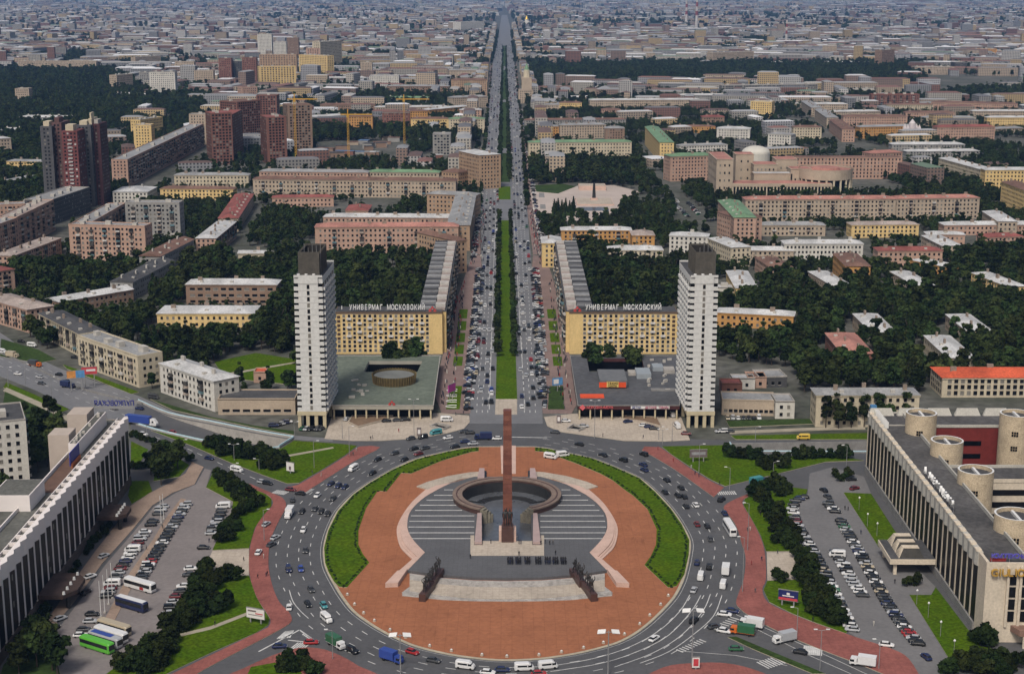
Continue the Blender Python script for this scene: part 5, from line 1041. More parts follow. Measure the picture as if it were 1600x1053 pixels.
    MB().box(-9, -15, 3.9, 9, -.55, 5.6).build('slab', ST, pc); MB().box(-8.7, -14.7, 5.6, 8.7, -.6, 5.7).build('slab_top', roofm('D'), pc)
    for k in range(3):
        m = MB(); x0 = -8 + k * 5.5; b0 = len(m.v); m.v += [(x0, -12, 5.7), (x0 + 5, -12, 5.7), (x0 + 5, -4, 5.7), (x0, -4, 5.7), (x0 + 1.4, -10.4, 8.6), (x0 + 3.6, -10.4, 8.6), (x0 + 3.6, -5.6, 8.6), (x0 + 1.4, -5.6, 8.6)]
        for f_ in ((0, 1, 5, 4), (1, 2, 6, 5), (2, 3, 7, 6), (3, 0, 4, 7), (4, 5, 6, 7)): m.f.append(f_); m.m.append(0)
        sk = m.build('skylight', mat('skylight_glass', (0.045, 0.043, 0.038), 0.3, 0.3, 0.5), pc)
        fr_ = MB()
        for e in range(6):
            g_ = e / 5; fr_.tube((x0 + 5 * g_, -12.05, 5.7), (x0 + 1.4 + 2.2 * g_, -10.45, 8.65), .14, 4); fr_.tube((x0 - .05, -12 + 8 * g_, 5.7), (x0 + 1.35, -10.4 + 4.8 * g_, 8.65), .14, 4)
        fr_.box(x0 + 1.2, -10.6, 8.55, x0 + 3.8, -5.4, 8.75)
        fr_.build('glazing_bars', ST, pc, kind='stuff')
    for sx in (-7.5, 7.5): MB().box(sx - .5, -13.5, -.1, sx + .5, -12.5, 3.9).build('column', ST, pc)
    return t
hotel_right()
# ---- tall dark tower, towers under construction
def highrise():
    base = P(71, 326); t = thing('highrise', 'dark grey and red residential high-rise with stepped top at left', 'tower', (base.x, base.y, 0))
    for (x0, x1, yt, dy, D, m, wc) in ((71, 89, 198, 0, 26, 'k', 0), (89, 104, 192, 2, 26, 'n2', 0), (104, 128, 205, -3, 24, 'r2', 1), (126, 149, 196, 3, 30, 'k', 0), (146, 151, 186, 5, 20, 'w', 2), (151, 163, 194, 5, 24, 'r3', 0)):
        g0 = P(x0, 326 - dy); h = height_at(x0, yt, 326 - dy); W = (P(x1, 326 - dy) - g0).length
        mm = {'k': mat('clad_grey', (0.075, 0.075, 0.08), 0.7, 0.2, 0.2), 'n2': mat('clad_brown', (0.11, 0.06, 0.055), 0.7, 0.2, 0.2), 'r2': mat('clad_red', (0.14, 0.045, 0.042), 0.7, 0.2, 0.2), 'r3': mat('clad_maroon', (0.065, 0.024, 0.026), 0.7, 0.2, 0.2), 'w': wallm('c')}[m]
        MB().box(g0.x - base.x, g0.y - base.y, -.3, g0.x - base.x + W, g0.y - base.y + D, h).build('wall', mm, t)
        MB().box(g0.x - base.x + W * .2, g0.y - base.y + 3, h, g0.x - base.x + W * .7, g0.y - base.y + D * .6, h + random.uniform(2, 5)).build('roof_hut', [wallm('c'), CONC, mm][random.randrange(3)], t)
        if wc != 2:
            wn, _ = window_grid(W, D, h, int(h / 3.0), 2.9, 1.5, 1.5); o_ = wn.build('window_grid', [GLASS, mat('pale_loggia', (0.36, 0.35, 0.34), 0.7, 0.2, 0.5) if wc else GLASS2, SILL], t, (g0.x - base.x, g0.y - base.y, 0), kind='stuff')
        if wc == 1:
            lg = MB().box(-1.6, -.8, 0, 1.6, 0, 1.1).mesh('loggia', mat('pale_loggia', (0.36, 0.35, 0.34), 0.7, 0.2, 0.5))
            for f in range(13): link('loggia', lg, t, (g0.x - base.x + W * .5, g0.y - base.y, h - 8 - f * 3.0 * 1.0))
    rect(P(71, 326), P(163, 326), 30)
highrise()
for a, lab in (((329, 178, 362, 177, 258, 30, 'r', 'R', 'flat'), 'nearest unfinished red brick tower with open floors'), ((362, 180, 378, 172, 252, 24, 'r', 'R', 'flat'), 'brick wing behind nearest unfinished tower'), ((370, 160, 408, 157, 228, 30, 'r', 'B', 'flat'), 'unfinished brick tower behind the nearest one'),
               ((416, 184, 447, 183, 256, 30, 'r', 'R', 'flat'), 'unfinished brick tower beside the yellow crane'), ((449, 165, 487, 164, 238, 26, 'n', 'B', 'flat'), 'unfinished brown tower with grey core behind the crane'), ((400, 150, 432, 150, 205, 24, 'r', 'B', 'flat'), 'farthest unfinished brick tower of the building site'), ((676, 210, 704, 210, 243, 20, 'g', 'S', 'flat'), 'grey block under construction near the avenue')):
    house(*a, sp=3.4, ww=2.3, wh=1.9, fh=3.0, label=lab, name='unfinished_tower')
def crane(px, base, top, jib, lab):
    h = height_at(px, top, base); g_ = P(px, base); t = thing('tower_crane', lab, 'crane', (g_.x, g_.y, 0)); m = mat('crane_yellow', (0.48, 0.27, 0.03), 0.6, 0.15, 1)
    for dx in (-.8, .8):
        for dy in (-.8, .8): MB().box(dx - .12, dy - .12, 0, dx + .12, dy + .12, h).build('mast_post', m, t)
    br = MB()
    for k in range(int(h / 3)): br.tube((-.8, -.8, k * 3), (.8, -.8, k * 3 + 3), .16, 4); br.tube((.8, .8, k * 3), (.8, -.8, k * 3 + 3), .16, 4)
    br.build('mast_bracing', m, t, kind='stuff'); MB().box(-jib * .3, -.7, h, jib, .7, h + 1.1).build('jib', m, t); MB().box(-jib * .3, -1, h - 1.5, -jib * .22, 1, h + .2).build('counterweight', CONCD, t); MB().box(-1.3, -1.3, h - 2.4, 1.3, 1.3, h - .2).build('cab', m, t); MB().box(-.5, -.5, h, .5, .5, h + 6).build('head', m, t)
crane(545, 252, 180, 26, 'yellow tower crane in the middle of the building site'); crane(632, 225, 156, 30, 'yellow tower crane at right of the building site'); crane(463, 258, 156, 24, 'yellow tower crane against the unfinished brown tower')
# ---- palace with round hall and white dome
def palace():
    b0 = P(1145, 306); t = thing('palace', 'beige palace with columned front, round hall and red roofs', 'palace', (b0.x, b0.y, 0)); B_ = wallm('b'); RR = roofm('P')
    rect(P(1118, 300), P(1410, 300), 120)
    def blk(x0, y0, x1, base, D, wins=None, m=B_, rm=RR, nm='wing', sp=3.6, fl=None, ww=1.3, wh=2.0):
        h = height_at(x0, y0, base); a, b = P(x0, y0, h), P(x1, y0, h); L = (b - a).length; o_ = bpy.data.objects.new(nm, None); C.objects.link(o_); o_.parent = t; o_.location = (a.x - b0.x, a.y - b0.y, 0)
        MB().box(0, 0, -.3, L, D, h - .02, bottom=False).build('wall', m, o_); MB().box(-.4, -.4, h, L + .4, D + .4, h + .5).build('cornice', m, o_); MB().box(.6, .6, h + .5, L - .6, D - .6, h + .62).build('roof', rm, o_)
        if wins: wn, _ = window_grid(L, D, h, fl or wins, sp, ww, wh, 1.5); wn.build('window_grid', [GLASS, GLASS2, SILL], o_, kind='stuff')
        return o_, L, h
    o_, L, h = blk(1145, 288, 1299, 310, 22, 0, nm='colonnade')
    for k in range(30): MB().box(k * L / 29 - .5, -1.0, -.3, k * L / 29 + .5, 0, h - 2.2).build('column', wallm('c'), o_)
    MB().box(1, -.1, 0, L - 1, -.01, h - 2.4).build('painted_shade', GLASS, o_); MB().box(-.6, -1.2, h - 2.2, L + .6, 0, h).build('entablature', B_, o_)  # dark sheet between the columns paints in the colonnade's shade
    blk(1120, 250, 1146, 310, 60, 5, nm='pylon', sp=4); blk(1150, 242, 1178, 296, 20, 4, nm='tower', sp=6); blk(1178, 258, 1215, 300, 24, 4, nm='wing'); blk(1178, 272, 1238, 304, 12, 2, nm='wing', rm=roofm('W')); blk(1213, 250, 1246, 298, 24, 3, nm='wing', sp=5); blk(1236, 265, 1268, 304, 20, 2, nm='wing', sp=5)
    blk(1232, 247, 1410, 280, 16, 6, m=wallm('p'), nm='rear_wing', rm=roofm('B'), sp=3.4)
    c_ = P(1290, 262, 24); hR = 24; rr = 24; d = bpy.data.objects.new('round_hall', None); C.objects.link(d); d.parent = t; d.location = (c_.x - b0.x, c_.y - b0.y, 0)
    MB().cyl(0, 0, hR - 9, hR, rr, rr, 48, cap=False).build('wall', B_, d); MB().cyl(0, 0, hR - 2.2, hR - 1.6, rr - .3, rr - .3, 48).build('roof', RR, d); MB().cyl(0, 0, -.3, hR - 9, rr - 4, rr - 4, 40).build('drum', GLASS, d)
    MB().cyl(0, 0, hR - 2, hR + .6, rr * .55, rr * .5, 32).build('lantern', RR, d)
    for k in range(22): a = 2 * math.pi * k / 22; MB().box((rr - 1) * math.cos(a) - .8, (rr - 1) * math.sin(a) - .8, -.3, (rr - 1) * math.cos(a) + .8, (rr - 1) * math.sin(a) + .8, hR - 9).build('column', wallm('c'), d)
    q = P(1181, 239, 22); m = MB(); n, k_ = 24, 7
    for j in range(k_):
        for i in range(n):
            f = lambda i_, j_: (14 * math.cos(j_ / k_ * math.pi / 2) * math.cos(2 * math.pi * i_ / n), 14 * math.cos(j_ / k_ * math.pi / 2) * math.sin(2 * math.pi * i_ / n), 7 * math.sin(j_ / k_ * math.pi / 2))
            m.quad(f(i, j), f(i + 1, j), f(i + 1, j + 1), f(i, j + 1))
    m.cyl(0, 0, -22, 0, 14, 14, 24); m.build('dome', mat('dome_white', (0.50, 0.48, 0.42), 0.6, 0.08, 0.2), t, (q.x - b0.x, q.y - b0.y, 22))
palace()
# ---- memorial square with obelisk-like statue right of the avenue
patch('stone_square', GP([(828, 296), (875, 300), (905, 290), (960, 290), (1000, 300), (985, 325), (960, 338), (925, 345), (870, 345), (836, 348)]), 0.2, mat('square_pale', (0.40, 0.34, 0.30), 0.9, 0.12, 0.05, coord='World'))
patch('square_lawn', GP([(862, 338), (898, 338), (900, 322), (862, 324)]), 0.3, GRASSD); patch('square_lawn', GP([(838, 300), (872, 303), (900, 292), (880, 288), (836, 290)]), 0.3, GRASSD); patch('square_lawn', GP([(965, 334), (984, 324), (996, 306), (980, 308), (968, 318)]), 0.3, GRASSD); patch('square_pool', GP([(905, 330), (952, 330), (950, 324), (906, 324)]), 0.28, WET)
for dx in (0, 2): patch('square_steps', GP([(842 + dx, 309 + dx * 9), (851 + dx, 309 + dx * 9), (850 + dx, 302 + dx * 9), (842 + dx, 302 + dx * 9)]), 0.3, CONCD)
q = P(928, 315); t = thing('monument', 'dark statue on a pedestal on the pale square right of avenue', 'monument', (q.x, q.y, .2)); MB().box(-3, -3, 0, 3, 3, 3).build('base', PGRAN, t); MB().cyl(0, 0, 3, 16, 1.6, .9, 10).build('shaft', BRONZE, t)
for (x0, y0, x1, y1, z, lab) in ((902, 322, 955, 312, 1.2, 'pale pink terrace around the statue'), (905, 298, 945, 294, 4, 'long pale pavilion behind the statue')):
    a, b = P(x0, y0), P(x1, y1); t = thing('terrace', lab, 'terrace', (a.x, a.y, .2)); MB().box(0, 0, 0, b.x - a.x, b.y - a.y, z).build('platform', PGRAN, t); MB().box(.5, .5, z, b.x - a.x - .5, b.y - a.y - .5, z + .15).build('paving', PALE, t)
# ---- spire tower, church, smokestacks
t0 = house(810, 141, 833, 141, 162, 22, 'b', 'S', 'flat', label='beige block under the spired tower on the avenue')
g_ = P(818, 162); t = thing('spired_tower', 'stepped beige tower with green cap on right of far avenue', 'tower', (g_.x + 5, g_.y + 12, 0)); MB().box(-8, -8, 0, 8, 8, 40).build('shaft', wallm('b'), t); MB().cyl(0, 0, 40, 52, 5.5, 4.5, 8).build('drum', wallm('c'), t); MB().cyl(0, 0, 52, 62, 4, .4, 8).build('cap', roofm('G'), t)
def stack(px, base, top, r, lab):
    h = height_at(px, top, base); g_ = P(px, base); t = thing('smokestack', lab, 'chimney', (g_.x, g_.y, 0)); n = 8
    for k in range(n): MB().cyl(0, 0, h * k / n, h * (k + 1) / n - .02, r * (1.3 - .5 * k / n), r * (1.3 - .5 * (k + 1) / n), 12).build('band', [mat('stack_red', (0.20, 0.05, 0.045), 0.8, 0.2, 0.1), mat('stack_pale', (0.42, 0.40, 0.38), 0.8, 0.2, 0.1)][(k // 1) % 2 if k > 3 else 1], t)
stack(1072, 45, 1, 5, 'left of the two tall far smokestacks'); stack(1088, 52, -3, 5, 'right of the two tall far smokestacks, banded red and white'); stack(1228, 75, 32, 3, 'banded smokestack far right of the avenue'); stack(604, 79, 58, 2, 'thin white stack in far industrial area left of the avenue')
g_ = P(823, 44); t = thing('church', 'far white church with golden dome right of the avenue', 'church', (g_.x, g_.y, 0)); MB().box(-14, -14, 0, 14, 14, 26).build('body', wallm('w'), t); MB().cyl(0, 0, 26, 36, 9, 8, 12).build('drum', wallm('w'), t); MB().cyl(0, 0, 36, 44, 9, 4, 12).cyl(0, 0, 44, 52, 4, .3, 12).build('dome', mat('gold_dome', (0.55, 0.36, 0.05), 0.35, 0.1, 1, 0.6, 0.7), t)
g_ = P(1424, 220); t = thing('church', 'small pink church with pointed towers at right', 'church', (g_.x, g_.y, 0)); pm = mat('church_pink', (0.48, 0.30, 0.31), 0.8, 0.1, 0.3); MB().box(-9, -9, 0, 9, 9, 12).build('body', pm, t)
for dx, dy, r, hh in ((0, 0, 4, 26), (-7, -7, 2.2, 20), (7, -7, 2.2, 20), (-7, 7, 2.2, 20), (7, 7, 2.2, 20)): MB().cyl(dx, dy, 12, hh - 5, r, r, 8).cyl(dx, dy, hh - 5, hh, r, .2, 8).build('spire', mat('church_white', (0.52, 0.48, 0.48), 0.8, 0.1, 0.3), t)
# ================================================================ TREES
BARK = mat('bark', (0.06, 0.045, 0.035), 0.95, 0.3, 1.0)
LEAF = mat('leaf', (0.010, 0.019, 0.007), 0.9, 0.6, 0.42, 0.05, rnd=0.6, col2=(0.036, 0.056, 0.016), detail=3)  # noise paints lit and dark clumps into the crown colour
LEAFB = mat('shrub_leaf', (0.007, 0.013, 0.004), 0.9, 0.6, 0.8, 0.05, rnd=0.35, col2=(0.022, 0.036, 0.010), detail=3)
def crown_mesh(name, H_, Rr, z0, nleaf, size, lobes, m, seed, cone=False):
    r = np.random.default_rng(seed); vs = []; fs = []
    lob = []
    for k in range(lobes):
        a = r.uniform(0, 2 * math.pi); zz = r.uniform(0.12, 0.88); rr = Rr * r.uniform(.25, .62) * (1 - .5 * abs(zz - .45))
        lob.append((rr * math.cos(a), rr * math.sin(a), z0 + (H_ - z0) * zz, Rr * r.uniform(.36, .58) * (1 - .45 * max(0, zz - .4))))
    lob.append((0, 0, z0 + (H_ - z0) * .5, Rr * .62))
    tot = sum(l[3] ** 2 for l in lob)
    for k in range(nleaf):
        if cone:
            zz = r.uniform(0, 1) ** 1.3; a = r.uniform(0, 2 * math.pi); rr = Rr * (1 - zz) * r.uniform(.55, 1.05); p = np.array([rr * math.cos(a), rr * math.sin(a), z0 + (H_ - z0) * zz]); n = np.array([math.cos(a), math.sin(a), .5])
        else:
            l = lob[r.choice(len(lob), p=[q[3] ** 2 / tot for q in lob])]; n = r.normal(size=3); n /= np.linalg.norm(n)
            if n[2] < -.35: n[2] *= -1
            p = np.array(l[:3]) + n * np.array([1, 1, .85]) * l[3] * r.uniform(.72, 1.08)
        nn = n + r.normal(size=3) * .55; nn /= np.linalg.norm(nn); u = np.cross(nn, r.normal(size=3)); u /= np.linalg.norm(u); v = np.cross(nn, u); s = size * r.uniform(.6, 1.35)
        b = len(vs); bend = nn * s * .35
        vs += [tuple(p - u * s - v * s * .6), tuple(p + u * s - v * s * .5), tuple(p + u * s * .7 + v * s * .7 - bend), tuple(p - u * s * .7 + v * s * .75 - bend)]; fs.append((b, b + 1, b + 2, b + 3))
    # dim inner mass so that gaps show leaves, not daylight
    for l in lob:
        b = len(vs); q = l[3] * .66
        vs += [(l[0] + q, l[1], l[2]), (l[0] - q, l[1], l[2]), (l[0], l[1] + q, l[2]), (l[0], l[1] - q, l[2]), (l[0], l[1], l[2] + q), (l[0], l[1], l[2] - q)]
        if not cone: fs += [(b, b + 2, b + 4), (b + 2, b + 1, b + 4), (b + 1, b + 3, b + 4), (b + 3, b, b + 4), (b + 2, b, b + 5), (b + 1, b + 2, b + 5), (b + 3, b + 1, b + 5), (b, b + 3, b + 5)]
    me = bpy.data.meshes.new(name); me.from_pydata(vs, [], fs); me.materials.append(m); me.update(); return me
def trunk_mesh(H_, r0, z1, seed):
    r = random.Random(seed); m = MB(); m.cyl(0, 0, -.3, z1, r0, r0 * .55, 7)
    for k in range(4): a = r.uniform(0, 6.28); m.tube((0, 0, z1 * .75), (math.cos(a) * H_ * .18, math.sin(a) * H_ * .18, z1 + H_ * .22), r0 * .3, 5)
    return m.mesh('trunk', BARK)
PROTO = {}
for k in range(5): PROTO['d%d' % k] = (crown_mesh('crown', 10 + (k % 3) * .8, 4.0 + .3 * (k % 2), 2.6, 620, .62, 9 + k, LEAF, 11 + k), trunk_mesh(10, .28, 4.2, k))
for k in range(2): PROTO['t%d' % k] = (crown_mesh('crown', 15, 3.0, 2.4, 700, .62, 13, LEAF, 31 + k), trunk_mesh(14, .28, 6, 7 + k))
for k in range(3): PROTO['s%d' % k] = (crown_mesh('crown', 4.0, 2.5, .1, 700, .36, 9, LEAFB, 41 + k), trunk_mesh(3.5, .12, 1.4, 17 + k))
PROTO['c0'] = (crown_mesh('crown', 13, 2.8, 1.0, 700, .5, 2, LEAFB, 61, cone=True), trunk_mesh(12, .2, 9, 27))
N_TREE = [0]
def tree(key, x, y, s, label, group, name=None, z=0.0, sz=None):
    cr, tr = PROTO[key]; t = thing(name or ('shrub' if key[0] == 's' else 'tree'), label, 'shrub' if key[0] == 's' else 'tree', (x, y, z), random.uniform(0, 6.28), group)
    t.scale = (s, s, sz or s); link('crown', cr, t); link('trunk', tr, t); N_TREE[0] += 1; return t
def along(pts, n, jit=0):
    out = []; cum = [0]
    for a, b in zip(pts, pts[1:]): cum.append(cum[-1] + math.dist(a, b))
    for k in range(n):
        s = cum[-1] * (k + .5) / n
        for i in range(len(pts) - 1):
            if cum[i + 1] >= s:
                f = (s - cum[i]) / (cum[i + 1] - cum[i]); out.append((pts[i][0] + (pts[i + 1][0] - pts[i][0]) * f + random.uniform(-jit, jit), pts[i][1] + (pts[i + 1][1] - pts[i][1]) * f + random.uniform(-jit, jit))); break
    return out
SH = [  # label, group, photo points, size range, kinds
 ('round dark shrub in the clump between left car park and ring pavement', 'shrubs right of the left car park', [(340, 748), (352, 752), (362, 757), (374, 764), (384, 772), (394, 781), (402, 792), (392, 800), (380, 796), (376, 806), (366, 816), (360, 828), (352, 838), (345, 848), (356, 846), (368, 830), (372, 784), (358, 768), (348, 760), (366, 774)], (.95, 1.35)),
 ('round dark shrub in the lower clump beside the left car park', 'shrubs at lower right of the left car park', [(325, 893), (322, 905), (314, 915), (307, 925), (303, 938), (295, 950), (286, 965), (279, 982), (318, 930), (330, 938), (342, 946), (322, 950), (336, 958), (310, 966), (298, 975), (348, 952), (352, 908), (340, 912), (364, 906), (330, 920), (288, 985), (312, 950)], (1.05, 1.5)),
 ('round dark shrub in the clump at lower end of left car park', 'shrubs at the foot of the left car park', [(268, 1003), (248, 1014), (228, 1024), (206, 1034), (188, 1044), (258, 1022), (238, 1033), (218, 1043), (270, 1018), (200, 1052), (250, 1040), (228, 1052), (265, 990), (240, 1050)], (1.1, 1.6)),
 ('dark shrub in the thicket on the triangular left lawn', 'shrubs on the left triangular lawn', [(330, 699), (342, 703), (352, 702), (364, 706), (376, 708), (388, 711), (400, 711), (350, 712), (372, 716), (390, 718), (412, 715), (425, 716), (420, 726), (432, 724), (438, 730), (422, 734), (410, 732)], (1.1, 1.5)),
 ('low dark hedge shrub lining the side road by left hotel', 'hedge shrubs by the left hotel', [(206, 683), (214, 685), (222, 688), (231, 691), (240, 694), (250, 698), (262, 703), (272, 708), (282, 714), (292, 719), (298, 721), (208, 733), (216, 733), (225, 732)], (.6, .8)),
 ('round dark shrub in the clump right of the ring', 'shrubs left of the right car park', [(1180, 776), (1192, 770), (1203, 766), (1214, 762), (1187, 784), (1198, 790), (1206, 800), (1217, 806), (1208, 816), (1220, 822), (1212, 830), (1229, 826), (1236, 838), (1224, 842), (1242, 852), (1231, 856), (1216, 850), (1195, 800), (1222, 762), (1228, 772), (1218, 776)], (1.0, 1.4)),
 ('round dark shrub in the lower clump beside right car park', 'shrubs at lower left of the right car park', [(1249, 874), (1256, 884), (1262, 894), (1270, 904), (1276, 915), (1283, 926), (1291, 938), (1286, 950), (1298, 952), (1272, 944), (1263, 934), (1302, 966), (1288, 968), (1259, 920), (1250, 908), (1276, 958), (1266, 950), (1295, 975), (1310, 975), (1252, 895)], (1.05, 1.5)),
 ('lone dark shrub on the lawn below the right stone pad', None, [(1217, 908)], (1.1, 1.2)),
 ('dark shrub on the lawn before the right underpass', 'shrubs before the right underpass', [(1140, 715), (1150, 716), (1160, 717), (1172, 717), (1184, 718), (1192, 728), (1204, 724), (1216, 724), (1228, 722), (1242, 717), (1256, 717), (1270, 716), (1284, 716), (1298, 716), (1312, 716), (1200, 734), (1225, 732), (1322, 716)], (.9, 1.3)),
 ('dark shrub at lower right corner by the pale hotel', 'shrubs at the lower right corner', [(1530, 1040), (1545, 1046), (1560, 1040), (1575, 1050), (1590, 1042), (1520, 1050), (1540, 1056), (1565, 1058), (1532, 1008), (1545, 1008), (1500, 1047), (1480, 1052)], (1.0, 1.5)),
 ('dark shrub on the red island at the bottom left', 'shrubs on the bottom left island', [(442, 1050), (452, 1046), (462, 1048), (472, 1046), (482, 1052), (475, 1040), (492, 1054)], (1.0, 1.3)),
 ('low shrub in the bed before the left hotel bays', 'shrubs before the left hotel', [(163, 832), (170, 826), (148, 848), (141, 858), (135, 866), (122, 888), (115, 898), (155, 842), (165, 838), (68, 960), (75, 955)], (.6, .8)),
 ('dark shrub by the porch of the right hotel', 'shrubs by the right hotel porch', [(1306, 745), (1318, 748), (1325, 745), (1312, 752), (1418, 916), (1430, 914)], (.7, .9)),
]
for lab, grp, pts, sr in [(a[0], a[1], a[2], a[3]) for a in SH]:
    for k_, (px, py) in enumerate(sorted(pts)): lb = lab if len(pts) == 1 else '%s, %s from left' % (lab, nth(k_ + 1)); q = P(px, py); s = random.uniform(*sr); tree('s%d' % random.randrange(3), q.x, q.y, s, lb, grp, z=.2, sz=s * random.uniform(.85, 1.1))
TR = [
 ('pointed dark conifer on the pale square right of the avenue', 'conifers on the pale square', [(866, 332), (872, 330), (878, 333), (884, 330), (890, 333), (896, 331), (869, 336), (881, 337), (893, 337)], (.8, 1.0), 'c'),
 ('dark tree on the near edge of the pale square', 'trees on the near edge of the pale square', [(843, 350), (852, 351), (905, 348), (915, 350), (930, 349), (945, 350), (960, 346), (972, 342), (980, 336), (988, 330), (975, 326), (992, 320)], (.8, 1.1), 'd'),
 ('dark leafy tree on the lawn beside the left hotel end', 'trees at the end of the left hotel', [(236, 742), (247, 748), (258, 744), (268, 738), (278, 732), (246, 732), (262, 728), (252, 758)], (.8, 1.05), 'd'),
 ('dark tree at lower left corner before the hotel', 'trees at the lower left corner', [(50, 1012), (62, 1022), (75, 1032), (58, 1042), (82, 1048), (40, 1035), (66, 1000), (30, 1055), (90, 1056)], (.8, 1.1), 'd'),
 ('dark tree in the wood between the tall slab and left hotel', 'trees behind the left hotel', [(10, 745), (25, 735), (40, 725), (55, 722), (70, 715), (85, 705), (45, 745), (30, 757), (60, 738), (75, 728), (15, 762), (5, 780), (90, 722), (100, 712), (52, 705), (68, 700), (34, 712), (20, 720)], (1.05, 1.35), 'd'),
 ('tree in the courtyard behind the left store hall', 'trees in the left store court', [(606, 578), (618, 577), (632, 576), (645, 575), (654, 572), (612, 572), (638, 571)], (1.0, 1.25), 'd'),
 ('tree in the courtyard behind the right store hall', 'trees in the right store court', [(921, 578), (930, 579), (953, 577), (982, 578), (990, 579), (926, 570)], (1.0, 1.3), 'd'),
 ('tall dark tree in front of the cream block behind right hotel', 'trees before the cream block', [(1290, 669), (1310, 670), (1330, 669), (1350, 668), (1372, 668), (1390, 667), (1412, 666)], (.9, 1.1), 't'),
 ('dark tree on the verge beside the cream dark-roofed block', 'trees beside the highway block', [(48, 528), (66, 540), (74, 545), (60, 536), (84, 540)], (.95, 1.2), 'd'),
 ('shrubby tree on the lawn between highway and left hotel', 'trees between highway and left hotel', [(55, 655), (72, 660), (84, 652), (92, 664), (62, 664), (40, 648), (75, 645)], (.5, .8), 'd'),
]
for lab, grp, pts, sr, kk in TR:
    for k_, (px, py) in enumerate(sorted(pts)): lb = '%s, %s from left' % (lab, nth(k_ + 1)); q = P(px, py); tree(('d%d' % random.randrange(5)) if kk == 'd' else 'c0' if kk == 'c' else 't%d' % random.randrange(2), q.x, q.y, random.uniform(*sr), lb, grp)
for side, line in (('left', [(777.5, 560), (777.5, 480), (779, 400), (780.5, 335)]), ('right', [(803.5, 560), (802, 480), (799, 400), (797, 335)])):
    for k_, (px, py) in enumerate(along(line, 40, .5)): q = P(px, py); tree('t0' if random.random() < .35 else 'd%d' % random.randrange(5), q.x, q.y, random.uniform(.5, .68), 'dark tree in the %s row on the avenue median, %s from the camera' % (side, nth(k_ + 1)), 'trees in the %s median row' % side)
# ---- woods: everywhere between the buildings where no lawn, road or house is
def pip(px, py, poly):
    inside = np.zeros(len(px), bool); n = len(poly); j = n - 1
    for i in range(n):
        xi, yi = poly[i]; xj, yj = poly[j]
        if yi != yj: inside ^= ((yi > py) != (yj > py)) & (px < (xj - xi) * (py - yi) / (yj - yi) + xi)
        j = i
    return inside
def vnoise(x, y, sc, seed):
    r = np.random.default_rng(seed); T = r.random((256, 256)); gx, gy = x / sc, y / sc; ix, iy = np.floor(gx).astype(int), np.floor(gy).astype(int); fx, fy = gx - ix, gy - iy; fx = fx * fx * (3 - 2 * fx); fy = fy * fy * (3 - 2 * fy)
    g4 = lambda a, b: T[a % 256, b % 256]
    return (g4(ix, iy) * (1 - fx) + g4(ix + 1, iy) * fx) * (1 - fy) + (g4(ix, iy + 1) * (1 - fx) + g4(ix + 1, iy + 1) * fx) * fy
CLEAR = [[tuple(P(x, y)) for x, y in q] for q in (
    [(-60, 1100), (-60, 690), (120, 655), (200, 660), (460, 690), (560, 648), (733, 650), (1078, 640), (1250, 655), (1270, 672), (1355, 672), (1700, 690), (1700, 1100)],
    [(-80, 480), (60, 525), (120, 560), (250, 622), (340, 645), (462, 652), (462, 690), (-80, 600)],
    [(462, 600), (523, 545), (690, 545), (735, 400), (742, 330), (754, 200), (770, 90), (803, 90), (817, 200), (838, 330), (852, 400), (893, 545), (1060, 545), (1125, 560), (1240, 580), (1250, 660), (730, 690), (462, 690)],
    [(335, 560), (400, 548), (462, 556), (462, 606), (335, 606)], [(820, 350), (826, 290), (905, 286), (1000, 296), (990, 325), (960, 345), (900, 350)],
    [(1015, 270), (1030, 268), (1095, 330), (1105, 360), (1060, 360), (1050, 320)], [(200, 300), (330, 225), (345, 230), (240, 305), (120, 385), (60, 400), (90, 370)], [(0, 420), (80, 395), (95, 365), (60, 360), (0, 400)],
    [(500, 222), (640, 220), (640, 250), (560, 256), (480, 258), (490, 240)], [(760, 100), (815, 100), (822, 230), (750, 230)], [(1275, 215), (1300, 205), (1340, 220), (1430, 240), (1420, 262), (1330, 240)],
    [(600, 415), (625, 415), (622, 440), (602, 440)], [(1460, 150), (1600, 138), (1600, 120), (1440, 118)])]
def clear_mask(x, y, pad=2.0, front=6.0):
    ok = np.ones(len(x), bool)
    for q in CLEAR: ok &= ~pip(x, y, q)
    for q in EXCL: ok &= ~pip(x, y, q)
    for (ox, oy, ux, uy, L, D) in RECTS:
        a = (x - ox) * ux + (y - oy) * uy; b = -(x - ox) * uy + (y - oy) * ux
        ok &= ~((a > -pad - 1) & (a < L + pad + 1) & (b > -pad - front) & (b < D + pad))
    return ok
def scatter(y0, y1, cell, seed):
    r = np.random.default_rng(seed); ys = np.arange(y0, y1, cell); X = []; Y = []
    for yy in ys:
        wd = yy * .40 + 60; xs = np.arange(-wd, wd, cell); X.append(xs); Y.append(np.full(len(xs), yy))
    X = np.concatenate(X); Y = np.concatenate(Y); return X + r.uniform(-.5, .5, len(X)) * cell, Y + r.uniform(-.5, .5, len(Y)) * cell
X, Y = scatter(690, 2400, 6.6, 3)
keep = clear_mask(X, Y, 3.4, 9.0); X, Y = X[keep], Y[keep]
dens = vnoise(X, Y, 55, 5) * .6 + vnoise(X, Y, 19, 6) * .4
park = [[tuple(P(x, y)) for x, y in q] for q in ([(815, 108), (1100, 100), (1410, 105), (1425, 140), (1130, 130), (990, 138), (830, 134)], [(0, 112), (180, 112), (240, 150), (330, 150), (320, 175), (200, 185), (0, 180)])]
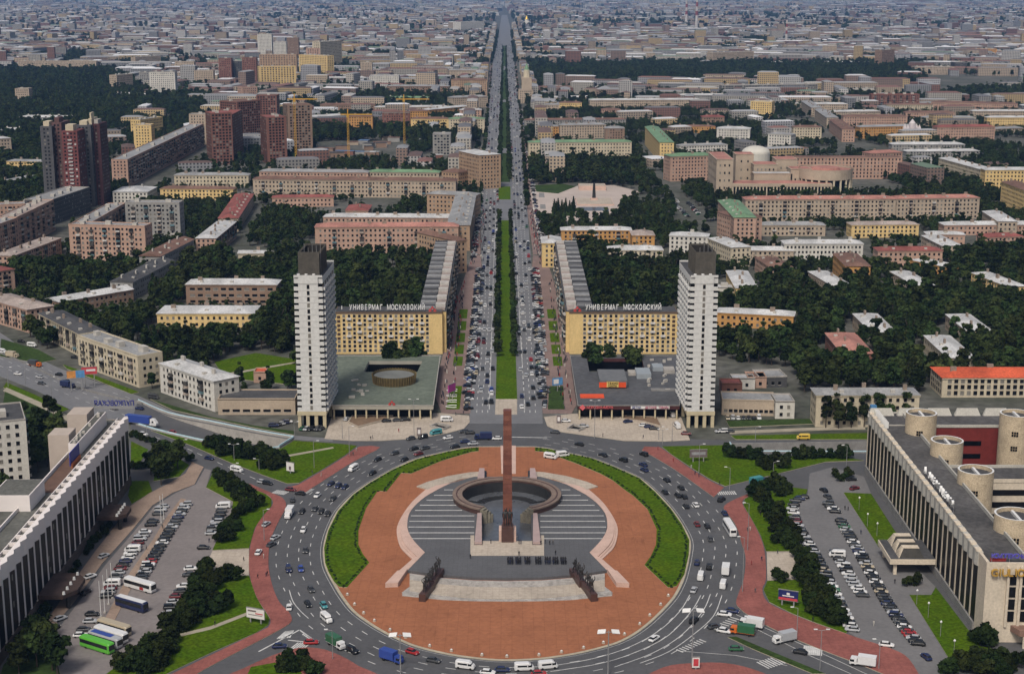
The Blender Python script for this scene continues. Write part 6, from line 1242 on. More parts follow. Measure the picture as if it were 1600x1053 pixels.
wood = [[tuple(P(x, y)) for x, y in q] for q in ([(0, 114), (60, 114), (180, 122), (240, 152), (330, 152), (320, 172), (205, 186), (170, 195), (165, 250), (60, 300), (-40, 320), (-40, 114)], [(490, 205), (560, 206), (640, 208), (700, 215), (700, 225), (600, 222), (490, 222)], [(690, 200), (752, 205), (745, 222), (715, 225)], [(1400, 118), (1440, 118), (1600, 150), (1600, 165), (1500, 155)], [(1120, 455), (1600, 400), (1700, 640), (1250, 650), (1120, 560)], [(0, 410), (460, 400), (470, 560), (260, 570), (0, 460)], [(520, 395), (670, 380), (690, 480), (520, 485)], [(900, 385), (1070, 390), (1060, 480), (925, 480)], [(820, 250), (1000, 245), (1010, 290), (830, 290)])]
inw = np.zeros(len(X), bool)
for q in wood + park: inw |= pip(X, Y, q)
k2 = inw & (dens > .22) | (dens > np.where(Y > 1450, .45, .43)); X, Y, inw = X[k2], Y[k2], inw[k2]
order = np.argsort(Y); X, Y, inw = X[order], Y[order], inw[order]
sc = np.where(inw, rng.uniform(.85, 1.3, len(X)), rng.uniform(.6, .95, len(X)))
for (ox, oy, ux, uy, L, D) in RECTS:          # trees before a facade are the young, low ones
    a = (X - ox) * ux + (Y - oy) * uy; b = -(X - ox) * uy + (Y - oy) * ux; fr_ = (a > -3) & (a < L + 3) & (b > -48) & (b < 0)
    sc = np.where(fr_ & (uy * uy < .6), np.minimum(sc, .40 + .30 * np.clip((-b - 12) / 36, 0, 1) + .1 * rng.random(len(X))), sc)
NI = 0
for i in range(len(X)):      # the nearest ones are trees of their own
    if N_TREE[0] >= 300 + 130: break
    px = proj(X[i], Y[i], 0)
    if not (-10 < px[0] < 1610): continue
    zone = 'in the wood behind the right hotel' if px[0] > 1240 else 'behind the right tower' if px[0] > 1060 else 'in the wood behind the left tower' if 250 < px[0] < 470 else 'between the highway blocks at left' if px[0] <= 250 else 'near the avenue'
    tree('d%d' % random.randrange(5) if random.random() < .8 else 't%d' % random.randrange(2), X[i], Y[i], float(sc[i]), 'dark green tree %s' % zone, 'trees ' + zone); NI = i + 1
X, Y, sc = X[NI:], Y[NI:], sc[NI:]
# far woods and street greenery
Xf, Yf = scatter(2400, 6200, 10.0, 9); kf = clear_mask(Xf, Yf, 2); Xf, Yf = Xf[kf], Yf[kf]
df = vnoise(Xf, Yf, 190, 15) * .55 + vnoise(Xf, Yf, 50, 16) * .45; pk = np.zeros(len(Xf), bool)
for q in park: pk |= pip(Xf, Yf, q)
for q in wood: pk |= pip(Xf, Yf, q)
kk = pk | (df > .525); Xf, Yf = Xf[kk], Yf[kk]; scf = rng.uniform(.9, 1.4, len(Xf))
Xg, Yg = scatter(6200, 21000, 46.0, 19); dg_ = vnoise(Xg, Yg, 500, 25) * .35 + vnoise(Xg, Yg, 130, 26) * .65; kg = (dg_ > .585 + .05 * (Yg > 9000)) & (np.abs(Xg + .0055 * Yg) > 45); Xg, Yg = Xg[kg], Yg[kg]; scg = rng.uniform(1.6, 2.8, len(Xg))
ex = []
for line, n_ in (([(749, 330), (760, 200), (769, 100), (778, 60)], 45), ([(824.5, 330), (815, 200), (805, 100), (799, 60)], 45), ([(780, 285), (782.5, 200), (784.5, 120), (785.5, 75)], 80), ([(796.5, 285), (794, 200), (791.5, 120), (790.5, 75)], 80)):
    for (px, py) in along(line, n_, .5): q = P(px, py); ex.append((q.x, q.y))
ex = np.array(ex); Xf = np.concatenate([Xf, ex[:, 0]]); Yf = np.concatenate([Yf, ex[:, 1]]); scf = np.concatenate([scf, rng.uniform(.6, .95, len(ex))])
pcol = bpy.data.collections.new('tree_kinds')
for i, k in enumerate(('d0', 'd1', 'd2', 'd3', 'd4', 't0', 't1', 'c0')):
    cr, tr = PROTO[k]; bm = bmesh.new(); bm.from_mesh(cr); n0 = len(bm.faces); bm.from_mesh(tr); bm.faces.ensure_lookup_table()
    for f in bm.faces[n0:]: f.material_index = 1
    me = bpy.data.meshes.new('tree_kind'); bm.to_mesh(me); bm.free(); me.materials.append(LEAF if k != 'c0' else LEAFB); me.materials.append(BARK)
    o = bpy.data.objects.new('tree_kind_%d' % i, me); pcol.objects.link(o)
def instancer(name, X, Y, S, label, cat):
    n = len(X); me = bpy.data.meshes.new(name); me.from_pydata(np.stack([X, Y, np.zeros(n)], 1).tolist(), [], [])
    for an, ty, da in (('sc', 'FLOAT', S), ('rot', 'FLOAT', rng.uniform(0, 6.28, n)), ('idx', 'INT', np.where(rng.random(n) < .04, 7, rng.integers(0, 7, n)))):
        at = me.attributes.new(an, ty, 'POINT'); at.data.foreach_set('value', np.asarray(da, dtype=np.int32 if ty == 'INT' else np.float32))
    o = link(name, me, kind='stuff', label=label, cat=cat)
    ng = bpy.data.node_groups.new(name + '_nodes', 'GeometryNodeTree'); ng.interface.new_socket('Geometry', in_out='INPUT', socket_type='NodeSocketGeometry'); ng.interface.new_socket('Geometry', in_out='OUTPUT', socket_type='NodeSocketGeometry')
    N = ng.nodes; gi = N.new('NodeGroupInput'); go = N.new('NodeGroupOutput'); ip = N.new('GeometryNodeInstanceOnPoints'); ci = N.new('GeometryNodeCollectionInfo'); ci.inputs[0].default_value = pcol; ci.inputs['Separate Children'].default_value = True; ci.inputs['Reset Children'].default_value = True
    def na(nm, ty): a = N.new('GeometryNodeInputNamedAttribute'); a.data_type = ty; a.inputs[0].default_value = nm; return a.outputs[0]
    cx = N.new('ShaderNodeCombineXYZ'); ng.links.new(na('rot', 'FLOAT'), cx.inputs[2]); er = N.new('FunctionNodeEulerToRotation'); ng.links.new(cx.outputs[0], er.inputs[0])
    L = ng.links; L.new(gi.outputs[0], ip.inputs['Points']); L.new(ci.outputs[0], ip.inputs['Instance']); ip.inputs['Pick Instance'].default_value = True; L.new(na('idx', 'INT'), ip.inputs['Instance Index']); L.new(er.outputs[0], ip.inputs['Rotation']); L.new(na('sc', 'FLOAT'), ip.inputs['Scale']); L.new(ip.outputs[0], go.inputs[0])
    md = o.modifiers.new('scatter', 'NODES'); md.node_group = ng; return o
instancer('courtyard_wood', X, Y, sc, 'dark green wood filling the courts between the apartment blocks', 'wood')
instancer('far_wood', np.concatenate([Xf, Xg]), np.concatenate([Yf, Yg]), np.concatenate([scf, scg]), 'dark far parks and woods among the distant city', 'wood')
print('TREES own', N_TREE[0], 'mid', len(X), 'far', len(Xf), len(Xg))
# ================================================================ FAR CITY
def far_material():
    m = bpy.data.materials.new('far_city'); m.use_nodes = True; n = m.node_tree.nodes; l = m.node_tree.links; b = n['Principled BSDF']; b.inputs['Roughness'].default_value = .8
    a = n.new('ShaderNodeAttribute'); a.attribute_name = 'Col'; uv = n.new('ShaderNodeUVMap'); sp = n.new('ShaderNodeSeparateXYZ'); l.new(uv.outputs[0], sp.inputs[0])
    def cell(o, sz, lo, hi):
        d = n.new('ShaderNodeMath'); d.operation = 'DIVIDE'; d.inputs[1].default_value = sz; l.new(o, d.inputs[0]); f = n.new('ShaderNodeMath'); f.operation = 'FRACT'; l.new(d.outputs[0], f.inputs[0])
        g1 = n.new('ShaderNodeMath'); g1.operation = 'GREATER_THAN'; g1.inputs[1].default_value = lo; l.new(f.outputs[0], g1.inputs[0]); g2 = n.new('ShaderNodeMath'); g2.operation = 'LESS_THAN'; g2.inputs[1].default_value = hi; l.new(f.outputs[0], g2.inputs[0])
        mu = n.new('ShaderNodeMath'); mu.operation = 'MULTIPLY'; l.new(g1.outputs[0], mu.inputs[0]); l.new(g2.outputs[0], mu.inputs[1]); return mu.outputs[0]
    mu = n.new('ShaderNodeMath'); mu.operation = 'MULTIPLY'; l.new(cell(sp.outputs[0], 3.4, .25, .75), mu.inputs[0]); l.new(cell(sp.outputs[1], 3.2, .25, .8), mu.inputs[1])
    mx = n.new('ShaderNodeMixRGB'); l.new(mu.outputs[0], mx.inputs[0]); l.new(a.outputs['Color'], mx.inputs[1]); mx.inputs[2].default_value = (.03, .032, .035, 1); l.new(mx.outputs[0], b.inputs['Base Color']); return m
FARM = far_material()
r = np.random.default_rng(77)
wallp = np.array([[.36, .29, .21], [.31, .25, .19], [.26, .25, .235], [.40, .39, .37], [.20, .14, .11], [.38, .285, .15], [.20, .205, .21], [.34, .32, .28], [.16, .08, .06], [.30, .30, .31]]); roofp = np.array([[.56, .57, .58], [.26, .265, .27], [.12, .12, .125], [.17, .085, .068], [.12, .075, .062], [.13, .19, .13], [.32, .31, .29]])
V = []; Fc = []; COL = []; UV = []
def add_far(x, y, yaw, L, D, h, wc, rc):
    b = len(V); c, s = math.cos(yaw), math.sin(yaw); tr = lambda u, v: (x + c * u - s * v, y + s * u + c * v)
    q = [tr(-L / 2, -D / 2), tr(L / 2, -D / 2), tr(L / 2, D / 2), tr(-L / 2, D / 2)]; rg = min(2.0, D * .12)
    V.extend([(p[0], p[1], -.3) for p in q] + [(p[0], p[1], h) for p in q]); a, e = tr(-L / 2 + D * .4, 0), tr(L / 2 - D * .4, 0); V.extend([(a[0], a[1], h + rg), (e[0], e[1], h + rg)])
    for i in range(4):
        j = (i + 1) % 4; ln = L if i % 2 == 0 else D; Fc.append((b + i, b + j, b + 4 + j, b + 4 + i)); COL.append(wc); UV.extend([(0, 0), (ln, 0), (ln, h), (0, h)])
    for f in ((4, 5, 9, 8), (6, 7, 8, 9)): Fc.append(tuple(b + k for k in f)); COL.append(rc); UV.extend([(0, 0)] * 4)
    for f in ((5, 6, 9), (7, 4, 8)): Fc.append(tuple(b + k for k in f)); COL.append(rc); UV.extend([(0, 0)] * 3)
avx = lambda y: -.0053 * y + 2
pkp = park
def city(y0, y1, cell, sl, hl, keepf, seed):
    rr = np.random.default_rng(seed); x, y = scatter(y0, y1, cell, seed); ok = np.abs(x - avx(y)) > (56 if y0 < 8000 else 40); ok &= clear_mask(x, y, 16 if y0 < 2000 else 9 if y0 < 4000 else 0, 12 if y0 < 2000 else 6)
    for q in wood: ok &= ~pip(x, y, q)
    for q in pkp: ok &= ~pip(x, y, q)
    dn = vnoise(x, y, 190 if y0 < 6000 else 700, 15 if y0 < 6000 else 25) * .6 + vnoise(x, y, 60 if y0 < 6000 else 170, 16 if y0 < 6000 else 26) * .4
    ok &= (dn < (.66 if y0 < 6000 else .68)) & (rr.random(len(x)) < keepf); x, y = x[ok], y[ok]
    dist = vnoise(x, y, 900, 33)
    for i in range(len(x)):
        yaw = (0 if rr.random() < .74 else math.pi / 2) + (dist[i] - .5) * 1.1 + rr.normal() * .03
        L = rr.uniform(*sl); near_av = abs(x[i] - avx(y[i])) < 130 and y[i] < 9000
        yaw = math.pi / 2 if near_av else yaw; D = rr.uniform(12, 18) * (1 + (cell > 90) * .9); u = rr.random(); h = rr.uniform(*hl)
        if u < (.05 if y0 > 2000 else 0): h = rr.uniform(26, 42); L = rr.uniform(20, 40)
        if u > .88: h = rr.uniform(7, 11); D *= 1.8
        wc = wallp[rr.integers(len(wallp))] * rr.uniform(.75, 1.15); rc = roofp[rr.choice(len(roofp), p=[.14, .26, .18, .10, .18, .04, .10])] * rr.uniform(.75, 1.15)
        add_far(x[i], y[i], yaw, L, D, h, wc, rc)
    return len(x)
nn_ = [city(1450, 2350, 36, (18, 52), (11, 19), .26, 100), city(2350, 3600, 36, (22, 85), (12, 22), .5, 101), city(3600, 6200, 42, (22, 90), (12, 24), .66, 102), city(6200, 10500, 58, (20, 80), (11, 30), .8, 103), city(10500, 22000, 105, (40, 120), (14, 36), .85, 104)]
yy = 1400.0
while yy < 6800:          # street fronts along the far avenue
    for s_ in (-1, 1):
        L_ = random.uniform(34, 62); x_ = avx(yy) + s_ * random.uniform(44, 50) * (1 if yy < 3000 else .85)
        if clear_mask(np.array([x_]), np.array([yy + L_ / 2]), 6, 6)[0]: add_far(x_, yy + L_ / 2, math.pi / 2, L_ - 3, 15, random.uniform(17, 25), wallp[random.choice((0, 1, 5, 7, 0))] * random.uniform(.9, 1.15), roofp[random.choice((1, 2, 4, 6))])
    yy += 64
print('FAR', nn_)
me = bpy.data.meshes.new('far_city'); me.from_pydata(V, [], Fc); at = me.attributes.new('Col', 'FLOAT_COLOR', 'FACE'); at.data.foreach_set('color', np.concatenate([np.array(COL), np.ones((len(COL), 1))], 1).astype(np.float32).ravel())
uvl = me.uv_layers.new(name='UVMap'); uvl.data.foreach_set('uv', np.array(UV, np.float32).ravel()); me.materials.append(FARM)
link('far_city', me, kind='stuff', label='distant city of pale blocks and roofs reaching to the horizon', cat='city')
# wooded rise on the skyline
m = MB(); xs = np.linspace(-16000, 16000, 81); hz = [60 + 70 * vnoise(np.array([x]), np.array([0.]), 2600, 3)[0] + 25 * vnoise(np.array([x]), np.array([9.]), 700, 4)[0] for x in xs]
for i in range(80):
    m.quad((xs[i], 24000, 0), (xs[i + 1], 24000, 0), (xs[i + 1], 26500, hz[i + 1]), (xs[i], 26500, hz[i])); m.quad((xs[i], 26500, hz[i]), (xs[i + 1], 26500, hz[i + 1]), (xs[i + 1], 31000, 0), (xs[i], 31000, 0))
m.build('hills', mat('hill_wood', (0.03, 0.045, 0.03), .95, .4, .002, coord='World'), kind='structure')

# building site sheds and heaps
HUTC = [('white', 'W'), ('grey', 'S'), ('blue', 'b'), ('rusty', 'B'), ('dark', 'D')]
for k in range(34):
    px, py = random.uniform(490, 690), random.uniform(214, 258); p = P(px, py); L_, D_, h_ = random.uniform(6, 22), random.uniform(5, 11), random.uniform(2.5, 6); c_, rk = random.choice(HUTC)
    t = thing('site_hut', '%s roofed hut on the building site, %s in order of placing' % (c_, nth(k + 1)) if False else '%s roofed hut on the building site behind the cranes' % c_, 'hut', (p.x, p.y, 0), random.uniform(-.4, .4), 'huts on the building site')
    MB().box(0, 0, 0, L_, D_, h_).build('wall', wallm(random.choice('gbnr')), t); MB().box(-.3, -.3, h_, L_ + .3, D_ + .3, h_ + .35).build('roof', mat('hut_roof_blue', (.10, .17, .30), .7, .2, .3) if rk == 'b' else roofm(rk), t)
# ================================================================ VEHICLES
CARC = {'black': (.012, .012, .013), 'dark grey': (.05, .052, .055), 'silver': (.36, .37, .38), 'white': (.62, .62, .61), 'red': (.30, .02, .02), 'dark red': (.12, .015, .018), 'blue': (.03, .06, .26), 'dark blue': (.015, .022, .07), 'green': (.03, .11, .05), 'beige': (.40, .34, .24), 'bright green': (.10, .40, .04), 'teal': (.05, .22, .24), 'yellow': (.6, .42, .06), 'orange': (.55, .13, .02)}
def paint(c): return mat('paint_' + c.replace(' ', '_'), CARC[c], .3, .06, 1.0, .5)
TYRE = mat('tyre', (.012, .012, .012), .9, .2, 2); CGL = mat('car_glass', (.012, .014, .016), .12, .2, 1, .6)
def loft(m, rings, mi=0, caps=True):
    b = len(m.v); n = len(rings[0])
    for r_ in rings: m.v += r_
    for i in range(len(rings) - 1):
        for j in range(n): k = (j + 1) % n; m.f.append((b + i * n + j, b + i * n + k, b + (i + 1) * n + k, b + (i + 1) * n + j)); m.m.append(mi)
    if caps: m.f.append(tuple(b + (len(rings) - 1) * n + j for j in range(n))); m.m.append(mi)
def rrect(x0, x1, w, z, c): return [(x0 + c, -w, z), (x1 - c, -w, z), (x1, -w + c, z), (x1, w - c, z), (x1 - c, w, z), (x0 + c, w, z), (x0, w - c, z), (x0, -w + c, z)]
WHEEL = {}
def wheel(r):
    if r not in WHEEL:
        m = MB(); n = 10
        for s in (-.11, .11):
            for i in range(n): a = 2 * math.pi * i / n; m.v.append((r * math.cos(a), s, r * math.sin(a)))
        for i in range(n): j = (i + 1) % n; m.f.append((i, j, n + j, n + i)); m.m.append(0)
        m.f.append(tuple(range(n))); m.f.append(tuple(reversed(range(n, 2 * n)))); m.m += [0, 0]; WHEEL[r] = m.mesh('wheel', TYRE)
    return WHEEL[r]
VC = {}
def vehicle_parts(kind, col):
    k = (kind, col)
    if k in VC: return VC[k]
    p = paint(col); out = []; b = MB(); g = MB()
    if kind == 'car':
        loft(b, [rrect(-2.1, 2.1, .80, .28, .25), rrect(-2.2, 2.2, .88, .5, .3), rrect(-2.15, 2.1, .86, .80, .35), rrect(-1.95, 1.9, .78, .94, .4)])
        loft(g, [rrect(-1.85, 1.15, .76, .90, .15), rrect(-1.25, .45, .62, 1.40, .15)], caps=False); b.box(-1.3, -.62, 1.38, .5, .62, 1.45); wh = [(1.35, .76), (-1.35, .76)]; r = .32
    elif kind == 'jeep':
        loft(b, [rrect(-2.2, 2.2, .86, .4, .2), rrect(-2.25, 2.25, .92, .65, .25), rrect(-2.2, 2.15, .9, 1.0, .3), rrect(-2.1, 2.0, .84, 1.08, .35)]); loft(g, [rrect(-2.1, 1.0, .82, 1.05, .12), rrect(-1.95, .5, .7, 1.68, .12)], caps=False); b.box(-1.98, -.7, 1.66, .52, .7, 1.76); wh = [(1.4, .82), (-1.4, .82)]; r = .38
    elif kind == 'van':
        loft(b, [rrect(-2.7, 2.7, .92, .4, .2), rrect(-2.75, 2.75, .98, .8, .3), rrect(-2.75, 2.6, .97, 1.25, .3), rrect(-2.7, 1.5, .9, 2.2, .25), rrect(-2.5, 1.3, .8, 2.35, .3)]); g.box(1.0, -.99, 1.28, 2.1, .99, 1.85); g.box(-1.9, -.985, 1.35, .8, .985, 1.85); wh = [(1.75, .86), (-1.75, .86)]; r = .36
    elif kind == 'bus':
        loft(b, [rrect(-5.9, 5.9, 1.2, .4, .2), rrect(-6, 6, 1.25, .9, .3), rrect(-6, 6, 1.25, 2.9, .3), rrect(-5.8, 5.8, 1.1, 3.25, .35)]); g.box(-5.6, -1.27, 1.55, 5.3, 1.27, 2.65); g.box(5.4, -1.05, 1.3, 6.03, 1.05, 2.8); g.box(-6.03, -.9, 1.8, -5.5, .9, 2.7); wh = [(3.8, 1.1), (-3.4, 1.1)]; r = .5
    elif kind == 'truck':
        loft(b, [rrect(1.6, 3.6, 1.0, .5, .15), rrect(1.5, 3.7, 1.08, 1.2, .25), rrect(1.5, 3.3, 1.02, 2.3, .25)]); b.box(-3.6, -1.1, .75, 3.0, 1.1, .95); g.box(2.3, -1.09, 1.3, 3.45, 1.09, 1.95); wh = [(2.6, .95), (-2.2, .95)]; r = .46
    elif kind == 'semi':
        loft(b, [rrect(4.6, 7.6, 1.15, .5, .2), rrect(4.5, 7.7, 1.2, 1.4, .3), rrect(4.5, 6.4, 1.15, 3.2, .3)]); b.box(-7.5, -1.1, .9, 5.5, 1.1, 1.1); g.box(5.6, -1.21, 1.7, 6.6, 1.21, 2.5); wh = [(6.6, 1.0), (-5.2, 1.0), (-6.4, 1.0), (3.8, 1.0)]; r = .5
    out.append(('body', b.mesh('car_body', p), (0, 0, 0))); out.append(('window_band', g.mesh('car_glass', CGL), (0, 0, 0)))
    for wx_, wy_ in wh:
        for s in (-1, 1): out.append(('wheel', wheel(r), (wx_, s * wy_, r)))
    if kind in ('car', 'jeep', 'van'):
        lm_ = bpy.data.meshes.get('headlight') or MB().box(-.06, -.18, -.08, .06, .18, .08).mesh('headlight', LAMP); fx = {'car': 2.13, 'jeep': 2.2, 'van': 2.74}[kind]; fz = {'car': .68, 'jeep': .85, 'van': .8}[kind]
        for s in (-1, 1): out.append(('headlight', lm_, (fx - .03, s * .58, fz)))
    VC[k] = out; return out
CARS = [0]; LABN = {}
def vehicle(kind, col, x, y, yaw, label, group=None, box=None, z=.07):
    nm = {'car': 'car', 'jeep': 'off_road_car', 'van': 'van', 'bus': 'bus', 'truck': 'truck', 'semi': 'truck'}[kind]
    t = thing(nm, label, {'jeep': 'car', 'semi': 'truck'}.get(kind, kind), (x, y, z), yaw, group)
    for pn, me, lo in vehicle_parts(kind, col): link(pn, me, t, lo)
    if box:
        k = ('cargo', kind, box)
        if k not in VC: VC[k] = (MB().box(-3.6, -1.2, .95, 1.35, 1.2, 3.2) if kind == 'truck' else MB().box(-7.5, -1.28, 1.1, 4.3, 1.28, 4.1)).mesh('cargo_box', paint(box))
        link('cargo_box', VC[k], t)
    CARS[0] += 1; return t
def pick(): return random.choices(['black', 'dark grey', 'silver', 'white', 'red', 'dark red', 'blue', 'dark blue', 'green', 'beige'], [32, 18, 21, 19, 3, 3, 2, 6, 2, 3])[0]
IC = sum((q for q in ISL), Vector((0, 0))) / len(ISL)
def ring_yaw(p):
    best = min(range(len(base)), key=lambda i: (base[i] - p).length); t = base[(best + 1) % len(base)] - base[best - 1]; return math.atan2(t.y, t.x)
# ring road traffic, counted round the ring
RT = [(552, 734, 'van', 'white'), (582, 740), (617, 709), (590, 719), (647, 702), (664, 701), (654, 710, 'car', 'dark red'), (632, 719), (517, 757), (529, 760), (539, 762), (496, 775, 'car', 'white'), (520, 780), (472, 800), (492, 796), (502, 800), (512, 804), (452, 806, 'truck', 'white', 'white'), (474, 829, 'car', 'white'), (477, 861, 'car', 'dark grey'), (451, 891, 'jeep', 'dark blue'), (470, 890, 'car', 'blue'), (486, 922), (481, 945), (506, 947, 'car', 'teal'), (510, 969, 'van', 'white'),
      (525, 1009, 'truck', 'white', 'green'), (551, 1018, 'jeep', 'black'), (612, 1032, 'truck', 'blue', 'blue'), (644, 1020, 'car', 'red'), (677, 1033, 'car', 'dark grey'), (727, 1043, 'van', 'white'), (762, 1052, 'car', 'white'), (785, 1048, 'car', 'dark blue'), (819, 1046, 'van', 'white'), (856, 1043, 'van', 'white'), (842, 1054, 'car', 'red'), (1022, 999, 'car', 'white'), (1084, 971, 'jeep', 'black'), (1084, 923, 'car', 'silver'), (1095, 903, 'van', 'white'), (1089, 880), (1108, 887, 'jeep', 'black'), (1134, 894, 'truck', 'white', 'white'), (1130, 916, 'van', 'white'),
      (1110, 843, 'car', 'dark grey'), (1105, 823), (1089, 820, 'car', 'dark red'), (1140, 830, 'bus', 'white'), (1132, 803), (1072, 792), (1087, 790, 'car', 'white'), (1042, 751), (1064, 763), (1039, 770), (1059, 775), (1069, 777), (905, 695), (942, 712), (974, 720, 'jeep', 'black'), (1005, 727), (1007, 735), (1006, 711, 'jeep', 'black'), (711, 699), (726, 691), (739, 694, 'car', 'silver'), (700, 685, 'car', 'white'), (725, 675), (734, 677), (755, 686, 'truck', 'dark blue', 'dark blue'), (776, 686, 'car', 'white'), (681, 678, 'van', 'teal'), (661, 684, 'jeep', 'black'), (642, 686), (867, 676)]
for k, e in enumerate(sorted(RT, key=lambda e: math.atan2(-(P(e[0], e[1]) - IC).x, (P(e[0], e[1]) - IC).y))):
    p = P(e[0], e[1] + 1); kind = e[2] if len(e) > 2 else 'car'; col = e[3] if len(e) > 3 else random.choice(['black', 'black', 'dark grey', 'dark blue', 'black'])
    vehicle(kind, col, p.x, p.y, ring_yaw(p), '%s %s on the ring road, %s anticlockwise from the avenue' % (col, {'jeep': 'off-road car'}.get(kind, kind), nth(k + 1)), 'vehicles on the ring road', e[4] if len(e) > 4 else None)
# singles
def one(px, py, kind, col, deg, lab, box=None, z=.07): p = P(px, py); vehicle(kind, col, p.x, p.y, R(deg), lab, None, box, z)
one(860, 717, 'van', 'white', -28, 'longer white minibus parked on the brick plaza behind the hedge', z=.27); one(879, 714, 'van', 'white', 20, 'shorter white minibus parked beside the hedge on the brick plaza', z=.27)
one(424, 853, 'car', 'dark grey', 62, 'dark grey car parked at left kerb of the ring, nearer of two', z=.07); one(430, 842, 'car', 'silver', 62, 'silver car parked at left kerb of the ring, farther of two')
one(416, 822, 'car', 'silver', 70, 'silver car on the red pavement at left', z=.29); one(404, 866, 'car', 'white', 85, 'white car parked on the red pavement at left', z=.29); one(457, 783, 'car', 'dark grey', 100, 'dark car waiting at left side road mouth'); one(469, 773, 'car', 'black', 160, 'black car beside the left crossing'); one(454, 767, 'car', 'dark red', -20, 'dark red car at left zebra crossing'); one(410, 755, 'car', 'silver', -25, 'silver car on the left side road'); one(437, 1012, 'car', 'dark blue', 8, 'dark blue car at bottom left junction'); one(486, 1006, 'car', 'red', 5, 'red car at bottom left junction'); one(452, 951, 'car', 'white', 95, 'white car stopped at left pavement tip')
one(1132, 962, 'car', 'white', -15, 'white car at right pavement tip'); one(1144, 957, 'car', 'dark blue', -20, 'dark blue car at right pavement tip'); one(1170, 970, 'car', 'white', -10, 'white car beside the box truck at right junction'); one(1116, 981, 'car', 'dark grey', 25, 'grey car at the right junction'); one(1131, 988, 'car', 'white', -25, 'white car before the flatbed at right junction'); one(1174, 980, 'truck', 'white', 155, 'white box truck at right junction', 'white'); one(1160, 991, 'truck', 'orange', 160, 'orange cab truck with dark green bed at right junction', 'green'); one(1150, 1016, 'car', 'green', 0, 'green car at lower right junction'); one(1127, 783, 'jeep', 'black', 60, 'black off-road car at right side road'); one(1185, 757, 'truck', 'dark blue', 30, 'dark truck on the right side road', 'teal')
one(1225, 1003, 'truck', 'white', 205, 'white truck near the lower right zebra', 'silver'); one(1250, 1021, 'car', 'black', 155, 'black car on the lower right zebra'); one(1348, 1040, 'truck', 'white', 160, 'white box truck at the bottom right', 'white'); one(1257, 690, 'van', 'yellow', 180, 'yellow van on the road behind the right lawn', z=.13) if False else one(1255, 687, 'van', 'yellow', 180, 'yellow van on the road behind the right lawn', z=.25)
one(222, 664, 'semi', 'white', -20, 'articulated truck with blue trailer on the left highway', 'blue', z=.1); one(268, 674, 'car', 'red', 160, 'red car in the left underpass cutting', z=-.9); one(338, 684, 'van', 'silver', 160, 'silver van deep in the left underpass', z=-4.0); one(224, 680, 'car', 'white', -28, 'white car on the side road by left hotel'); one(327, 718, 'car', 'dark blue', -30, 'dark blue car on the left side road'); one(370, 737, 'van', 'white', -30, 'white van on the left side road'); one(418, 757, 'car', 'black', -25, 'black car near the left crossing')
for px, py, k_, c_, d_, b_ in ((28, 586, 'car', 'white', -25, 0), (62, 591, 'car', 'silver', 150, 0), (65, 601, 'car', 'dark grey', -25, 0), (106, 606, 'truck', 'dark blue', -25, 'dark blue'), (104, 598, 'car', 'black', 150, 0), (92, 587, 'car', 'black', 150, 0), (55, 573, 'truck', 'orange', -25, 'dark grey'), (20, 559, 'truck', 'beige', -25, 'beige'), (3, 552, 'van', 'white', -25, 0), (218, 640, 'car', 'dark blue', 155, 0), (178, 640, 'car', 'black', 150, 0), (240, 623, 'van', 'dark grey', -20, 0), (33, 535, 'car', 'black', -25, 0), (50, 542, 'van', 'white', -25, 0), (117, 560, 'car', 'black', -20, 0)):
    one(px, py, k_, c_, d_, '%s %s on the left highway, %d pixels-wide apart' % (c_, k_, px) if False else '%s %s on the left highway, %s from the picture edge' % (c_, k_, nth(1 + sum(1 for q in (3, 20, 28, 33, 50, 55, 62, 65, 92, 104, 106, 117, 178, 218, 240) if q < px))), b_ or None, z=.14)
for px, py, k_, c_, d_, w_ in ((541, 657, 'car', 'silver', 80, 'left end of the left forecourt'), (604, 660, 'car', 'black', 10, 'terrace of the left forecourt'), (621, 659, 'car', 'dark grey', 10, 'middle of the left forecourt'), (634, 658, 'jeep', 'black', 5, 'middle of the left forecourt, rightmost'), (698, 659, 'van', 'white', 0, 'right end of the left forecourt'),
        (884, 660, 'car', 'white', 0, 'left end of the right forecourt'), (912, 668, 'car', 'silver', 0, 'subway stair of the right forecourt'), (981, 661, 'car', 'dark blue', 20, 'terrace of the right forecourt'), (1006, 667, 'car', 'white', 0, 'front of the plank terrace at right'), (1014, 669, 'car', 'dark blue', 0, 'front of the plank terrace, second'), (1022, 672, 'car', 'black', -5, 'front of the plank terrace, third'), (1050, 651, 'van', 'white', 100, 'right hall end'), (1058, 669, 'van', 'white', 100, 'foot of the right tower'), (1072, 680, 'car', 'dark red', -10, 'kerb before the right tower')):
    one(px, py, k_, c_, d_, '%s %s at the %s' % (c_, 'off-road car' if k_ == 'jeep' else k_, w_), z=.25)
# car parks
def row(poly, n, yaw_deg, where, kinds=None, skip=()):
    for k, (px, py) in enumerate(along(poly, n, .25)):
        if k in skip: continue
        p = P(px, py); kd = (kinds or {}).get(k, 'jeep' if random.random() < .12 else 'car'); c_ = pick() if kd != 'van' else 'white'
        vehicle(kd, c_, p.x, p.y, R(yaw_deg + random.choice((0, 180)) + random.uniform(-3, 3)), '%s %s, %s down %s' % (c_, 'off-road car' if kd == 'jeep' else kd, nth(k + 1), where), 'cars in ' + where, z=.12)
row([(257, 791), (240, 815), (222, 840), (205, 866), (185, 896), (165, 937)], 25, 5, 'the left row of left car park', {12: 'van', 21: 'van'}, (3, 6))
row([(292, 788), (282, 804), (268, 826), (250, 856), (236, 878), (219, 908)], 24, 5, 'the middle row of left car park')
row([(350, 791), (344, 806), (337, 822), (328, 838)], 8, 5, 'the upper right row of left car park', {0: 'van'})
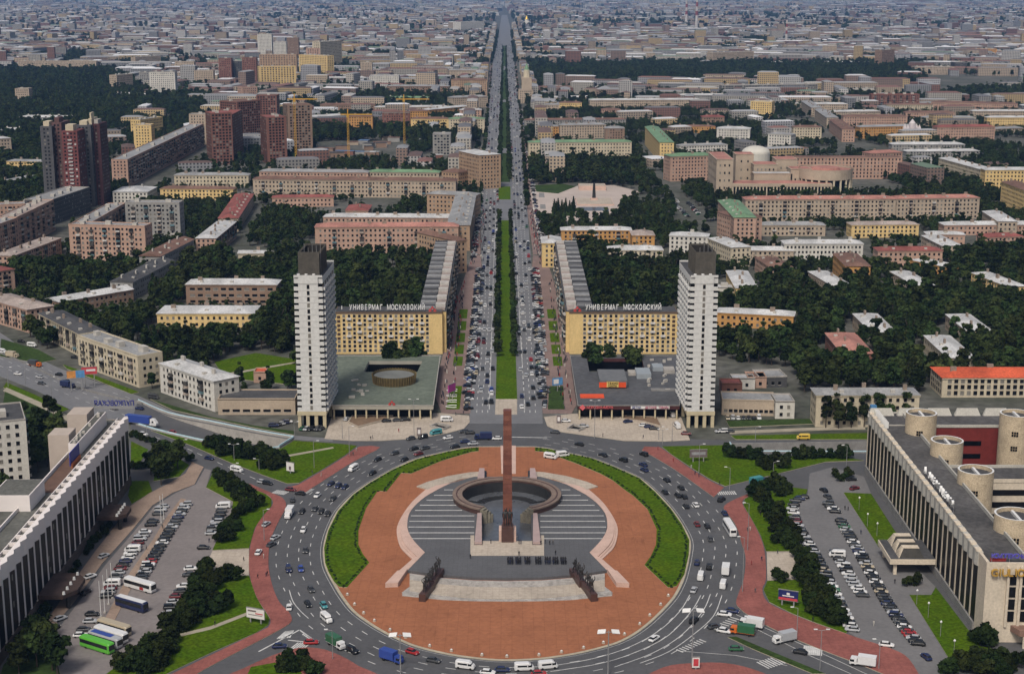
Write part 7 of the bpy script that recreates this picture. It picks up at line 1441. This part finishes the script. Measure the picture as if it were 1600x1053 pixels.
row([(299, 886), (292, 910), (276, 934), (264, 957), (258, 985)], 11, 8, 'the lower right row of left car park', skip=(2,))
row([(1258, 777), (1243, 784), (1238, 796), (1244, 818), (1256, 840), (1275, 871), (1284, 888), (1296, 912), (1310, 942), (1320, 963), (1333, 989)], 36, -12, 'the left row of right car park')
row([(1292, 787), (1305, 801), (1315, 818), (1340, 860), (1365, 905), (1390, 950), (1415, 985), (1436, 1010)], 48, -12, 'the long right row of right car park', skip=(4, 5))
row([(1303, 861), (1320, 890), (1335, 915), (1350, 935)], 13, -8, 'the middle row of right car park', {1: 'van'})
row([(1122, 676), (1142, 676)], 4, 5, 'the short row by the right tower'); row([(470, 672), (505, 672)], 6, 70, 'the row under the left tower'); row([(425, 668), (452, 660)], 5, 10, 'the row left of the left tower')
row([(1133, 655), (1190, 655)], 7, 85, 'the row before the right annex')
for px, py, c_, d_, w_ in ((162, 871, 'silver', 60, 'left car park lane, third from bottom'), (141, 903, 'white', 50, 'left car park lane by the lower canopy'), (134, 928, 'black', 70, 'left car park lane at the lower canopy tip'), (94, 969, 'silver', 50, 'left car park lane near bottom'), (85, 984, 'black', 70, 'left car park lane at the bottom'), (318, 858, 'black', 0, 'the left car park beside the stone pad'), (144, 962, 'black', 5, 'the left car park before the buses, farthest'), (141, 973, 'silver', 5, 'the left car park before the buses, second'), (131, 986, 'dark grey', 5, 'the left car park before the buses, third'), (126, 995, 'white', 5, 'the left car park before the buses, nearest'),
                       (1287, 768, 'black', 110, 'the mouth of the right car park, farther'), (1293, 778, 'dark grey', 110, 'the mouth of the right car park, nearer'), (1385, 1010, 'white', -15, 'the lower lane of right car park'), (1447, 1029, 'dark blue', 105, 'the lowest lane of right car park'), (1330, 751, 'black', 10, 'the right hotel drive by the shrubs'), (1335, 765, 'dark red', 30, 'the right hotel drive corner')):
    one(px, py, 'car', c_, d_, '%s car in %s' % (c_, w_), z=.12)
for px, py, c_, lab in ((219, 921, 'white', 'white coach with red stripe in the left car park'), (206, 951, 'dark blue', 'dark blue and white coach in the left car park'), (179, 988, 'beige', 'beige coach in the bottom row of coaches'), (174, 999, 'white', 'white coach in the bottom row of coaches'), (165, 1007, 'silver', 'silver blue coach in the bottom row of coaches'), (152, 1015, 'bright green', 'bright green coach at end of the coach row')):
    one(px, py, 'bus', c_, -32, lab, z=.12); o = [q for q in bpy.data.objects if q.get('label') == lab][0]
    if c_ == 'dark blue': MB().box(-5.5, -1.0, 3.2, 5.5, 1.0, 3.32).build('roof_panel', paint('white'), o)
    if c_ == 'white' and 'stripe' in lab: MB().box(1.0, -1.28, .6, 2.6, 1.28, 1.5).build('stripe', paint('red'), o)
    if c_ == 'silver': MB().box(-5.0, -.9, 3.2, 3, .9, 3.32).build('roof_panel', paint('blue'), o)
print('CARS', CARS[0])
# avenue traffic and kerbside parking: hundreds too small to pick apart
def soup(name, items, label):
    V_ = []; F_ = []; M_ = []; cols = list(dict.fromkeys(c for *_, c in items)); mats_ = [paint(c) for c in cols] + [CGL]
    for (x, y, yaw, s, c_) in items:
        c, sn = math.cos(yaw), math.sin(yaw); ci = cols.index(c_); m = MB(); m.box(-2.1, -.86, .25, 2.1, .86, .92, ci); m.box(-1.7, -.72, .92, .9, .72, 1.3 + .0, len(cols)); m.box(-1.35, -.66, 1.3, .45, .66, 1.46, ci)
        b = len(V_); V_ += [(x + (c * a - sn * d) * s, y + (sn * a + c * d) * s, .12 + e * s) for a, d, e in m.v]; F_ += [tuple(b + i for i in f) for f in m.f]; M_ += m.m
    me = bpy.data.meshes.new(name); me.from_pydata(V_, [], F_); [me.materials.append(q) for q in mats_]; me.polygons.foreach_set('material_index', M_); link(name, me, kind='stuff', label=label, cat='cars')
it = []
def lane(pa, pb, n, yaw_up, jit=.6, sc=(1, 1.15), cols=None):
    for (px, py) in [(pa[0] + (pb[0] - pa[0]) * t, pa[1] + (pb[1] - pa[1]) * t) for t in sorted(rng.uniform(0, 1, n) ** .8)]:
        p = P(px + random.uniform(-jit, jit), py); it.append((p.x, p.y, (math.pi / 2 if yaw_up else -math.pi / 2) + random.uniform(-.04, .04), random.uniform(*sc), cols or pick()))
for f_ in (.18, .42, .66, .88):
    for ya, yb, n in ((640, 400, 13), (400, 200, 30), (200, 70, 46)):
        xa = lambda y: np.interp(y, [q[1] for q in reversed(avL)], [q[0] for q in reversed(avL)]); xb = lambda y: np.interp(y, [q[1] for q in reversed(avR)], [q[0] for q in reversed(avR)]); mw = lambda y: 17.5 * (y + 25) / 650
        lane((xa(ya) + (790 - mw(ya) - xa(ya)) * f_, ya), (xa(yb) + (789 - mw(yb) - xa(yb)) * f_, yb), n, False); lane((791 + mw(ya) + (xb(ya) - 791 - mw(ya)) * f_, ya), (789 + mw(yb) + (xb(yb) - 789 - mw(yb)) * f_, yb), n, True)
soup('avenue_traffic', it, 'dense traffic of small cars along the avenue'); it = []
for k in range(3):
    for side in (0, 1):
        L_ = [(731 - 2.6 * k, 642), (736 - 2.8 * k, 600), (743 - 2.7 * k, 540), (748 - 2.4 * k, 480), (752 - 2.2 * k, 420)] if side == 0 else [(849 + 2.6 * k, 642), (846 + 2.8 * k, 600), (842 + 2.7 * k, 540), (838 + 2.4 * k, 480), (833 + 2.2 * k, 420)]
        for (px, py) in along(L_, 62, .5):
            if random.random() < (.85 if py < 590 else .45 if k < 2 else .15): p = P(px, py); it.append((p.x, p.y, R(80 if k % 2 else 20) + random.uniform(-.2, .2), random.uniform(.95, 1.1), pick()))
for L_, n in (([(1052, 318), (1076, 340)], 16), ([(1040, 300), (1060, 318)], 12), ([(1075, 318), (1092, 336)], 14), ([(740, 405), (750, 330), (757, 250), (766, 130)], 110), ([(850, 398), (838, 330), (826, 250), (809, 130)], 110)):
    for (px, py) in along(L_, n, .8): p = P(px, py); it.append((p.x, p.y, random.uniform(0, 6.28), 1.05, pick()))
soup('kerbside_cars', it, 'close-packed rows of small cars parked along the avenue pavements')
# ================================================================ PEOPLE, STATUES, LAMPS, SIGNS
CLO = [mat('cloth_black', (.012, .012, .014), .9, .2, 4), mat('cloth_navy', (.02, .025, .05), .9, .2, 4), mat('cloth_grey', (.07, .07, .072), .9, .2, 4), mat('cloth_red', (.22, .03, .03), .9, .2, 4), mat('cloth_pale', (.42, .40, .36), .9, .2, 4)]
CNAME = ['black', 'navy', 'grey', 'red', 'pale']
SKIN = mat('skin', (.36, .22, .16), .7, .1, 4); HAIR = mat('hair', (.03, .02, .014), .9, .2, 4)
_pm = {}
def body(i, ci):
    if (i, ci) not in _pm:
        me = FIG[i].copy(); me.materials.append(CLO[ci]); me.materials.append(SKIN); me.materials.append(HAIR)
        for f in me.polygons: f.material_index = 1 if f.center.z > 1.52 and f.center.y < .0 and f.center.z < 1.70 else (2 if f.center.z > 1.55 else 0)
        _pm[(i, ci)] = me
    return _pm[(i, ci)]
def person(x, y, z, ci, lab, grp=None, rz=None, i=0): t = link('person', body(i, ci), None, (x, y, z), random.uniform(0, 6.28) if rz is None else rz, None, lab, 'person', grp); return t
for g_, px in enumerate((797, 809.5, 824, 841, 856, 868, 880.5)):
    lab = 'person in dark clothes in the %s standing block from the obelisk side' % nth(g_ + 1)
    for i in range(3):
        for j in range(5): p = P(px, 882, PH); person(p.x + (i - 1) * .68 + random.uniform(-.1, .1), p.y + j * .8 + random.uniform(-.1, .1), PH, random.choice((0, 0, 0, 1)), lab, 'people in standing block %d' % (g_ + 1), math.pi + random.uniform(-.3, .3))
for k, (px, py, ci, lab) in enumerate(((811, 868, 0, 'person in black standing behind the second standing block'), (868, 867, 0, 'person in black standing behind the sixth standing block'), (767, 849, 0, 'person in black left of the statue plinth'), (811, 850, 0, 'person in black right of the statue plinth'), (814, 850, 1, 'person in navy right of the statue plinth'), (852, 849, 0, 'person in black beside the right court parapet'), (859, 851, 0, 'person in black, left of a pair right of parapet'), (864, 851, 2, 'person in grey, right of a pair right of parapet'), (845, 851, 0, 'person in black at the right parapet end'), (808, 843, 4, 'person in pale clothes on the court stair'), (735, 873, 0, 'person in black at left corner of pale landing'))): p = P(px, py, PH); person(p.x, p.y, PH + .03, ci, lab)
WALK = [(488, 742), (502, 745), (552, 713), (557, 706), (418, 900), (416, 902), (403, 905), (412, 873), (1168, 831), (1172, 830), (1174, 884), (1190, 877), (1180, 927), (1052, 723), (1086, 743), (1092, 746), (1080, 733), (1124, 758), (1028, 704), (1320, 797), (1325, 798), (1345, 835), (1365, 978), (1398, 912), (381, 877), (336, 978), (229, 860), (254, 826), (327, 848), (623, 676), (579, 688), (582, 686), (942, 683), (1005, 686), (712, 650), (724, 648), (1270, 972), (1215, 866), (1188, 806)]
for k, (px, py) in enumerate(WALK):
    p = P(px, py); ci = random.choice((0, 0, 1, 2, 3, 4)); side = 'left' if px < 790 else 'right'
    area = 'ring pavement' if py > 695 and (400 < px < 620 or 1000 < px < 1200) else 'forecourt' if py < 695 else 'car park side'
    person(p.x, p.y, .29 if area == 'ring pavement' else .25 if area == 'forecourt' else .12, ci, '%s-clad walker on the %s %s, %s counted from the left' % (CNAME[ci], side, area, nth(1 + sum(1 for q in WALK if q[0] < px))), None, None, 1)
ps = MB(); V_ = []; F_ = []        # far walkers on the avenue pavements
dm = [(-.2, -.13, 0), (.2, -.13, 0), (.2, .13, 0), (-.2, .13, 0), (-.26, -.15, 1.4), (.26, -.15, 1.4), (.26, .15, 1.4), (-.26, .15, 1.4), (0, 0, 1.78)]
M_ = []
for _ in range(620):
    t = random.random() ** .7
    a, b = random.choice((((690, 640), (716, 440)), ((705, 640), (724, 440)), ((893, 640), (868, 440)), ((880, 640), (860, 440)), ((738, 420), (742, 370)), ((752, 420), (756, 330)), ((846, 420), (838, 350)), ((838, 400), (830, 330)), ((700, 560), (712, 470)))); p = P(a[0] + (b[0] - a[0]) * t + random.uniform(-3, 3), a[1] + (b[1] - a[1]) * t); k = len(V_)
    V_ += [(p.x + x, p.y + y, .2 + z) for x, y, z in dm]; F_ += [tuple(k + i for i in f) for f in ((0, 1, 5, 4), (1, 2, 6, 5), (2, 3, 7, 6), (3, 0, 4, 7), (4, 5, 8), (5, 6, 8), (6, 7, 8), (7, 4, 8))]; M_ += [random.choice((0, 0, 1, 2, 2, 3, 4))] * 8
me = bpy.data.meshes.new('crowd'); me.from_pydata(V_, [], F_); [me.materials.append(c) for c in CLO]; me.polygons.foreach_set('material_index', M_); link('crowd', me, kind='stuff', label='crowd of tiny walkers on the avenue pavements', cat='crowd')
# bronze groups
def bronze(i):
    k = ('b', i)
    if k not in _pm: me = FIG[i].copy(); me.materials.append(BRONZE); _pm[k] = me
    return _pm[k]
for dx in (-.75, .75): link('figure', bronze(2 if dx > 0 else 0), VICTORS, (dx, -.2, 5.4), 0, scale=3.4)
for sx, lab in ((0, 'left'), (1, 'right')):
    A = [(659, 940), (690, 901)] if sx == 0 else [(926.5, 940), (896, 901)]
    a, b = P(*A[0]), P(*A[1]); u = (b - a).normalized(); yaw = math.atan2(u.y, u.x); L_ = (b - a).length
    t = thing('statue_group', 'row of dark bronze fighters on a red granite plinth, %s front of memorial' % lab, 'statue', (a.x, a.y, .26), yaw)
    w_ = 1.3; off = w_ * (0 if sx == 0 else 0)
    MB().box(-.5, -w_, 0, L_ * .48, w_ * .6, 2.4).build('plinth', DGRAN, t); MB().box(L_ * .48 + .3, -w_ * .6, 0, L_ + .5, w_, 2.6).build('plinth', DGRAN, t)
    for k in range(9):
        s = (k + .6) / 9.3; z = 2.4 if s < .48 else 2.6; link('figure', bronze([2, 3, 1, 3][k % 4]), t, (L_ * s, (-.3 if s < .48 else .25) + random.uniform(-.3, .3), z), random.uniform(-.5, .5) + (math.pi / 2 * (1 if sx else -1)), scale=random.uniform(2.1, 2.7))
    for k in range(4): MB().tube((L_ * (.15 + .2 * k), 0, 4.8), (L_ * (.15 + .2 * k) + 1.0, -.8, 7.6 - (k % 2)), .11, 5).build('rifle', BRONZE, t)
# floor lights around the island
sp_ = ring_line(-2.2); sel = [q for q in sp_ if q.y < P(790, 925).y]; cum = 0; last = None; kk = 0
fl = MB().cyl(0, 0, 0, .55, .55, .45, 8).mesh('lamp_bowl', mat('bowl_stone', (.34, .28, .22), .8, .2, 1)); fl2 = MB().cyl(0, 0, .55, .75, .3, .2, 8).mesh('lamp_lens', LAMP)
for q in sel:
    if last is None or (q - last).length > 6.4: kk += 1; t = thing('bowl_light', 'small round floor light on the front edge of the brick plaza', 'lamp', (q.x, q.y, .26), 0, 'floor lights round the plaza front'); link('bowl', fl, t); link('lens', fl2, t); last = q
# street lamps and floodlight masts
def lamp(px, py, top, lab, grp=None, panels=False, arm=1, name='street_lamp'):
    h = height_at(px, top, py); g_ = P(px, py); t = thing(name, lab, 'lamp', (g_.x, g_.y, .05), 0, grp); MB().cyl(0, 0, 0, h, .22 if panels else .13, .12 if panels else .08, 7).build('pole', METAL, t)
    if panels:
        for s in (-1, 1):
            o = MB().box(-1.15, -.7, -.1, 1.15, .7, .1).build('floodlight_panel', LAMP, t, (s * 1.9, 0, h - .3)); o.rotation_euler = (R(30), R(12 * s), R(20 * s))
        MB().box(-2.2, -.08, h - .5, 2.2, .08, h - .35).build('crossarm', METAL, t)
    else:
        for s in ((-1, 1) if arm == 2 else (arm,)): MB().tube((0, 0, h), (s * 1.7, 0, h + .4), .07, 5).build('arm', METAL, t); MB().box(s * 1.7 - .5, -.2, h + .3, s * 1.7 + .5, .2, h + .5).build('lamp_head', LAMP, t)
    return t
lamp(626, 1052, 990, 'floodlight mast with two pale panels at lower left of the ring', panels=True, name='floodlight_mast'); lamp(950, 1056, 985, 'floodlight mast with two pale panels at lower right of plaza', panels=True, name='floodlight_mast'); lamp(1081, 1040, 952, 'tall floodlight mast with two pale panels at right junction', panels=True, name='floodlight_mast')
for k, (px, py, top, ar) in enumerate(((413, 845, 797, 1), (520, 1030, 985, -1), (491, 732, 690, 1), (546, 712, 667, 1), (1140, 765, 731, -1), (1092, 740, 695, 1), (1168, 860, 787, -1), (1160, 925, 840, -1), (1245, 993, 950, -1), (1281, 1048, 985, 2), (1373, 1045, 1000, -1), (647, 683, 625, 2), (535, 686, 655, 1), (929, 685, 627, 2), (1035, 697, 672, 2), (1029, 688, 668, 1), (40, 600, 570, 1), (81, 622, 590, 1), (13, 605, 575, 1), (460, 683, 660, 1), (1180, 690, 668, 1), (1208, 745, 722, 1), (1322, 735, 697, -1), (405, 735, 718, -1), (230, 690, 665, 1), (285, 703, 688, 1), (365, 745, 725, 1), (366, 720, 695, 2), (1463, 720, 700, 1), (1050, 690, 660, 1))):
    lamp(px, py, top, '%s grey street lamp counted along the square from the lower left' % nth(k + 1), 'street lamps around the square', arm=ar)
for k, (px, py) in enumerate(((1342, 797), (1355, 823), (1370, 838), (1450, 965), (1469, 995), (1490, 1025), (1432, 945))):
    h = 4.2; g_ = P(px, py); t = thing('garden_lamp', 'white globe lamp, %s counted down the right hotel lawns' % nth(k + 1), 'lamp', (g_.x, g_.y, .24), 0, 'globe lamps before the right hotel'); MB().cyl(0, 0, 0, h, .08, .06, 6).build('pole', METAL, t); MB().cyl(0, 0, h, h + .35, .18, .38, 8).cyl(0, 0, h + .35, h + .75, .38, .12, 8).build('globe', LAMP, t)
for k, (px, py, top) in enumerate(((158, 965, 908), (164, 958, 899), (170, 945, 890), (176, 935, 880), (252, 818, 775), (256, 812, 772))):
    h = height_at(px, top, py); g_ = P(px, py); t = thing('flagpole', 'bare white flagpole, %s from the front of the left car park' % nth(k + 1), 'flagpole', (g_.x, g_.y, .2)); MB().cyl(0, 0, 0, h, .13, .07, 7).build('pole', LAMP, t); MB().cyl(0, 0, 0, .5, .5, .4, 8).build('foot', CONC, t)
# billboards
def board(px, py, w, h, z0, yaw, lab, face, extra=(), name='billboard'):
    g_ = P(px, py); t = thing(name, lab, 'billboard', (g_.x, g_.y, .2), R(yaw)); MB().box(-w / 2, -.2, z0, w / 2, .2, z0 + h).build('panel', face, t)
    for s in ((-.3, .3) if w > 5 else (0,)): MB().box(s * w - .2, -.15, 0, s * w + .2, .15, z0).build('leg', METAL, t)
    fm = MB(); fm.box(-w / 2 - .12, -.25, z0 - .12, w / 2 + .12, .25, z0).box(-w / 2 - .12, -.25, z0 + h, w / 2 + .12, .25, z0 + h + .12); fm.build('frame', CONCD, t, kind='stuff')
    for (x0, zz0, x1, zz1, m) in extra: MB().box(x0 * w - w / 2, -.26, z0 + zz0 * h, x1 * w - w / 2, -.21, z0 + zz1 * h).build('print', m, t)
    return t
PW = mat('print_white', (.62, .60, .58), .6, .04, 1); PB = mat('print_navy', (.015, .02, .10), .6, .2, 1); PR = mat('print_red', (.45, .05, .06), .6, .2, 1); PK = mat('print_dark', (.13, .10, .10), .6, .2, 1); PO = mat('print_orange', (.5, .22, .06), .6, .4, .6); PS = mat('print_sky', (.08, .22, .42), .6, .3, .6)
board(400, 974, 6, 3, 1.6, -22, 'white billboard with small dark lines beside the left pavement', PW, ((.08, .66, .55, .82, PK), (.5, .46, .92, .56, PR), (.1, .3, .9, .36, PK)))
board(1231, 947, 6, 3.2, 1.8, -22, 'navy billboard with white mark and red foot beside right pavement', PB, ((.42, .55, .58, .78, PW), (.2, .40, .8, .50, PW), (.02, .02, .98, .26, PR)))
board(454, 740, 3.4, 3.4, 1.0, -25, 'small pale poster stand on the left triangular lawn', PW, ((.35, .12, .62, .55, PK),)); board(1091, 722, 7, 3, 2.0, 5, 'dark billboard on the right triangular lawn', PK, ((.1, .3, .9, .7, mat('print_grey', (.25, .25, .26), .6, .3, 1)),))
board(120, 612, 8, 3.4, 6.5, 15, 'orange and blue highway billboard, left of a back-to-back pair', PO, ((.5, .0, 1, 1, PS),)); board(141, 606, 7, 3.4, 6.5, 15, 'red highway billboard, right of a back-to-back pair', PR, ((.3, .4, .9, .7, PW),))
board(706, 622, 6, 3.6, 3, 60, 'magenta poster beside the looped flower lawn', mat('print_magenta', (.38, .05, .25), .6, .2, 1)); board(871, 612, 5, 3.6, 3, 20, 'pale blue poster on the right broad walk', PS, ((.1, .2, .6, .8, PW),)); board(1087, 1046, 2.0, 3.0, .6, 0, 'narrow lit poster pillar on the bottom red pavement', PW, ((.15, .15, .85, .85, PR),), 'poster_pillar'); board(873, 662, 1.8, 3.2, .4, 0, 'narrow dark poster pillar on the right forecourt', PK, ((.2, .2, .8, .8, PW),), 'poster_pillar'); board(655, 682, 1.8, 3.2, .4, 0, 'narrow poster pillar on the left forecourt kerb', PK, ((.2, .2, .8, .8, PW),), 'poster_pillar')
for k in range(4):
    g_ = P(709 - .4 * k, 611 + 8.4 * k); t = thing('flower_hoop', 'white hoop edging on the looped lawn, %s from the far end' % nth(k + 1), 'edging', (g_.x, g_.y, .34)); m = MB(); a_ = np.linspace(R(60), R(300), 17)
    for i in range(16): m.tube((3.2 * math.cos(a_[i]), 1.8 * math.sin(a_[i]), .1), (3.2 * math.cos(a_[i + 1]), 1.8 * math.sin(a_[i + 1]), .1), .22, 5)
    m.build('hoop', LAMP, t)
# ---------------------------------------------------------------- labels of the ordinary buildings
cnt = {}
for b in sorted([b for b in BUILT if b['auto']], key=lambda b: b['Y']):
    zone = 'far left' if b['x'] < 400 else 'left of the avenue' if b['x'] < 790 else 'right of the avenue' if b['x'] < 1190 else 'far right'
    kind = 'tower' if b['h'] > 36 and b['h'] > b['L'] * .8 else 'block' if b['fl'] > 2 else 'low building'
    key = (zone, b['w'], b['r'], kind); cnt[key] = cnt.get(key, 0) + 1; k = cnt[key]
    b['o']['label'] = '%s %s with %s roof, %s such %s' % (WALLC[b['w']][0], kind, ROOFC[b['r']][0], ordinal(k), zone)
# ---------------------------------------------------------------- haze
hz_ = MB().box(-61000, -2000, -10, 61000, 60000, 262); ho = hz_.build('haze', [], kind='stuff', label='thin blue grey haze over the whole city', cat='haze')
hm = bpy.data.materials.new('haze'); hm.use_nodes = True; n = hm.node_tree.nodes; n.remove(n['Principled BSDF']); pv = n.new('ShaderNodeVolumePrincipled'); pv.inputs['Color'].default_value = (.27, .52, 1.0, 1); pv.inputs['Density'].default_value = HAZE_D; pv.inputs['Anisotropy'].default_value = 0.0
hm.node_tree.links.new(pv.outputs[0], n['Material Output'].inputs['Volume']); ho.data.materials.append(hm)
